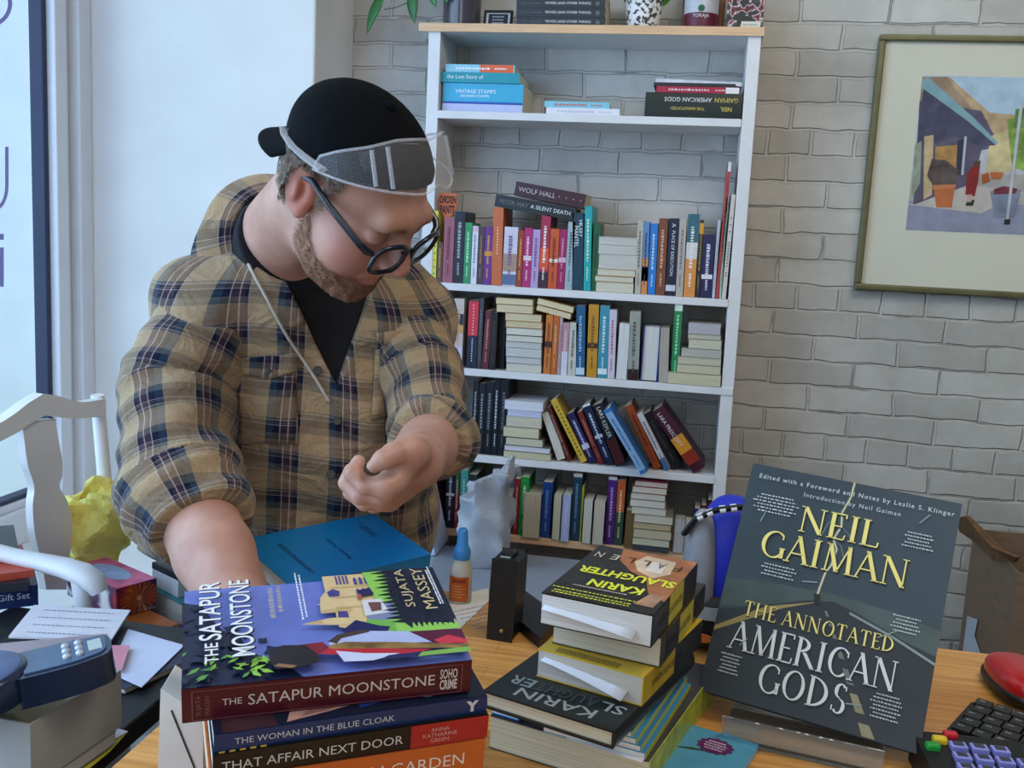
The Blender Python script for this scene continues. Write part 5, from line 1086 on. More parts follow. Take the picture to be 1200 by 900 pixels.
def surface(fn, lo, hi, h, coarse=4):
    lo, hi = np.array(lo, float), np.array(hi, float); H = h*coarse
    n = np.ceil((hi-lo)/H).astype(int)+1
    gx = [lo[i]+H*np.arange(n[i]) for i in range(3)]
    G = np.stack(np.meshgrid(*gx, indexing='ij'), -1).reshape(-1, 3)
    C = fn(G).reshape(n)
    N = (n-1)*coarse+1
    V = np.empty(N, np.float32)
    # coarse cells: far ones get the sign of a corner, near ones are evaluated finely
    near = np.zeros(n-1, bool)
    mn = np.full(n-1, 1e9); 
    for dx in (0,1):
        for dy in (0,1):
            for dz in (0,1): mn = np.minimum(mn, np.abs(C[dx:n[0]-1+dx, dy:n[1]-1+dy, dz:n[2]-1+dz]))
    near = mn < H*1.8
    sgn = C[:-1,:-1,:-1]
    big = np.repeat(np.repeat(np.repeat(sgn, coarse, 0), coarse, 1), coarse, 2)
    V[:-1,:-1,:-1] = big; V[-1,:,:] = 1; V[:,-1,:] = 1; V[:,:,-1] = 1
    idx = np.argwhere(near)*coarse
    off = np.stack(np.meshgrid(*[np.arange(coarse+1)]*3, indexing='ij'), -1).reshape(-1, 3)
    ids = (idx[:, None, :]+off[None]).reshape(-1, 3)
    flat = np.unique(ids[:, 0]*N[1]*N[2]+ids[:, 1]*N[2]+ids[:, 2])
    ii = np.stack(np.unravel_index(flat, N), -1)
    vals = np.empty(len(ii), np.float32)
    for a in range(0, len(ii), 250000): vals[a:a+250000] = fn(lo+ii[a:a+250000]*h)
    V.reshape(-1)[flat] = vals
    S = V < 0
    # active cells
    c = [S[dx:N[0]-1+dx, dy:N[1]-1+dy, dz:N[2]-1+dz] for dx in (0,1) for dy in (0,1) for dz in (0,1)]
    al = c[0].copy(); an = c[0].copy()
    for q in c[1:]: al &= q; an |= q
    act = np.argwhere(an & ~al); 
    cid = np.full(np.array(N)-1, -1, np.int32); cid[tuple(act.T)] = np.arange(len(act))
    corners = np.array([(dx,dy,dz) for dx in (0,1) for dy in (0,1) for dz in (0,1)])
    cv = np.stack([V[act[:,0]+d[0], act[:,1]+d[1], act[:,2]+d[2]] for d in corners], 1)
    acc = np.zeros((len(act), 3)); cnt = np.zeros(len(act))
    for i in range(8):
        for j in range(i+1, 8):
            if np.abs(corners[i]-corners[j]).sum() != 1: continue
            m = (cv[:, i] < 0) != (cv[:, j] < 0); t = np.where(m, cv[:, i]/np.where(m, cv[:, i]-cv[:, j], 1), 0)
            acc += m[:, None]*(corners[i]+t[:, None]*(corners[j]-corners[i])); cnt += m
    verts = lo+(act+acc/cnt[:, None])*h
    faces = []
    for ax in range(3):
        o1, o2 = [(1,2),(2,0),(0,1)][ax]
        sl0 = [slice(None)]*3; sl1 = [slice(None)]*3; sl0[ax] = slice(0, N[ax]-1); sl1[ax] = slice(1, N[ax])
        E = np.argwhere(S[tuple(sl0)] != S[tuple(sl1)])
        E = E[(E[:, o1] > 0) & (E[:, o2] > 0) & (E[:, o1] < N[o1]-1) & (E[:, o2] < N[o2]-1)]
        e1 = np.zeros(3, int); e1[o1] = 1; e2 = np.zeros(3, int); e2[o2] = 1
        q = [cid[tuple((E-a).T)] for a in (0*e1, e1, e1+e2, e2)]
        q = np.stack(q, 1); ins = S[tuple(E.T)]
        q[~ins] = q[~ins][:, ::-1]; q = q[(q >= 0).all(1)]; faces.append(q)
    F_ = np.concatenate(faces)
    # pull the vertices onto the surface
    e = h*.25
    for _ in range(2):
        d = fn(verts); g = np.stack([fn(verts+np.eye(3)[i]*e)-fn(verts-np.eye(3)[i]*e) for i in range(3)], 1)/(2*e)
        gn = np.maximum((g*g).sum(1), .2); verts = verts-np.clip(d/gn, -h*.6, h*.6)[:, None]*g
    return verts, F_
def mesh_np(name, v, f, mt, parent=None, attrs=None, smooth=True, M=None):
    me = bpy.data.meshes.new(name); me.vertices.add(len(v)); me.vertices.foreach_set('co', np.asarray(v, np.float32).ravel())
    me.loops.add(f.size); me.loops.foreach_set('vertex_index', f.astype(np.int32).ravel())
    me.polygons.add(len(f)); me.polygons.foreach_set('loop_start', (np.arange(len(f))*f.shape[1]).astype(np.int32)); me.polygons.foreach_set('use_smooth', [smooth]*len(f))
    me.update(calc_edges=True); me.validate(); me.materials.append(mt)
    for k, a in (attrs or {}).items():
        if a.ndim == 1: at = me.attributes.new(k, 'FLOAT', 'POINT'); at.data.foreach_set('value', a.astype(np.float32))
        else: at = me.attributes.new(k, 'FLOAT_VECTOR', 'POINT'); at.data.foreach_set('vector', a.astype(np.float32).ravel())
    o = bpy.data.objects.new(name, me); COL.objects.link(o)
    if parent is not None: o.parent = parent
    return o
def raycast(fn, px, py, t0=.4, t1=3.0, off=0.0):
    d = ray(px, py); d = d/np.linalg.norm(d); t = t0
    for _ in range(160):
        q = float(fn((CAMP+d*t)[None])[0])-off
        if q < .0004: break
        t += max(.0004, q*.7)
        if t > t1: return None
    return Vector(CAMP+d*t)
def snoise(P, f, seed=0):
    r = np.random.default_rng(seed); o = np.zeros(len(P))
    for i in range(7):
        k = r.normal(size=3); k = k/np.linalg.norm(k)*f*(.6+.9*r.random()); o += np.sin(P @ k + r.random()*6.28)
    return o/3.0

# ------------------------------------------------------------------ crumpled bag on the bin
def crumple(c, r, seed, f=38, amp=.012, p=3, R=None):
    c, r = np.array(c), np.array(r)
    def fn(P):
        q = (P-c); q = q if R is None else q @ np.array(R)
        k = (np.abs(q/r)**p).sum(1)**(1/p); d = (k-1)*r.min()
        return d*.7 + amp*np.abs(snoise(P, f, seed)) + amp*.5*snoise(P, f*2.1, seed+1) - amp*.4
    return fn
g0 = onY(568, 620, 2.33)
fb0 = crumple((g0.x, 2.33, .60), (.060, .066, .15), 4, 40, .011, 7)
fb = lambda P: np.maximum(fb0(P), (P[:, 2]-.665-.75*(P[:, 0]-g0.x)-.02*snoise(P, 60, 9))*.7)
v, f = surface(fb, (g0.x-.11, 2.22, .44), (g0.x+.11, 2.43, .79), .009, 3)
v[:, 2] = np.maximum(v[:, 2], .4555)
o = mesh_np('plastic_bag', v, f, mat('grey_bag_film', '#a9adb6', .35, .15, 18), smooth=False); tag(o, 'crumpled silvery grey plastic bag on the storage bin in front of the lowest visible shelf', 'bag')

# ------------------------------------------------------------------ white armchair at the window
ch_m = mat('white_chair_paint', '#e3e3e4', .35, .03, 14)
BX = -1.12; ch = thing('armchair', 'white painted wooden armchair with a vase shaped back splat by the window', 'chair', (BX, 1.55, 0))
def cp(px, py): P = onX(px, py, BX); return Vector((0, P.y-1.55, P.z))
def plate(name, pts, th=.02, bev=.004):
    mb = MB(); mb.prism(pts, (th,0,0)); return mb.build(name, ch_m, ch, bevel=bev, seg=3)
sp_l = [(17,493),(20,515),(24,544),(30,562),(32,574),(30,590),(31,612),(34,632),(40,656),(46,690)]; sp_r = [(57,490),(60,512),(65,540),(65,556),(62,570),(70,584),(76,604),(77,625),(74,652),(70,690)]
def smooth_poly(pts, n=4):
    out = []
    for i in range(len(pts)-1):
        p0, p1, p2, p3 = [np.array(pts[max(0, min(len(pts)-1, i+k))], float) for k in (-1, 0, 1, 2)]
        for t in np.linspace(0, 1, n, endpoint=False): out.append(tuple(.5*((2*p1)+(-p0+p2)*t+(2*p0-5*p1+4*p2-p3)*t*t+(-p0+3*p1-3*p2+p3)*t**3)))
    return out+[tuple(pts[-1])]
L_ = [cp(*p) for p in smooth_poly(sp_l)]; R_ = [cp(*p) for p in smooth_poly(sp_r)]
plate('splat', L_+R_[::-1], .014)
top_r = [cp(*p) for p in smooth_poly([(37,460),(56,463),(72,468),(88,470),(112,466)])]; bot_r = [cp(*p) for p in smooth_poly([(40,486),(56,487),(66,489),(88,489),(112,486)])]
y0 = (top_r[0].y+bot_r[0].y)/2
top_l = [Vector((0, 2*y0-p.y, p.z)) for p in top_r[::-1]]; bot_l = [Vector((0, 2*y0-p.y, p.z)) for p in bot_r[::-1]]
plate('crest_rail', top_l[:-1]+top_r+bot_r[::-1]+bot_l[::-1][1:], .022)
for sgn, nm in ((1, 'back_post'), (-1, 'back_post')):
    a, b = cp(114, 463), cp(124, 580); c_ = b+(b-a).normalized()*.26
    f_ = lambda p: Vector((0, p.y if sgn > 0 else 2*y0-p.y, p.z))
    a, b, c_ = f_(a), f_(b), f_(c_); c_.z = .0
    mb = MB(); mb.tube([a, b, Vector((0, b.y, .43)), Vector((-.03, b.y, 0))], [.013, .014, .017, .014], 10); mb.build(nm, ch_m, ch)
mb = MB(); mb.box((-.005, -.215, .425), (.33, .215, .450)); mb.build('seat', ch_m, ch, bevel=.008, seg=3)
for y in (-.19, .19):
    mb = MB(); mb.tube([(.30, y, .425), (.305, y, .2), (.31, y, 0)], [.018, .015, .012], 10); mb.build('leg', ch_m, ch)
for sgn in (1, -1):
    ap = [onY(px, py, 1.36)-ch.location for px, py in ((-8,646), (15,652), (45,658), (75,665), (98,673), (112,683), (117,694))]
    ap = [Vector((p.x, p.y if sgn > 0 else 2*y0+ (y0*0) - p.y, p.z)) for p in ap]
    mb = MB(); mb.tube(ap, [.017,.017,.018,.021,.023,.022,.016], 12, squash=.75); mb.build('armrest', ch_m, ch)
    q = ap[4]; mb = MB(); mb.tube([q+Vector((-.005,0,-.01)), q+Vector((.0,0,-.06)), Vector((q.x+.02, q.y, .55)), Vector((q.x-.005, q.y, .445))], [.016,.014,.015,.018], 10); mb.build('arm_support', ch_m, ch)
# things on the chair seat
sz = .4505
pbx = thing('storage_case', 'flat dark purple case lying on the white chair seat under the books', 'case', Matrix.Translation((-1.085, 1.42, sz)))
mb = MB(); mb.box((0,0,0), (.24,.30,.078)); mb.build('case_body', mat('purple_board', '#3c2780', .5, .1, 20), pbx, bevel=.003)
mb = MB(); mb.box((-.002,-.002,.078), (.242,.302,.088)); mb.build('lid', mat('purple_board_lid', '#44308c', .5, .1, 20), pbx, bevel=.002)
ob = onZ(213, 733, sz+.052)
book('book', 'orange covered book with cream pages under the flowered tissue box', Matrix.Translation((-1.06, 1.44, sz+.0505)) @ Matrix.Rotation(math.radians(-14), 4, 'Z') @ basis((.02, 0, 0), (0,0,1), (0,1,0), (1,0,0)) @ Matrix.Identity(4) if False else Rpose((-1.075, 1.485, sz+.0885), -27) @ basis((0,.13,0), (0,0,1), (0,-1,0), (1,0,0)), .026, .13, .20, '#b8622c', '#cfc5ae', detail=False)
tpos = Vector((-1.095, 1.568, sz+.1155))
tis = thing('tissue_box', 'small tissue box printed with red, orange and purple flowers on the chair by the window', 'box', Rpose(tpos, -27))
fm_ = bpy.data.materials.new('flower_print'); fm_.use_nodes = True; n, l, b = nodes_of(fm_)
tc_ = n.new('ShaderNodeTexCoord'); vo = n.new('ShaderNodeTexVoronoi'); vo.inputs['Scale'].default_value = 24; l.new(tc_.outputs['Object'], vo.inputs['Vector'])
r = n.new('ShaderNodeValToRGB'); r.color_ramp.interpolation = 'LINEAR'
for p, c in ((.0, '#e0b040'), (.12, '#c8501e'), (.35, '#b02848'), (.55, '#7c1c4a'), (.72, '#3c1c5a')):
    q = r.color_ramp.elements.new(p); q.color = (*lin(c), 1)
l.new(vo.outputs['Distance'], r.inputs[0])
m1 = n.new('ShaderNodeMath'); m1.operation = 'MULTIPLY'; m1.inputs[1].default_value = 1.25; l.new(vo.outputs['Distance'], m1.inputs[0]); l.new(m1.outputs[0], r.inputs[0])
l.new(r.outputs[0], b.inputs['Base Color']); b.inputs['Roughness'].default_value = .4
tx, ty, tz = .165, .080, .055
mb = MB(); mb.box((0,0,0), (tx,ty,tz), fm_); mb.build('carton', None, tis, bevel=.0015)
mb = MB(); pk = mat('pink_print', '#d8688c', .45, .25, 40); mb.poly([(.001,.001,tz+.0004), (tx-.001,.001,tz+.0004), (tx-.001,ty-.001,tz+.0004), (.001,ty-.001,tz+.0004)], pk)
N = 24; mb.poly([(tx*.48+tx*.34*math.cos(2*math.pi*i/N), ty*.5+ty*.30*math.sin(2*math.pi*i/N), tz+.0008) for i in range(N)], mat('oval_print', '#9fb4d6', .4, .15, 60)); mb.build('printed_top', None, tis)
# sunburst flower on the right end face
mb = MB(); ey = tx+.0008
for i in range(22):
    a0, a1 = 2*math.pi*i/22, 2*math.pi*(i+.6)/22; rr = .037
    c_ = (ty*.55, tz*.5); pt = lambda a, r_: (ey, min(ty-.001, max(.001, c_[0]+r_*math.cos(a))), min(tz-.001, max(.001, c_[1]+r_*.8*math.sin(a))))
    mb.poly([pt(a0, .004), pt(a0, rr), pt(a1, rr), pt(a1, .004)], mat('sunburst_print', '#c0642a', .45, .2, 60))
mb.poly([(ey+.0002, ty*.55+.005*math.cos(a), tz*.5+.005*math.sin(a)) for a in np.linspace(0, 2*math.pi, 12, endpoint=False)], mat('sunburst_print', '#d8a070', .45, .1, 60)); mb.build('sunburst_print', None, tis)
# yellow bag
yc = onX(112, 618, -1.03)
fy = crumple((-1.10, 1.668, .665), (.046, .058, .072), 11, 46, .016, 2.6)
v, f = surface(fy, (-1.19, 1.57, .53), (-1.01, 1.77, .80), .0125, 2)
ym = mat('yellow_film', '#f3e878', .3, .12, 12); n, l, b = nodes_of(ym); b.inputs['Transmission Weight'].default_value = .25; b.inputs['Subsurface Weight'].default_value = .3
v[:, 2] = np.maximum(v[:, 2], .5395)
o = mesh_np('plastic_bag', v, f, ym, smooth=False); tag(o, 'crumpled yellow plastic bag on the white chair behind the tissue box', 'bag')
tb0 = onZ(150, 668, .50)
book('book', 'teal book lying on the chair behind the tissue box, half under the plaid sleeve', Rpose((-1.00, 1.640, sz+.0885), -30) @ basis((0,.14,0), (0,0,1), (0,-1,0), (1,0,0)), .040, .14, .16, '#2f7f86', '#cfcabb', detail=False)
wb = thing('carton', 'small white carton lying on the teal book beside the plaid sleeve', 'box', Rpose((-.96, 1.63, sz+.0885+.0405), -30))
mb = MB(); mb.box((0,0,0), (.09,.08,.032)); mb.build('carton_body', mat('white_carton', '#d6d8dc', .5, .04), wb, bevel=.001)
mb = MB(); mb.box((-.002,.0,.032), (.092,.082,.045)); mb.build('lid', mat('black_lid', '#23272c', .5, .05), wb, bevel=.002)

# ------------------------------------------------------------------ low black table with the box of odds and ends
TZ = .640
tbl = thing('side_table', 'low black side table left of the desk covered in papers', 'table', (-1.03, .50, 0))
tm_ = mat('black_laminate', '#17171b', .5, .1, 20)
mb = MB(); mb.box((0,0,TZ-.03), (.385,.835,TZ)); mb.build('table_top', tm_, tbl, bevel=.003)
for x in (.03, .355):
    for y in (.03, .80):
        mb = MB(); mb.box((x-.018,y-.018,0), (x+.018,y+.018,TZ-.03)); mb.build('leg', tm_, tbl, bevel=.002)
def sheet(name, label, pxs, z, col, th=.0012, lines=0, zs=None, cat='paper', seed=0):
    pts = [onZ(p[0], p[1], (zs[i] if zs else z)) for i, p in enumerate(pxs)]
    mb = MB(); mb.prism(pts, (0,0,th), mat('paper_sheet', col, .75, .05, 16)); o = mb.build(name, None); tag(o, label, cat)
    if lines:
        lb = MB(); A, B, D = pts[0], pts[1], pts[-1]; ex = (B-A); ey = (D-A); nx = ex.normalized(); ny = (ey-nx*ey.dot(nx)).normalized()
        for k in range(lines): dashes(lb, mat('lettering', '#8a8a96', .5, 0), A+ex*.5+ey*(.15+.7*k/max(1, lines-1))+Vector((0,0,th+.0004)), nx, -ny, ex.length*.72, .0035, 12, seed+k)
        lb.build('print', None, o)
    return o
sheet('paper_sheet', 'yellow printed sheet hanging out lowest under the grey cardboard box', [(60,905),(118,868),(150,858),(130,880),(100,905)], TZ+.0006, '#c9c43c')
sheet('paper_sheet', 'white strip with a dark pattern sticking out under the grey cardboard box', [(40,903),(132,853),(150,858),(112,880),(60,908)], TZ+.003, '#d6d4dc')
for k in range(11):
    pass
o = COL.objects[-1]
sheet('paper_sheet', 'white printed sheet lying at the back of the side table towards the foreground pile', [(150,738),(216,757),(166,806),(142,795),(140,760)], TZ+.009, '#d4d6ea', lines=0)
sheet('paper_sheet', 'pink slip lying beside the grey cardboard box', [(96,757),(152,757),(143,786),(92,772)], TZ+.016, '#d88f9c')
bk_ = book('book', 'dark blue book under the white sheets on the side table', Rpose((-.875, 1.17, TZ+.0005), -18) @ basis((0,.14,0), (0,0,1), (0,-1,0), (1,0,0)), .0075, .14, .19, '#1d2440', '#b9b2a4', detail=False)
sheet('paper_stack', 'stack of printed white letters at the back of the side table', [(40,711),(153,717),(130,752),(10,748)], TZ+.020, '#d9d4d8', .003, lines=4)
fo = [onZ(0, 754, TZ+.03), onZ(126, 742, TZ+.03), onZ(126, 757, TZ+.012), onZ(0, 770, TZ+.012)]
mb = MB(); mb.poly(fo, mat('paper_sheet', '#cfc6cc', .75, .05, 16)); o = mb.build('paper_sheet', None); s_ = o.modifiers.new('t', 'SOLIDIFY'); s_.thickness = .001; tag(o, 'folded white letter curling down in front of the letter stack', 'paper')
# grey cardboard box with a card terminal and a roll of paper
A, B = onZ(142, 785, .733), onZ(35, 850, .733); ex = (A-B).normalized(); ey = Vector((-ex.y, ex.x, 0)); Lx = (A-B).length; bz = .662
gbx = thing('cardboard_box', 'small open grey cardboard box holding a card terminal at the lower left', 'box', basis((B.x, B.y, bz), ex, ey, (0,0,1)))
gcm = mat('grey_board', '#a9a6a2', .7, .06, 20); t_ = .003; hh = .733-bz; Wd = .125
mb = MB(); mb.box((0,0,0), (Lx,t_,hh)); mb.box((0,Wd-t_,0), (Lx,Wd,hh)); mb.box((0,t_,0), (t_,Wd-t_,hh)); mb.box((Lx-t_,t_,0), (Lx,Wd-t_,hh)); mb.box((t_,t_,0), (Lx-t_,Wd-t_,t_)); mb.build('box_body', gcm, gbx)
book('book', 'thin white booklet lying under the grey cardboard box', basis((B.x, B.y, TZ+.0055), ex, ey, (0,0,1)) @ basis((0,.12,0), (0,0,1), (0,-1,0), (1,0,0)), .0155, .12, Lx-.01, '#8d8a90', '#c9c6c0', detail=False)
cr = thing('paper_roll', 'cream paper roll lying in the grey cardboard box', 'paper', basis((B.x, B.y, bz+t_), ex, ey, (0,0,1)))
mb = MB(); mb.tube([(.020,.050,.036), (.105,.066,.044)], .030, 20, mat('cream_paper', '#cdc6a4', .75, .06, 30)); mb.build('roll', None, cr)
tmx = onZ(48, 775, .785)
te = thing('card_terminal', 'dark blue card terminal with a round top and small keys lying in the grey box', 'terminal', Matrix.Translation((tmx.x, tmx.y, .752)) @ Matrix.Rotation(math.radians(38), 4, 'Z') @ Matrix.Rotation(math.radians(-8), 4, 'Y'))
nb = mat('navy_plastic', '#1c2c48', .3, .08, 30, coat=.3)
def outline(pts): return [Vector((x, y, 0)) for x, y in pts]
sh_ = smooth_poly([(-.02,-.035),(.03,-.036),(.060,-.030),(.072,-.022),(.076,0),(.072,.024),(.055,.028),(.03,.032),(-.02,.035)], 4)
mb = MB(); mb.prism(outline(sh_), (0,0,.034)); mb.build('terminal_body', nb, te, bevel=.005, seg=3)
mb = MB(); mb.prism(outline([(x*.86+.005, y*.82) for x, y in sh_]), (0,0,.002)); o = mb.build('faceplate', mat('slate_plastic', '#3e5478', .25, .1, 30), te); o.location.z = .0338
for i in range(3):
    for j in range(2):
        mb = MB(); mb.lathe([(.0045,0),(.0045,.003),(.003,.0045),(0,.0048)], 12, c=(.030+.013*j, -.015+.014*i, .0355)); mb.build('key', mat('silver_key', '#b9c2d0', .25, .05, metal=.5), te)
mb = MB(); mb.box((.052,-.014,.0355), (.066,.014,.0368)); mb.build('display', mat('display_glass', '#aab6b4', .15, .1, 60), te, bevel=.001)
mb = MB(); mb.lathe([(.050,0),(.052,.004),(.052,.030),(.048,.034),(0,.034)], 40, nb, c=(-.060,0,.006)); mb.build('round_head', None, te)
mb = MB(); mb.lathe([(.0465,.0402),(.046,.0412),(0,.0412)], 40, mat('slate_disc', '#5d709c', .4, .06, 30), c=(-.060,0,0)); mb.build('disc', None, te)
# dark books at the left edge of the picture
def edge_book(label, px, py, z, T, cov, pg, yaw, H=.2, W=.14, **k):
    c = onZ(px, py, z); return book('book', label, Rpose((c.x, c.y, z), yaw) @ basis((0,0,0), (0,0,1), (0,1,0), (-1,0,0)), T, W, H, cov, pg, **k)
zz = TZ+.0005
edge_book('navy boxed gift set with pale lettering lowest of the pile at the left picture edge', 45, 709, zz, .034, '#1d2f5c', '#cfcac0', 40, text=[('Christmas Gift Set', .06, .62, .55, .55, '#c9d0e0')], group='dark books at the left picture edge', rough=.3)
edge_book('black and white book in the pile at the left picture edge', 33, 692, zz+.0345, .014, '#2a2c33', '#d8dade', 36, group='dark books at the left picture edge', detail=False)
edge_book('book with an orange red corner in the pile at the left picture edge', 40, 676, zz+.049, .012, '#b84a34', '#d8d8da', 44, group='dark books at the left picture edge', detail=False)
edge_book('black notebook topmost of the pile at the left picture edge', 22, 655, zz+.0615, .018, '#20242e', '#7c7268', 40, hard=True, group='dark books at the left picture edge', detail=False)

# ------------------------------------------------------------------ the man behind the desk
HC = np.array([-.4236, 1.1763, 1.3123]); HR = np.array([[.7005,.3671,.6121],[-.1118,.9034,-.4139],[-.7049,.2215,.6739]])   # head centre; columns: forward, left, up
def hl(f, l, u): return HC + HR @ np.array([f, l, u])
HM = Matrix(((HR[0,0],HR[0,1],HR[0,2],HC[0]),(HR[1,0],HR[1,1],HR[1,2],HC[1]),(HR[2,0],HR[2,1],HR[2,2],HC[2]),(0,0,0,1)))
RSH, REL, RWR = np.array([-.671,1.285,1.143]), np.array(onY(214,572,1.125)), np.array([-.425,.935,.812])
LSH, LEL, LWR = np.array(onY(470,366,1.44)), np.array(onY(507,512,1.27)), np.array(onY(492,540,1.06))
SV = LSH-RSH; SV[2] = 0; SV /= np.linalg.norm(SV); NV = np.array([SV[1], -SV[0], 0.0]); ZV = np.array([0,0,1.0])     # across, facing, up
CH = np.array([-.548, 1.405, 1.03]); TR3 = np.stack([SV, NV, ZV], 1)
LEAN = np.array([0,0,1.0]) + NV*.10; LEAN /= np.linalg.norm(LEAN)
TR = np.stack([SV, np.cross(SV, LEAN), LEAN], 1)
def tc3(P): return (np.asarray(P)-CH) @ TR          # torso coordinates (across, facing, up)
def torso(s, g=0.0):
    s.ell(CH+TR@np.array([0,0,.03]), (.185+g, .112+g, .17+g), TR)
    s.ell(CH+TR@np.array([0,.02,-.10]), (.172+g, .132+g, .17+g), TR, k=.06)
    s.ell(CH+TR@np.array([0,.018,-.25]), (.165+g, .128+g, .13+g), TR, k=.06)
    s.cone(RSH+np.array([0,0,-.004]), LSH+np.array([0,0,-.004]), .052+g, .050+g, k=.05)
    NB = HC+HR@np.array([-.055,0,-.085])
    s.cone(RSH+np.array([.09,.02,.015]), (RSH+LSH)/2+np.array([-.03,.02,.085]), .050+g, .055+g, k=.05); s.cone(LSH+np.array([-.09,-.02,.015]), (RSH+LSH)/2+np.array([-.02,.02,.08]), .050+g, .055+g, k=.05)
    return s
skin = SDF(.012)
# head
H_ = lambda c, r, k=None, op='u', R=None: skin.ell(hl(*c), r, HR if R is None else HR@R, k, op)
H_((-.012,0,.036), (.095,.075,.078)); H_((.034,0,-.028), (.062,.063,.084), .03); H_((.036,0,-.075), (.052,.055,.046), .025); H_((.074,0,-.098), (.022,.026,.022), .022)
H_((.056,.040,-.032), (.030,.027,.030), .02); H_((.056,-.040,-.032), (.030,.027,.030), .02)
skin.cone(hl(.083,-.034,.032), hl(.083,.034,.032), .0125, .0125, .02)
H_((.093,.033,.010), (.014,.017,.013), .014, 's'); H_((.093,-.033,.010), (.014,.017,.013), .014, 's')
H_((.076,.033,.010), (.0145,.0155,.0125), .004); H_((.076,-.033,.010), (.0145,.0155,.0125), .004)
skin.cone(hl(.090,0,.020), hl(.1135,0,-.020), .0085, .0125, .012); H_((.104,.0125,-.026), (.0115,.008,.0085), .006); H_((.104,-.0125,-.026), (.0115,.008,.0085), .006); H_((.113,0,-.022), (.011,.011,.0095), .006)
skin.cone(hl(.0875,-.020,-.0555), hl(.0935,0,-.053), .0058, .0068, .006); skin.cone(hl(.0935,0,-.053), hl(.0875,.020,-.0555), .0068, .0058, .005)
skin.cone(hl(.0865,-.016,-.068), hl(.0915,0,-.069), .0062, .0075, .006); skin.cone(hl(.0915,0,-.069), hl(.0865,.016,-.068), .0075, .0062, .005)
skin.cone(hl(.0975,-.024,-.0605), hl(.1005,0,-.0615), .0022, .0022, .002, 's'); skin.cone(hl(.1005,0,-.0615), hl(.0975,.024,-.0605), .0022, .0022, .002, 's')
for sg in (1, -1):
    a = math.radians(22)*sg; Rz_ = np.array([[math.cos(a), -math.sin(a), 0],[math.sin(a), math.cos(a), 0],[0,0,1]])
    Rt = np.array([[math.cos(.25),0,-math.sin(.25)],[0,1,0],[math.sin(.25),0,math.cos(.25)]])
    Re = Rz_.T @ Rt
    H_((-.012,.079*sg,.002), (.0195,.0075,.032), .006, R=Re); H_((-.002,.076*sg,-.022), (.010,.007,.012), .006)
    H_((-.008,.0875*sg,.004), (.0105,.0075,.0205), .004, 's', R=Re); H_((-.014,.084*sg,.002), (.005,.006,.014), .004, R=Re)
# neck, torso, limbs
skin.cone(hl(-.030,0,-.045), (RSH+LSH)/2+np.array([-.045,-.02,.085]), .058, .066, .03)
b2 = torso(SDF(.05)); skin.fn(b2, .03)
PEL = np.array([-.585,1.50,.77])
skin.ell(PEL, (.160,.125,.13), TR3, .08)
for hp, kn, ft in ((( -.675,1.47,.74), (-.70,1.43,.42), (-.72,1.52,.07)), ((-.515,1.53,.74), (-.50,1.46,.42), (-.50,1.57,.07))):
    skin.cone(hp, kn, .085, .055, .05); skin.cone(kn, ft, .055, .038, .03); skin.cone(np.array(ft)+[0,.03,-.03], np.array(ft)+NV*.13+[0,0,-.035], .033, .03, .02)
MIDR = np.array(onY(205,462,1.20)); skin.cone(RSH, MIDR, .052, .048, .03); skin.cone(MIDR, REL, .048, .045, .03); skin.cone(REL, REL*.55+RWR*.45, .049, .046, .02); skin.cone(REL*.55+RWR*.45, RWR, .046, .030, .01)
skin.cone(LSH, LEL, .050, .041, .03); skin.cone(LEL, LEL*.5+LWR*.5, .042, .037, .02); skin.cone(LEL*.5+LWR*.5, LWR, .037, .0265, .01)
# right hand, resting on the desk behind the book pile (palm down, fingers half spread)
d = RWR-REL; d[2] = 0; d /= np.linalg.norm(d); sd = np.array([-d[1], d[0], 0])        # sd: towards his left
hz = .786
pc = np.array([RWR[0], RWR[1], 0])
Q = lambda a, b, z: np.array([pc[0]+d[0]*a+sd[0]*b, pc[1]+d[1]*a+sd[1]*b, z])
skin.cone(RWR, Q(.045,-.004,.798), .029, .022, .012)
for b0, b1 in ((-.028,.0105),(-.010,.012),(.009,.012),(.026,.011)): skin.cone(Q(.012,b0*.5,.806), Q(.085,b0,.792), .020, .0135, .010)
for b0, L, sp in ((-.030,.055,-.010),(-.011,.068,-.004),(.009,.074,.002),(.028,.068,.008)):
    skin.chain([Q(.085,b0,.792), Q(.085+L*.45,b0+sp*.5,.790), Q(.085+L*.78,b0+sp,.779), Q(.085+L,b0+sp*1.2,.7715)], [.0105,.0095,.0085,.0072], .005, .003)
skin.chain([Q(.018,.022,.798), Q(.045,.048,.789), Q(.072,.062,.781), Q(.092,.068,.776)], [.017,.0125,.0105,.0085], .008, .003)
# left hand, half closed in front of the chest
def hp(px, py, Y): return np.array(onY(px, py, Y))
W0 = LWR; 
K = [hp(452,570,.978), hp(448,577,.994), hp(450,583,1.011), hp(456,586,1.027)]
for kk, rr, w_ in zip(K, (.0145,.0150,.0145,.0135), (.3,.1,-.1,-.3)): skin.cone(W0+np.array([0,0,-.006]), kk, .0215, rr, .008)
fing = [[K[0], hp(428,569,.972), hp(413,555,.976), hp(420,541,.986)], [K[1], hp(422,580,.988), hp(407,566,.993), hp(411,551,1.002)], [K[2], hp(428,588,1.006), hp(412,577,1.010), hp(412,562,1.018)], [K[3], hp(438,592,1.024), hp(424,584,1.028), hp(422,571,1.034)]]
for fg, s_ in zip(fing, (1.0, 1.04, 1.0, .88)): skin.chain(fg, [.0112*s_, .0102*s_, .0092*s_, .0074*s_], .005, .0022)
skin.cone(W0+np.array([0,0,.004]), hp(478,530,1.005), .0225, .0185, .010)
skin.chain([hp(480,531,1.005), hp(462,533,.985), hp(449,540,.972), hp(438,548,.966)], [.0175, .0138, .0118, .0085], .008, .003)
skin.cone(hp(482,534,1.01), hp(464,560,.992), .016, .013, .010)
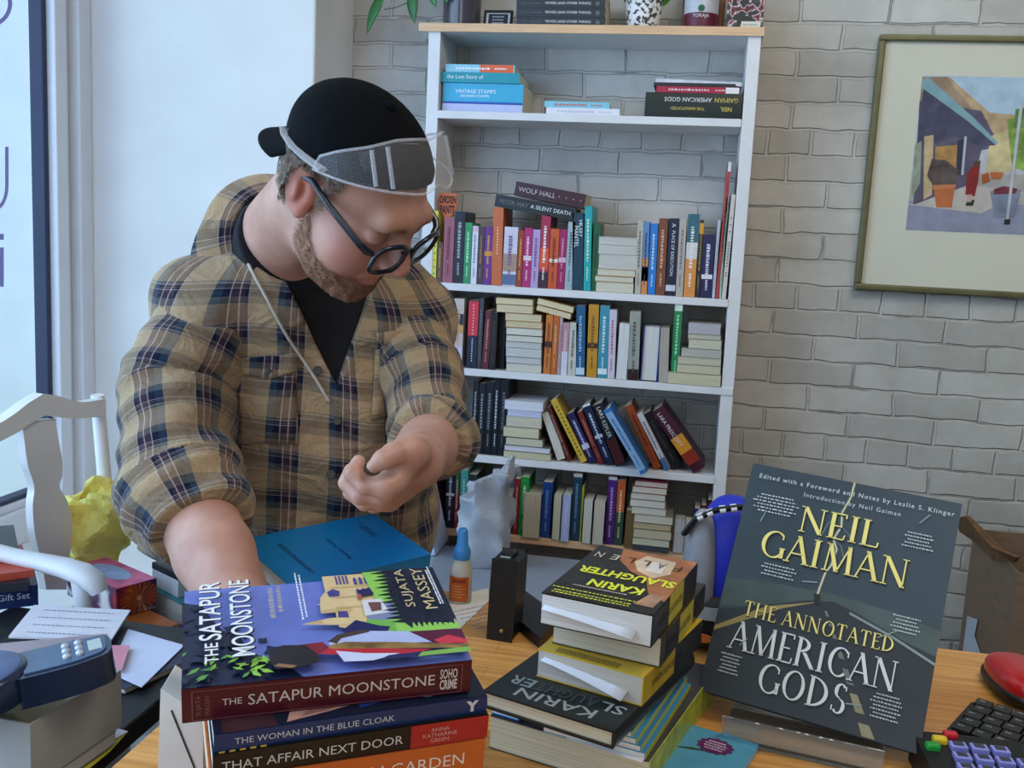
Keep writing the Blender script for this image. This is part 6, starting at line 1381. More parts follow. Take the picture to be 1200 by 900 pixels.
skin.cone(hp(430,556,.966), hp(468,551,.978), .0085, .0050, .004, 's')
P_ALL = [RSH, LSH, REL, RWR, LWR, LEL, HC]
v, f = surface(skin, (-.83, .74, -.005), (-.19, 1.68, 1.46), .0034)
man = None
skm = bpy.data.materials.new('skin'); skm.use_nodes = True; n, l, b = nodes_of(skm)
b.inputs['Roughness'].default_value = .48; b.inputs['Subsurface Weight'].default_value = .12; b.inputs['Subsurface Radius'].default_value = (.012,.005,.003); b.inputs['Subsurface Scale'].default_value = .6
tc_ = n.new('ShaderNodeTexCoord'); nz = n.new('ShaderNodeTexNoise'); nz.inputs['Scale'].default_value = 22; nz.inputs['Detail'].default_value = 5; l.new(tc_.outputs['Object'], nz.inputs['Vector'])
r = n.new('ShaderNodeValToRGB'); r.color_ramp.elements[0].position = .3; r.color_ramp.elements[0].color = (*lin('#ad7c69'), 1); r.color_ramp.elements[1].position = .7; r.color_ramp.elements[1].color = (*lin('#c49886'), 1); l.new(nz.outputs[0], r.inputs[0])
at = n.new('ShaderNodeAttribute'); at.attribute_name = 'flush'; mx = n.new('ShaderNodeMix'); mx.data_type = 'RGBA'; l.new(at.outputs['Fac'], mx.inputs[0]); l.new(r.outputs[0], mx.inputs[6]); mx.inputs[7].default_value = (*lin('#c4705f'), 1)
l.new(mx.outputs[2], b.inputs['Base Color'])
n2 = n.new('ShaderNodeTexNoise'); n2.inputs['Scale'].default_value = 420; l.new(tc_.outputs['Object'], n2.inputs['Vector']); bp = n.new('ShaderNodeBump'); bp.inputs['Strength'].default_value = .12; bp.inputs['Distance'].default_value = .001; l.new(n2.outputs[0], bp.inputs['Height']); l.new(bp.outputs[0], b.inputs['Normal'])
hv = (v-HC) @ HR
gs = lambda c, s: np.exp(-(((hv-np.array(c))/np.array(s))**2).sum(1))
flush = .75*gs((.112,0,-.022), (.018,.016,.016)) + .8*(gs((-.008,-.082,0), (.03,.014,.04))+gs((-.008,.082,0), (.03,.014,.04))) + .45*(gs((.06,.045,-.03), (.035,.03,.03))+gs((.06,-.045,-.03), (.035,.03,.03))) + .9*(gs((.093,0,-.055), (.010,.022,.006))+gs((.091,0,-.069), (.010,.020,.007)))
man = mesh_np('person', v, f, skm, attrs={'flush': np.clip(flush, 0, 1)})
tag(man, 'bearded man in a plaid shirt and backwards black cap looking down at his hand', 'person')

# ---- clothes
plaid = bpy.data.materials.new('plaid_flannel'); plaid.use_nodes = True; n, l, b = nodes_of(plaid); b.inputs['Roughness'].default_value = .9; b.inputs['Specular IOR Level'].default_value = .15; b.inputs['Sheen Weight'].default_value = .15
at = n.new('ShaderNodeAttribute'); at.attribute_name = 'cloth'; sx_ = n.new('ShaderNodeSeparateXYZ'); l.new(at.outputs['Vector'], sx_.inputs[0])
TAN, OLV, NVY, TEAL, MAR, LNE = '#aa9170', '#626057', '#0d1630', '#274055', '#452e3a', '#b8a49e'
def stripe(sock, period, stops):
    m1 = n.new('ShaderNodeMath'); m1.operation = 'DIVIDE'; m1.inputs[1].default_value = period; l.new(sock, m1.inputs[0])
    m2 = n.new('ShaderNodeMath'); m2.operation = 'FRACT'; l.new(m1.outputs[0], m2.inputs[0])
    r = n.new('ShaderNodeValToRGB'); r.color_ramp.interpolation = 'CONSTANT'; el = r.color_ramp.elements
    while len(el) > 1: el.remove(el[-1])
    for i, (p, c) in enumerate(stops):
        q = el[0] if i == 0 else el.new(p); q.position = p; q.color = (*lin(c), 1)
    l.new(m2.outputs[0], r.inputs[0]); return r.outputs[0]
U_ = stripe(sx_.outputs[0], .068, [(0, TAN), (.30, TEAL), (.42, NVY), (.53, LNE), (.55, MAR), (.66, LNE), (.68, MAR), (.74, NVY), (.80, LNE), (.82, TAN)])
V_ = stripe(sx_.outputs[1], .056, [(0, TAN), (.28, OLV), (.44, NVY), (.62, LNE), (.635, NVY), (.66, OLV), (.68, NVY), (.71, OLV), (.74, LNE), (.755, OLV), (.80, TAN)])
mx = n.new('ShaderNodeMix'); mx.data_type = 'RGBA'; mx.inputs[0].default_value = .47; l.new(U_, mx.inputs[6]); l.new(V_, mx.inputs[7])
tw = n.new('ShaderNodeTexNoise'); tw.inputs['Scale'].default_value = 380; tc_ = n.new('ShaderNodeTexCoord'); l.new(tc_.outputs['Object'], tw.inputs['Vector'])
r2 = n.new('ShaderNodeValToRGB'); r2.color_ramp.elements[0].position = .3; r2.color_ramp.elements[0].color = (.78,.78,.78,1); r2.color_ramp.elements[1].position = .7; l.new(tw.outputs[0], r2.inputs[0])
m3 = n.new('ShaderNodeMix'); m3.data_type = 'RGBA'; m3.blend_type = 'MULTIPLY'; m3.inputs[0].default_value = 1; l.new(mx.outputs[2], m3.inputs[6]); l.new(r2.outputs[0], m3.inputs[7]); l.new(m3.outputs[2], b.inputs['Base Color'])
bp = n.new('ShaderNodeBump'); bp.inputs['Strength'].default_value = .2; bp.inputs['Distance'].default_value = .0015; l.new(tw.outputs[0], bp.inputs['Height'])
wr = n.new('ShaderNodeTexNoise'); wr.inputs['Scale'].default_value = 16; wr.inputs['Detail'].default_value = 3; wr.inputs['Distortion'].default_value = 1.2; wmp = n.new('ShaderNodeMapping'); wmp.inputs['Scale'].default_value = (1.0, 1.0, 1.7); wmp.inputs['Rotation'].default_value = (0, .5, .3); l.new(tc_.outputs['Object'], wmp.inputs[0]); l.new(wmp.outputs[0], wr.inputs['Vector'])
b3 = n.new('ShaderNodeBump'); b3.inputs['Strength'].default_value = .65; b3.inputs['Distance'].default_value = .016; l.new(wr.outputs[0], b3.inputs['Height']); l.new(bp.outputs[0], b3.inputs['Normal']); l.new(b3.outputs[0], b.inputs['Normal'])

# black t-shirt under the shirt
tee_m = mat('black_jersey', '#0c0e16', .85, .1, 200)
tee = torso(SDF(.05), .006); tee.cone(hl(-.030,0,-.105), (RSH+LSH)/2+np.array([-.045,-.02,.085]), .060, .072, .03)
NKD = (HC+HR@np.array([-.035,0,-.05])); NKA = ((RSH+LSH)/2+np.array([-.045,-.02,.085])) - NKD; NKA /= np.linalg.norm(NKA)
tee_f = SDF(0); tee_f.fn(tee); tee_f.fn(lambda P: .128-(P-NKD) @ NKA, 0, 'i'); tee_f.fn(lambda P: .80-P[:, 2], 0, 'i')
v, f = surface(tee_f, (-.80,1.15,.78), (-.26,1.65,1.32), .005)
mesh_np('t_shirt', v, f, tee_m, man)

def folds(P, a, b, c, ph=0.0):
    return a*np.sin(P @ np.array(b)*c+ph+1.6*np.sin(P @ np.array([b[2], b[0], b[1]])*c*.43+ph))
# torso of the shirt: open V at the neck, button front
def vhalf(z):                                            # half width of the neck opening by height
    return np.interp(z, [-.4, .030, .095, .158, .20, .28], [-.02, .0, .030, .058, .080, .10])
V0 = lambda z: np.interp(z, [-.12, .03, .16, .25], [.0, -.006, -.012, -.012])
def shirt_fn(P):
    base = shirt_base(P); q = tc3(P)
    fl = .0035*np.sin(q[:, 2]*38+q[:, 0]*26+2*np.sin(q[:, 0]*19)) + .003*np.sin(q[:, 0]*52-q[:, 2]*23+1.5*np.sin(q[:, 2]*17)) + .0035*np.maximum(0, np.sin((q[:, 0]*.8-q[:, 2])*30))*(q[:, 2] < -.05)
    d = base - fl*.9
    vc = q[:, 0]-V0(q[:, 2]); open_ = np.where(q[:, 1] > 0, np.abs(vc)-vhalf(q[:, 2]), 1.0)
    d = np.maximum(d, -open_*.8)
    pk = .0028*np.clip(1-np.abs(np.abs(vc)-0)/.018, 0, 1)*(q[:, 1] > 0)*(q[:, 2] < -.1)
    return d - np.sign(pk)*.0018
sb = torso(SDF(.05), .018); sb.cone(RSH, RSH*.8+REL*.2, .066, .062, .05); sb.cone(LSH, LSH*.85+LEL*.15, .060, .056, .05)
sb.cone((RSH+LSH)/2+np.array([-.03,0,.06]), (RSH+LSH)/2+np.array([-.045,-.01,.10]), .078, .078, .03)
sb.ell(PEL+np.array([0,-.02,.02]), (.185,.150,.14), TR3, .08)
shirt_base = SDF(0); shirt_base.fn(sb); shirt_base.fn(lambda P: .70-P[:, 2], 0, 'i')
nk0 = hl(-.030,0,-.045); nk1 = (RSH+LSH)/2+np.array([-.045,-.02,.085]); nka = (nk0-nk1)/np.linalg.norm(nk0-nk1)
shirt_base.fn(lambda P: np.linalg.norm((P-nk1)-((P-nk1) @ nka)[:, None]*nka, axis=1)-.074+np.where((P-nk1) @ nka > -.02, 0, .2), .004, 's')
v, f = surface(shirt_fn, (-.86,1.13,.68), (-.20,1.72,1.33), .0042)
q = tc3(v); th = np.arctan2(q[:, 0]-.02*0, np.abs(q[:, 1])+.06)
uu = np.where(q[:, 1] > -.02, np.arctan2(q[:, 0], np.maximum(q[:, 1]+.06, .01))*.19, q[:, 0]) + .004
vv = q[:, 2] + .012*np.sin(q[:, 0]*14) + .10
shirt = mesh_np('plaid_shirt', v, f, plaid, man, attrs={'cloth': np.stack([uu+10*.078, vv+10*.074, uu*0], 1)})
# sleeves
def sleeve(name, pts, rs, cuff, seed, uoff, twist=0.0, fold=1.0):
    pts = [np.array(p) for p in pts]; L = [0]
    for a, b_ in zip(pts[:-1], pts[1:]): L.append(L[-1]+np.linalg.norm(b_-a))
    s = SDF(.02)
    for i in range(len(pts)-1): s.cone(pts[i], pts[i+1], rs[i], rs[i+1], .035)
    ax = (pts[-1]-pts[-2])/np.linalg.norm(pts[-1]-pts[-2]); end = pts[-1]
    def par(P):
        best = np.full(len(P), 1e9); t_ = np.zeros(len(P)); cx = np.zeros((len(P), 3)); A = np.zeros((len(P), 3))
        for i in range(len(pts)-1):
            ba = pts[i+1]-pts[i]; h = (P-pts[i]) @ ba/(ba @ ba); hc = np.clip(h, 0 if i else -.5, 1 if i < len(pts)-2 else 2); c = pts[i]+hc[:, None]*ba; dd = np.linalg.norm(P-c, axis=1)
            m = dd < best; best = np.where(m, dd, best); t_ = np.where(m, L[i]+hc*(L[i+1]-L[i]), t_); cx = np.where(m[:, None], c, cx); A = np.where(m[:, None], ba/np.linalg.norm(ba), A)
        ref = NV*.8+SV*.6; e1 = ref-(A @ ref)[:, None]*A; e1 /= np.linalg.norm(e1, axis=1)[:, None]; e2 = np.cross(A, e1); w = P-cx
        return t_, np.arctan2((w*e2).sum(1), (w*e1).sum(1))
    def fn(P):
        d = s(P); t_, a = par(P)
        d = d - fold*(.0055*np.sin(t_*62+1.9*np.sin(a+seed)+.9*np.sin(2*a+seed*2)+seed)*(.4+.6*np.sin(a*1.0+seed)**2) + .003*np.sin(t_*125+2.6*np.sin(a*1.5+seed*1.7)) + .0035*np.sin(a*3+t_*18+seed))
        cf = np.clip((t_-(L[-1]-.052))/.004, 0, 1); d = d - cf*.0055 - .002*np.exp(-((t_-(L[-1]-.012))/.006)**2)
        return np.maximum(d, (P-end) @ ax)
    allp = np.array(pts); lo = allp.min(0)-max(rs)-.03; hi = allp.max(0)+max(rs)+.03
    v, f = surface(fn, lo, hi, .0042)
    t_, a = par(v)
    o = mesh_np(name, v, f, plaid, shirt, attrs={'cloth': np.stack([a*.066+uoff+.68, t_+twist*a+.74, a*0], 1)})
    return fn
cuffR = REL+(RWR-REL)*.30
slR = sleeve('sleeve', [RSH+np.array([.01,.0,.0]), np.array(onY(205,462,1.20)), REL, cuffR], [.073,.070,.073,.057], None, 1.3, .020, fold=.75)
cuffL = LEL+(LWR-LEL)*.33
slL = sleeve('sleeve', [LSH+np.array([-.01,0,0]), np.array(onY(494,440,1.36)), LEL, cuffL], [.064,.057,.048,.046], None, 2.4, .050, fold=.65)
# trousers and shoes
tr = SDF(.05); tr.ell(PEL-np.array([0,0,.02]), (.172,.137,.125), TR3)
for hp_, kn, ft in (((-.675,1.47,.74), (-.70,1.43,.42), (-.72,1.52,.07)), ((-.515,1.53,.74), (-.50,1.46,.42), (-.50,1.57,.07))): tr.cone(hp_, kn, .096, .068, .06); tr.cone(kn, np.array(ft), .068, .058, .03)
trf = SDF(0); trf.fn(tr); trf.fn(lambda P: .045-P[:, 2], 0, 'i'); trf.fn(lambda P: P[:, 2]-.84, 0, 'i')
v, f = surface(trf, (-.86,1.28,.03), (-.36,1.72,.86), .008); mesh_np('trousers', v, f, mat('dark_denim', '#1f2738', .85, .15, 120), man)
for ft in ((-.72,1.52,.07), (-.50,1.57,.07)):
    s = SDF(.02); s.cone(np.array(ft)+[0,.025,-.030], np.array(ft)+NV*.14+[0,0,-.034], .044, .040); sf = SDF(0); sf.fn(s); sf.fn(lambda P: .001-P[:, 2], 0, 'i')
    v, f = surface(sf, np.array(ft)-[.22,.22,.075], np.array(ft)+[.22,.12,.05], .008); mesh_np('shoe', v, f, mat('black_shoe', '#161618', .5, .1, 60), man)

# ---- collar, placket details, pockets, buttons, cord: laid on the shirt surface
def on_shirt(px, py, off=.002, fn=None):
    p = raycast(fn or (lambda P: shirt_fn(P)), px, py, .7, 2.2)
    return None if p is None else p - Vector(ray(px, py)).normalized()*off
def patch(name, rows, mt, parent, off=.003, th=.003, uv=None, fn=None):
    """rows: list of rows of pixel points"""
    R = len(rows); Cn = len(rows[0]); vs = []; bad = False
    for row in rows:
        for p in row:
            q = on_shirt(p[0], p[1], off, fn); vs.append(q if q is not None else Vector(onY(p[0], p[1], 1.25)))
    v = np.array([tuple(q) for q in vs]); fs = np.array([(i*Cn+j, (i+1)*Cn+j, (i+1)*Cn+j+1, i*Cn+j+1) for i in range(R-1) for j in range(Cn-1)])
    q = tc3(v); at = np.stack([np.arctan2(q[:, 0], np.maximum(q[:, 1]+.06, .01))*.19+.784+(uv or (0,0))[0], q[:, 2]+.84+(uv or (0,0))[1], q[:, 0]*0], 1)
    o = mesh_np(name, v, fs, mt, parent, attrs={'cloth': at}); s_ = o.modifiers.new('t', 'SOLIDIFY'); s_.thickness = th; s_.offset = 0; return o
def rows_quad(A, B, C, D, nr=5, nc=7):          # A-B top edge, D-C bottom edge
    A, B, C, D = [np.array(p, float) for p in (A, B, C, D)]
    return [[tuple((A*(1-j/(nc-1))+B*j/(nc-1))*(1-i/(nr-1))+(D*(1-j/(nc-1))+C*j/(nc-1))*i/(nr-1)) for j in range(nc)] for i in range(nr)]
# right pocket flap (picture left) pointed, left pocket with folded flap
fl1 = []
for i in range(6):
    u = i/5; row = []
    for j in range(9):
        w = j/8; top = np.array([269+ (350-269)*w, 421-7*w]); bot = np.array([273+(347-273)*w, 436-3*w + (11 if 1 else 0)*(1-abs(w-.55)/.55)]); row.append(tuple(top*(1-u)+bot*u))
    fl1.append(row)
patch('pocket_flap', fl1, plaid, shirt, .004, .003, (.03, .021))
patch('chest_pocket', rows_quad((272,440),(346,430),(350,520),(276,520), 8, 8), plaid, shirt, .0022, .002, (.004,.0))
patch('pocket_flap', rows_quad((436,391),(492,384),(490,399),(446,404), 4, 8), plaid, shirt, .007, .006, (.03,.018))
patch('chest_pocket', rows_quad((440,410),(494,400),(482,485),(436,492), 8, 8), plaid, shirt, .0035, .003, (.0,.0))
bm_ = mat('dark_button', '#1c1a1c', .3, .05); ring = mat('button_rim', '#3c3834', .4, .05)
for px, py in ((316,438), (372,434), (470,423), (395,493), (388,556)):
    p = on_shirt(px, py, .0045)
    if p is None: continue
    nrm = -Vector(ray(px, py)).normalized(); qn = nrm.to_track_quat('Z', 'Y').to_matrix().to_4x4()
    mb = MB(); mb.lathe([(.0062,0),(.0062,.0012),(.0048,.0018),(.0046,.0012)], 18, ring); mb.lathe([(.0046,.0010),(0,.0010)], 18, bm_); o = mb.build('button', None, shirt); o.matrix_local = Matrix.Translation(p) @ qn
# collar leaf at the near side of the neck and the far one
def strip3(name, inner, outer, parent, th=.004, uoff=0.0):
    n_ = len(inner); vs = []; at = []
    K_ = 5; s = 0
    for i in range(n_):
        a, b_ = np.array(inner[i]), np.array(outer[i]); s += 0 if i == 0 else np.linalg.norm(a-np.array(inner[i-1]))
        for k in range(K_):
            w = k/(K_-1); p = a*(1-w)+b_*w; bulge = .006*math.sin(math.pi*w); dirn = (CAMP-p)/np.linalg.norm(CAMP-p); vs.append(p+dirn*bulge); at.append((np.linalg.norm(b_-a)*w+uoff+.78, s+.74, 0))
    fs = np.array([(i*K_+k, (i+1)*K_+k, (i+1)*K_+k+1, i*K_+k+1) for i in range(n_-1) for k in range(K_-1)])
    o = mesh_np(name, np.array(vs), fs, plaid, parent, attrs={'cloth': np.array(at)}); m = o.modifiers.new('t', 'SOLIDIFY'); m.thickness = th; m.offset = 0; m2 = o.modifiers.new('s', 'SUBSURF'); m2.levels = 1; m2.render_levels = 1; return o
def S_(px, py, off): 
    p = on_shirt(px, py, off); return np.array(p) if p is not None else np.array(onY(px, py, 1.3))
def neck_ring(phi, h, r):
    z_ = nka; x_ = NV-(NV @ z_)*z_; x_ /= np.linalg.norm(x_); y_ = np.cross(z_, x_)
    return nk1+z_*h+(x_*math.cos(phi)+y_*math.sin(phi))*r
PH = np.radians(np.linspace(40, 320, 25))
inner, outer = [], []
for i, ph in enumerate(PH):
    e_ = min(i, 24-i)/12; pt = max(0, 1-e_*3.0)
    inner.append(neck_ring(ph, .052-.020*pt, .0690)); outer.append(neck_ring(ph, .022-.050*pt, .108+.026*pt))
strip3('collar', inner, outer, shirt)
# pale drawstring-like cord over the right chest
cpts = [on_shirt(*p, .005) for p in smooth_poly([(281,282),(288,303),(299,325),(310,345),(322,368),(337,395),(354,420),(371,446),(385,470)], 3)]
cpts = [p for p in cpts if p is not None]
mb = MB(); mb.tube(cpts, .0022, 8, mat('pale_cord', '#b3a89c', .7, .1, 80)); mb.build('cord', None, shirt)

# ---- beard and hair: thin growth following the skin
def growth(name, region, off, lo, hi, col_a, col_b, h=.0022, amp=.0012, fr=420, rough=.75):
    def fn(P):
        d = skin(P)-off*np.clip(region((P-HC) @ HR)*1.6, 0, 1)-amp*snoise((P-HC) @ HR, fr, 5)
        return np.maximum(d, -region((P-HC) @ HR)*.012)
    v, f = surface(fn, lo, hi, h)
    # only the outer sheet (close to the skin offset), not the buried cut
    hv = (v-HC) @ HR; m = region(hv); keep = (skin(v)[f] > -.0004).all(1) & (m[f] > .02).all(1)
    f = f[keep]; used = np.unique(f); mp = np.full(len(v), -1); mp[used] = np.arange(len(used)); v = v[used]; f = mp[f]; m = m[used]
    mt = bpy.data.materials.new(name+'_hair'); mt.use_nodes = True; n, l, b = nodes_of(mt); b.inputs['Roughness'].default_value = rough; b.inputs['Specular IOR Level'].default_value = .2
    tcx = n.new('ShaderNodeTexCoord'); mp_ = n.new('ShaderNodeMapping'); mp_.inputs['Scale'].default_value = (1, 1, .35); nz = n.new('ShaderNodeTexNoise'); nz.inputs['Scale'].default_value = 520; nz.inputs['Detail'].default_value = 3; l.new(tcx.outputs['Object'], mp_.inputs[0]); l.new(mp_.outputs[0], nz.inputs['Vector'])
    r = n.new('ShaderNodeValToRGB'); r.color_ramp.elements[0].position = .35; r.color_ramp.elements[0].color = (*lin(col_a), 1); r.color_ramp.elements[1].position = .65; r.color_ramp.elements[1].color = (*lin(col_b), 1); l.new(nz.outputs[0], r.inputs[0]); l.new(r.outputs[0], b.inputs['Base Color'])
    at = n.new('ShaderNodeAttribute'); at.attribute_name = 'cover'; ad = n.new('ShaderNodeMath'); ad.operation = 'MULTIPLY_ADD'; ad.inputs[1].default_value = 1.6; l.new(at.outputs['Fac'], ad.inputs[0]); sb_ = n.new('ShaderNodeMath'); sb_.operation = 'MULTIPLY_ADD'; sb_.inputs[1].default_value = 2.4; sb_.inputs[2].default_value = -1.75; l.new(nz.outputs[0], sb_.inputs[0]); l.new(sb_.outputs[0], ad.inputs[2])
    mr_ = n.new('ShaderNodeMapRange'); mr_.inputs[1].default_value = .3; mr_.inputs[2].default_value = .95; l.new(ad.outputs[0], mr_.inputs[0]); l.new(mr_.outputs[0], b.inputs['Alpha'])
    bp = n.new('ShaderNodeBump'); bp.inputs['Strength'].default_value = .5; bp.inputs['Distance'].default_value = .0015; l.new(nz.outputs[0], bp.inputs['Height']); l.new(bp.outputs[0], b.inputs['Normal'])
    return mesh_np(name, v, f, mt, man, attrs={'cover': np.clip(m, 0, 1)})
sm = lambda a, b, x: np.clip((x-a)/(b-a), 0, 1)
def beard_region(q):
    F_, L, U_ = q[:, 0], np.abs(q[:, 1]), q[:, 2]
    top = np.interp(F_, [-.02, .008, .022, .040, .060, .078, .092, .12], [-.005, -.005, -.022, -.034, -.042, -.040, -.036, -.034])     # upper edge of the beard
    m = sm(.0, .030, top-U_)
    lip = np.exp(-(((U_+.061)/.010)**2+((L)/.020)**2+((F_-.092)/.02)**2)*.9)
    m = m*(1-1.2*lip)
    under = np.interp(F_, [-.03, .0, .05, .09], [-.075, -.085, -.115, -.14]); m = m*sm(-.012, .012, U_-under)
    m = m*sm(-.018, .006, F_) * sm(.018, .030, (L*.9+np.maximum(F_, 0)))
    m = m*sm(.074, .066, L)*sm(-.140, -.118, U_+.0*F_)
    return np.clip(m, 0, 1)-.05
hb = np.array([hl(f_, l_, u_) for f_ in (-.04,.13) for l_ in (-.09,.09) for u_ in (-.15,.03)])
growth('beard', beard_region, .0022, hb.min(0), hb.max(0), '#573a2c', '#a0785e')
def hair_region(q):
    F_, L, U_ = q[:, 0], np.abs(q[:, 1]), q[:, 2]
    back = sm(-.012, -.030, F_)*sm(-.062, -.040, U_+.25*(F_+.03))
    side = sm(.002, .014, F_)*sm(.036, .018, F_)*sm(-.035, .005, U_)*sm(.04, .055, L)
    over = sm(.010, .024, U_-.012-.0*F_)*sm(.040, .025, F_)*sm(.04, .055, L)
    return np.clip(np.maximum(np.maximum(back, side), over), 0, 1)*sm(.085, .065, U_)-.05
hb = np.array([hl(f_, l_, u_) for f_ in (-.13,.05) for l_ in (-.095,.095) for u_ in (-.08,.09)])
growth('hair', hair_region, .0050, hb.min(0), hb.max(0), '#2e241e', '#7a6a5c', amp=.0016, fr=330)
# eyebrows
def brow_region(q):
    L = np.abs(q[:, 1]); c = np.interp(L, [.012, .030, .050], [.031, .037, .032]); w_ = np.interp(L, [.012, .03, .05], [.006, .0055, .003])
    return np.exp(-((q[:, 2]-c)/w_)**2)*sm(.008, .016, L)*sm(.056, .044, L)*sm(.04, .06, q[:, 0])*.75-.05
hb = np.array([hl(f_, l_, u_) for f_ in (.04,.12) for l_ in (-.06,.06) for u_ in (.01,.055)])
growth('eyebrows', brow_region, .0018, hb.min(0), hb.max(0), '#4a3528', '#8a6a54', h=.0018, amp=.0006)

# ---- backwards cap
cap_m = mat('black_cotton_twill', '#05070c', .9, .12, 220, bump=.25, spec=.15)
CC = np.array([-.014, 0, .044]); CRd = np.array([.100, .0825, .077])
def cap_fn(P):
    q = (P-HC) @ HR; k0 = np.linalg.norm((q-CC)/CRd, axis=1); k1 = np.linalg.norm((q-CC)/(CRd*CRd), axis=1); d = k0*(k0-1)/np.maximum(k1, 1e-9)
    a = np.arctan2(q[:, 1], q[:, 0]+.01); d = d + .0010*np.exp(-(np.sin(3*a)/.10)**2)*(q[:, 2] > .07) - .0012*np.exp(-((q[:, 2]-(.055+.45*q[:, 0]))/.006)**2)
    return np.maximum(d, (.044+.45*q[:, 0])-q[:, 2])
hb = np.array([hl(f_, l_, u_) for f_ in (-.13,.11) for l_ in (-.1,.1) for u_ in (-.04,.16)])
v, f = surface(cap_fn, hb.min(0)-.01, hb.max(0)+.01, .004)
cap = mesh_np('baseball_cap', v, f, cap_m, man)
mb = MB(); mb.lathe([(.0085,0),(.0080,.003),(.005,.0055),(0,.0062)], 16); o = mb.build('cap_button', cap_m, cap); o.matrix_local = HM @ Matrix.Translation((-.016,0,.1195))
vs = []; NR, NA = 8, 21
for i in range(NR+1):
    u = i/NR
    for k in range(NA):
        a = math.radians(-62+124*k/(NA-1)); ca, sa = math.cos(a), math.sin(a)
        x0, y0 = -.014-.081*ca, .073*sa; z0 = .047+.45*x0+.004
        L = .066*max(0, ca)**.55
        droop = math.radians(48); x = x0-L*u*math.cos(droop)*1.0; z = z0-L*u*math.sin(droop) - .020*(sa**2)*(.35+.65*u) ; y = y0*(1-.10*u)
        vs.append(hl(x, y, z))
fs = np.array([(i*NA+k, (i+1)*NA+k, (i+1)*NA+k+1, i*NA+k+1) for i in range(NR) for k in range(NA-1)])
o = mesh_np('cap_bill', np.array(vs), fs, cap_m, cap); m = o.modifiers.new('t', 'SOLIDIFY'); m.thickness = .0045; m.offset = 0

# ---- eyeglasses (a thing of their own, worn)
gl_ = thing('eyeglasses', 'dark navy framed eyeglasses on the man\'s face', 'glasses', HM)
fr_m = mat('navy_acetate', '#141c2c', .25, .05, 60, coat=.4)
lens_m = bpy.data.materials.new('spectacle_lens'); lens_m.use_nodes = True; n, l, b = nodes_of(lens_m); b.inputs['Transmission Weight'].default_value = 1; b.inputs['Roughness'].default_value = 0; b.inputs['IOR'].default_value = 1.05
for sg in (1, -1):
    ring_ = []
    for k in range(28):
        a = 2*math.pi*k/28; c_, s_ = math.cos(a), math.sin(a); y = (.0345+.0265*math.copysign(abs(c_)**.75, c_)); z = .000+.0195*math.copysign(abs(s_)**.75, s_)+(.002 if s_ > 0 else 0); x = .1125-.55*max(0, y-.02)**1.0*.30-.10*(z)
        ring_.append(Vector((x-.10*0, y*sg, z)))
    mb = MB(); mb.tube(ring_+[ring_[0], ring_[1]], .0032, 8, fr_m, caps=False); mb.build('rim', None, gl_)
    mb = MB(); mb.poly(ring_); o = mb.build('lens', lens_m, gl_); m = o.modifiers.new('t', 'SOLIDIFY'); m.thickness = .0016; m.offset = 0
    mb = MB(); mb.tube([(.0985,.060*sg,.008), (.0945,.0685*sg,.011), (.086,.0735*sg,.014), (.03,.0800*sg,.020), (-.004,.0815*sg,.026), (-.022,.0835*sg,.018), (-.032,.0820*sg,-.002)], [.0042,.0050,.0048,.0044,.0040,.0034,.0026], 8, fr_m, squash=1.0); mb.build('temple', None, gl_)
mb = MB(); mb.tube([(.1065,.0095,.003), (.1095,.004,.006), (.1095,-.004,.006), (.1065,-.0095,.003)], .0026, 8, fr_m); mb.build('bridge', None, gl_)

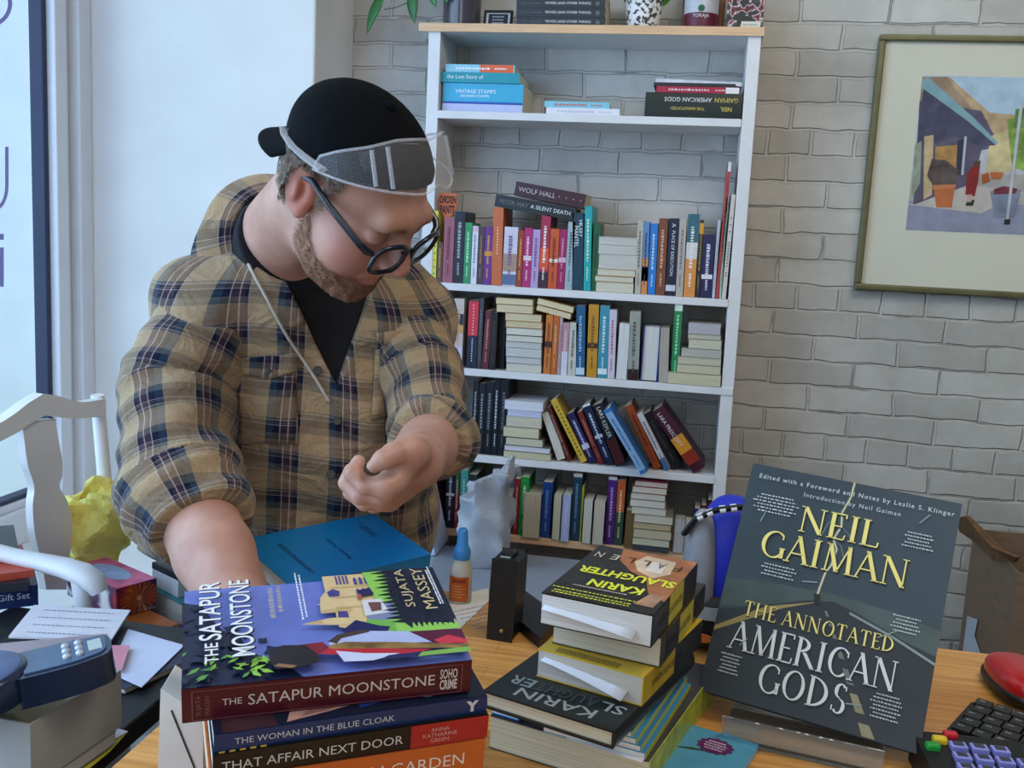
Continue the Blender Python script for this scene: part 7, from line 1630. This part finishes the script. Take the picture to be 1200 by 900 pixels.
# ---- clear safety goggles pushed up on the cap
gg = thing('safety_goggles', 'clear plastic safety goggles pushed up over the front of the black cap', 'goggles', HM)
cg = bpy.data.materials.new('clear_polycarbonate'); cg.use_nodes = True; n, l, b = nodes_of(cg); b.inputs['Alpha'].default_value = .055; b.inputs['Roughness'].default_value = .06; b.inputs['Specular IOR Level'].default_value = .9; b.inputs['Base Color'].default_value = (.78,.80,.84,1)
_ga = [0, .5, .8, 1.2, 1.47]
_gl = np.array([(.084,0,.083), (.070,.036,.079), (.052,.059,.072), (.020,.078,.058), (-.006,.084,.046)]); _gu = np.array([(.043,0,.117), (.032,.036,.112), (.022,.059,.098), (.004,.077,.079), (-.008,.083,.062)])
def gsurf(a, w, r=1.0):
    """a: angle round the head from the front, w: 0 bottom .. 1 top; lies over the front slope of the cap"""
    t_ = abs(a); w = w + .16*math.exp(-(a/.15)**2)*(1-w)
    q = np.array([np.interp(t_, _ga, _gl[:, i])*(1-w)+np.interp(t_, _ga, _gu[:, i])*w for i in range(3)]); q[1] *= 1 if a >= 0 else -1
    e_ = (q-CC)/CRd; q = CC+(q-CC)/np.linalg.norm(e_); n_ = (q-CC)/(CRd*CRd); n_ /= np.linalg.norm(n_)
    q = q+n_*(.0085+.016*max(0, math.cos(a))*r)
    return (q[0], q[1], q[2])
NA, NW = 41, 8; A_ = np.linspace(-math.radians(84), math.radians(84), NA)
vs = [gsurf(a, w) for a in A_ for w in np.linspace(0, 1, NW+1)]
fs = np.array([(i*(NW+1)+k, (i+1)*(NW+1)+k, (i+1)*(NW+1)+k+1, i*(NW+1)+k+1) for i in range(NA-1) for k in range(NW)])
o = mesh_np('shield', np.array(vs), fs, cg, gg); m = o.modifiers.new('t', 'SOLIDIFY'); m.thickness = .0022; m.offset = 0
fro = bpy.data.materials.new('frosted_edge'); fro.use_nodes = True; n, l, b = nodes_of(fro); b.inputs['Alpha'].default_value = .32; b.inputs['Roughness'].default_value = .15; b.inputs['Specular IOR Level'].default_value = .9; b.inputs['Base Color'].default_value = (.70,.72,.78,1)
mb = MB()
loop = [gsurf(a, 0) for a in A_]+[gsurf(A_[-1], w) for w in (.33,.66)]+[gsurf(a, 1) for a in A_[::-1]]+[gsurf(A_[0], w) for w in (.66,.33)]
mb.tube(loop+loop[:2], .0017, 8, fro, caps=False); mb.build('edge_rim', None, gg)
for sg in (1, -1):
    p0 = gsurf(sg*A_[-1]*1.0 if sg > 0 else A_[0], .5)
    mb = MB(); mb.tube([(p0[0]+.012, sg*abs(p0[1]), p0[2]), (-.025, sg*.0905, .046), (-.045, sg*.0875, .040), (-.068, sg*.078, .034), (-.084, sg*.064, .028)], [.0075,.0070,.0058,.0048,.0040], 8, fro, squash=.45); mb.build('temple_arm', None, gg)
    for a0 in (.62, .78):
        P1 = gsurf(sg*a0, .08, 1.05); P2 = gsurf(sg*a0, .92, 1.05); mb = MB(); mb.tube([P1, P2], .0026, 8, fro); mb.build('hinge_rib', None, gg)
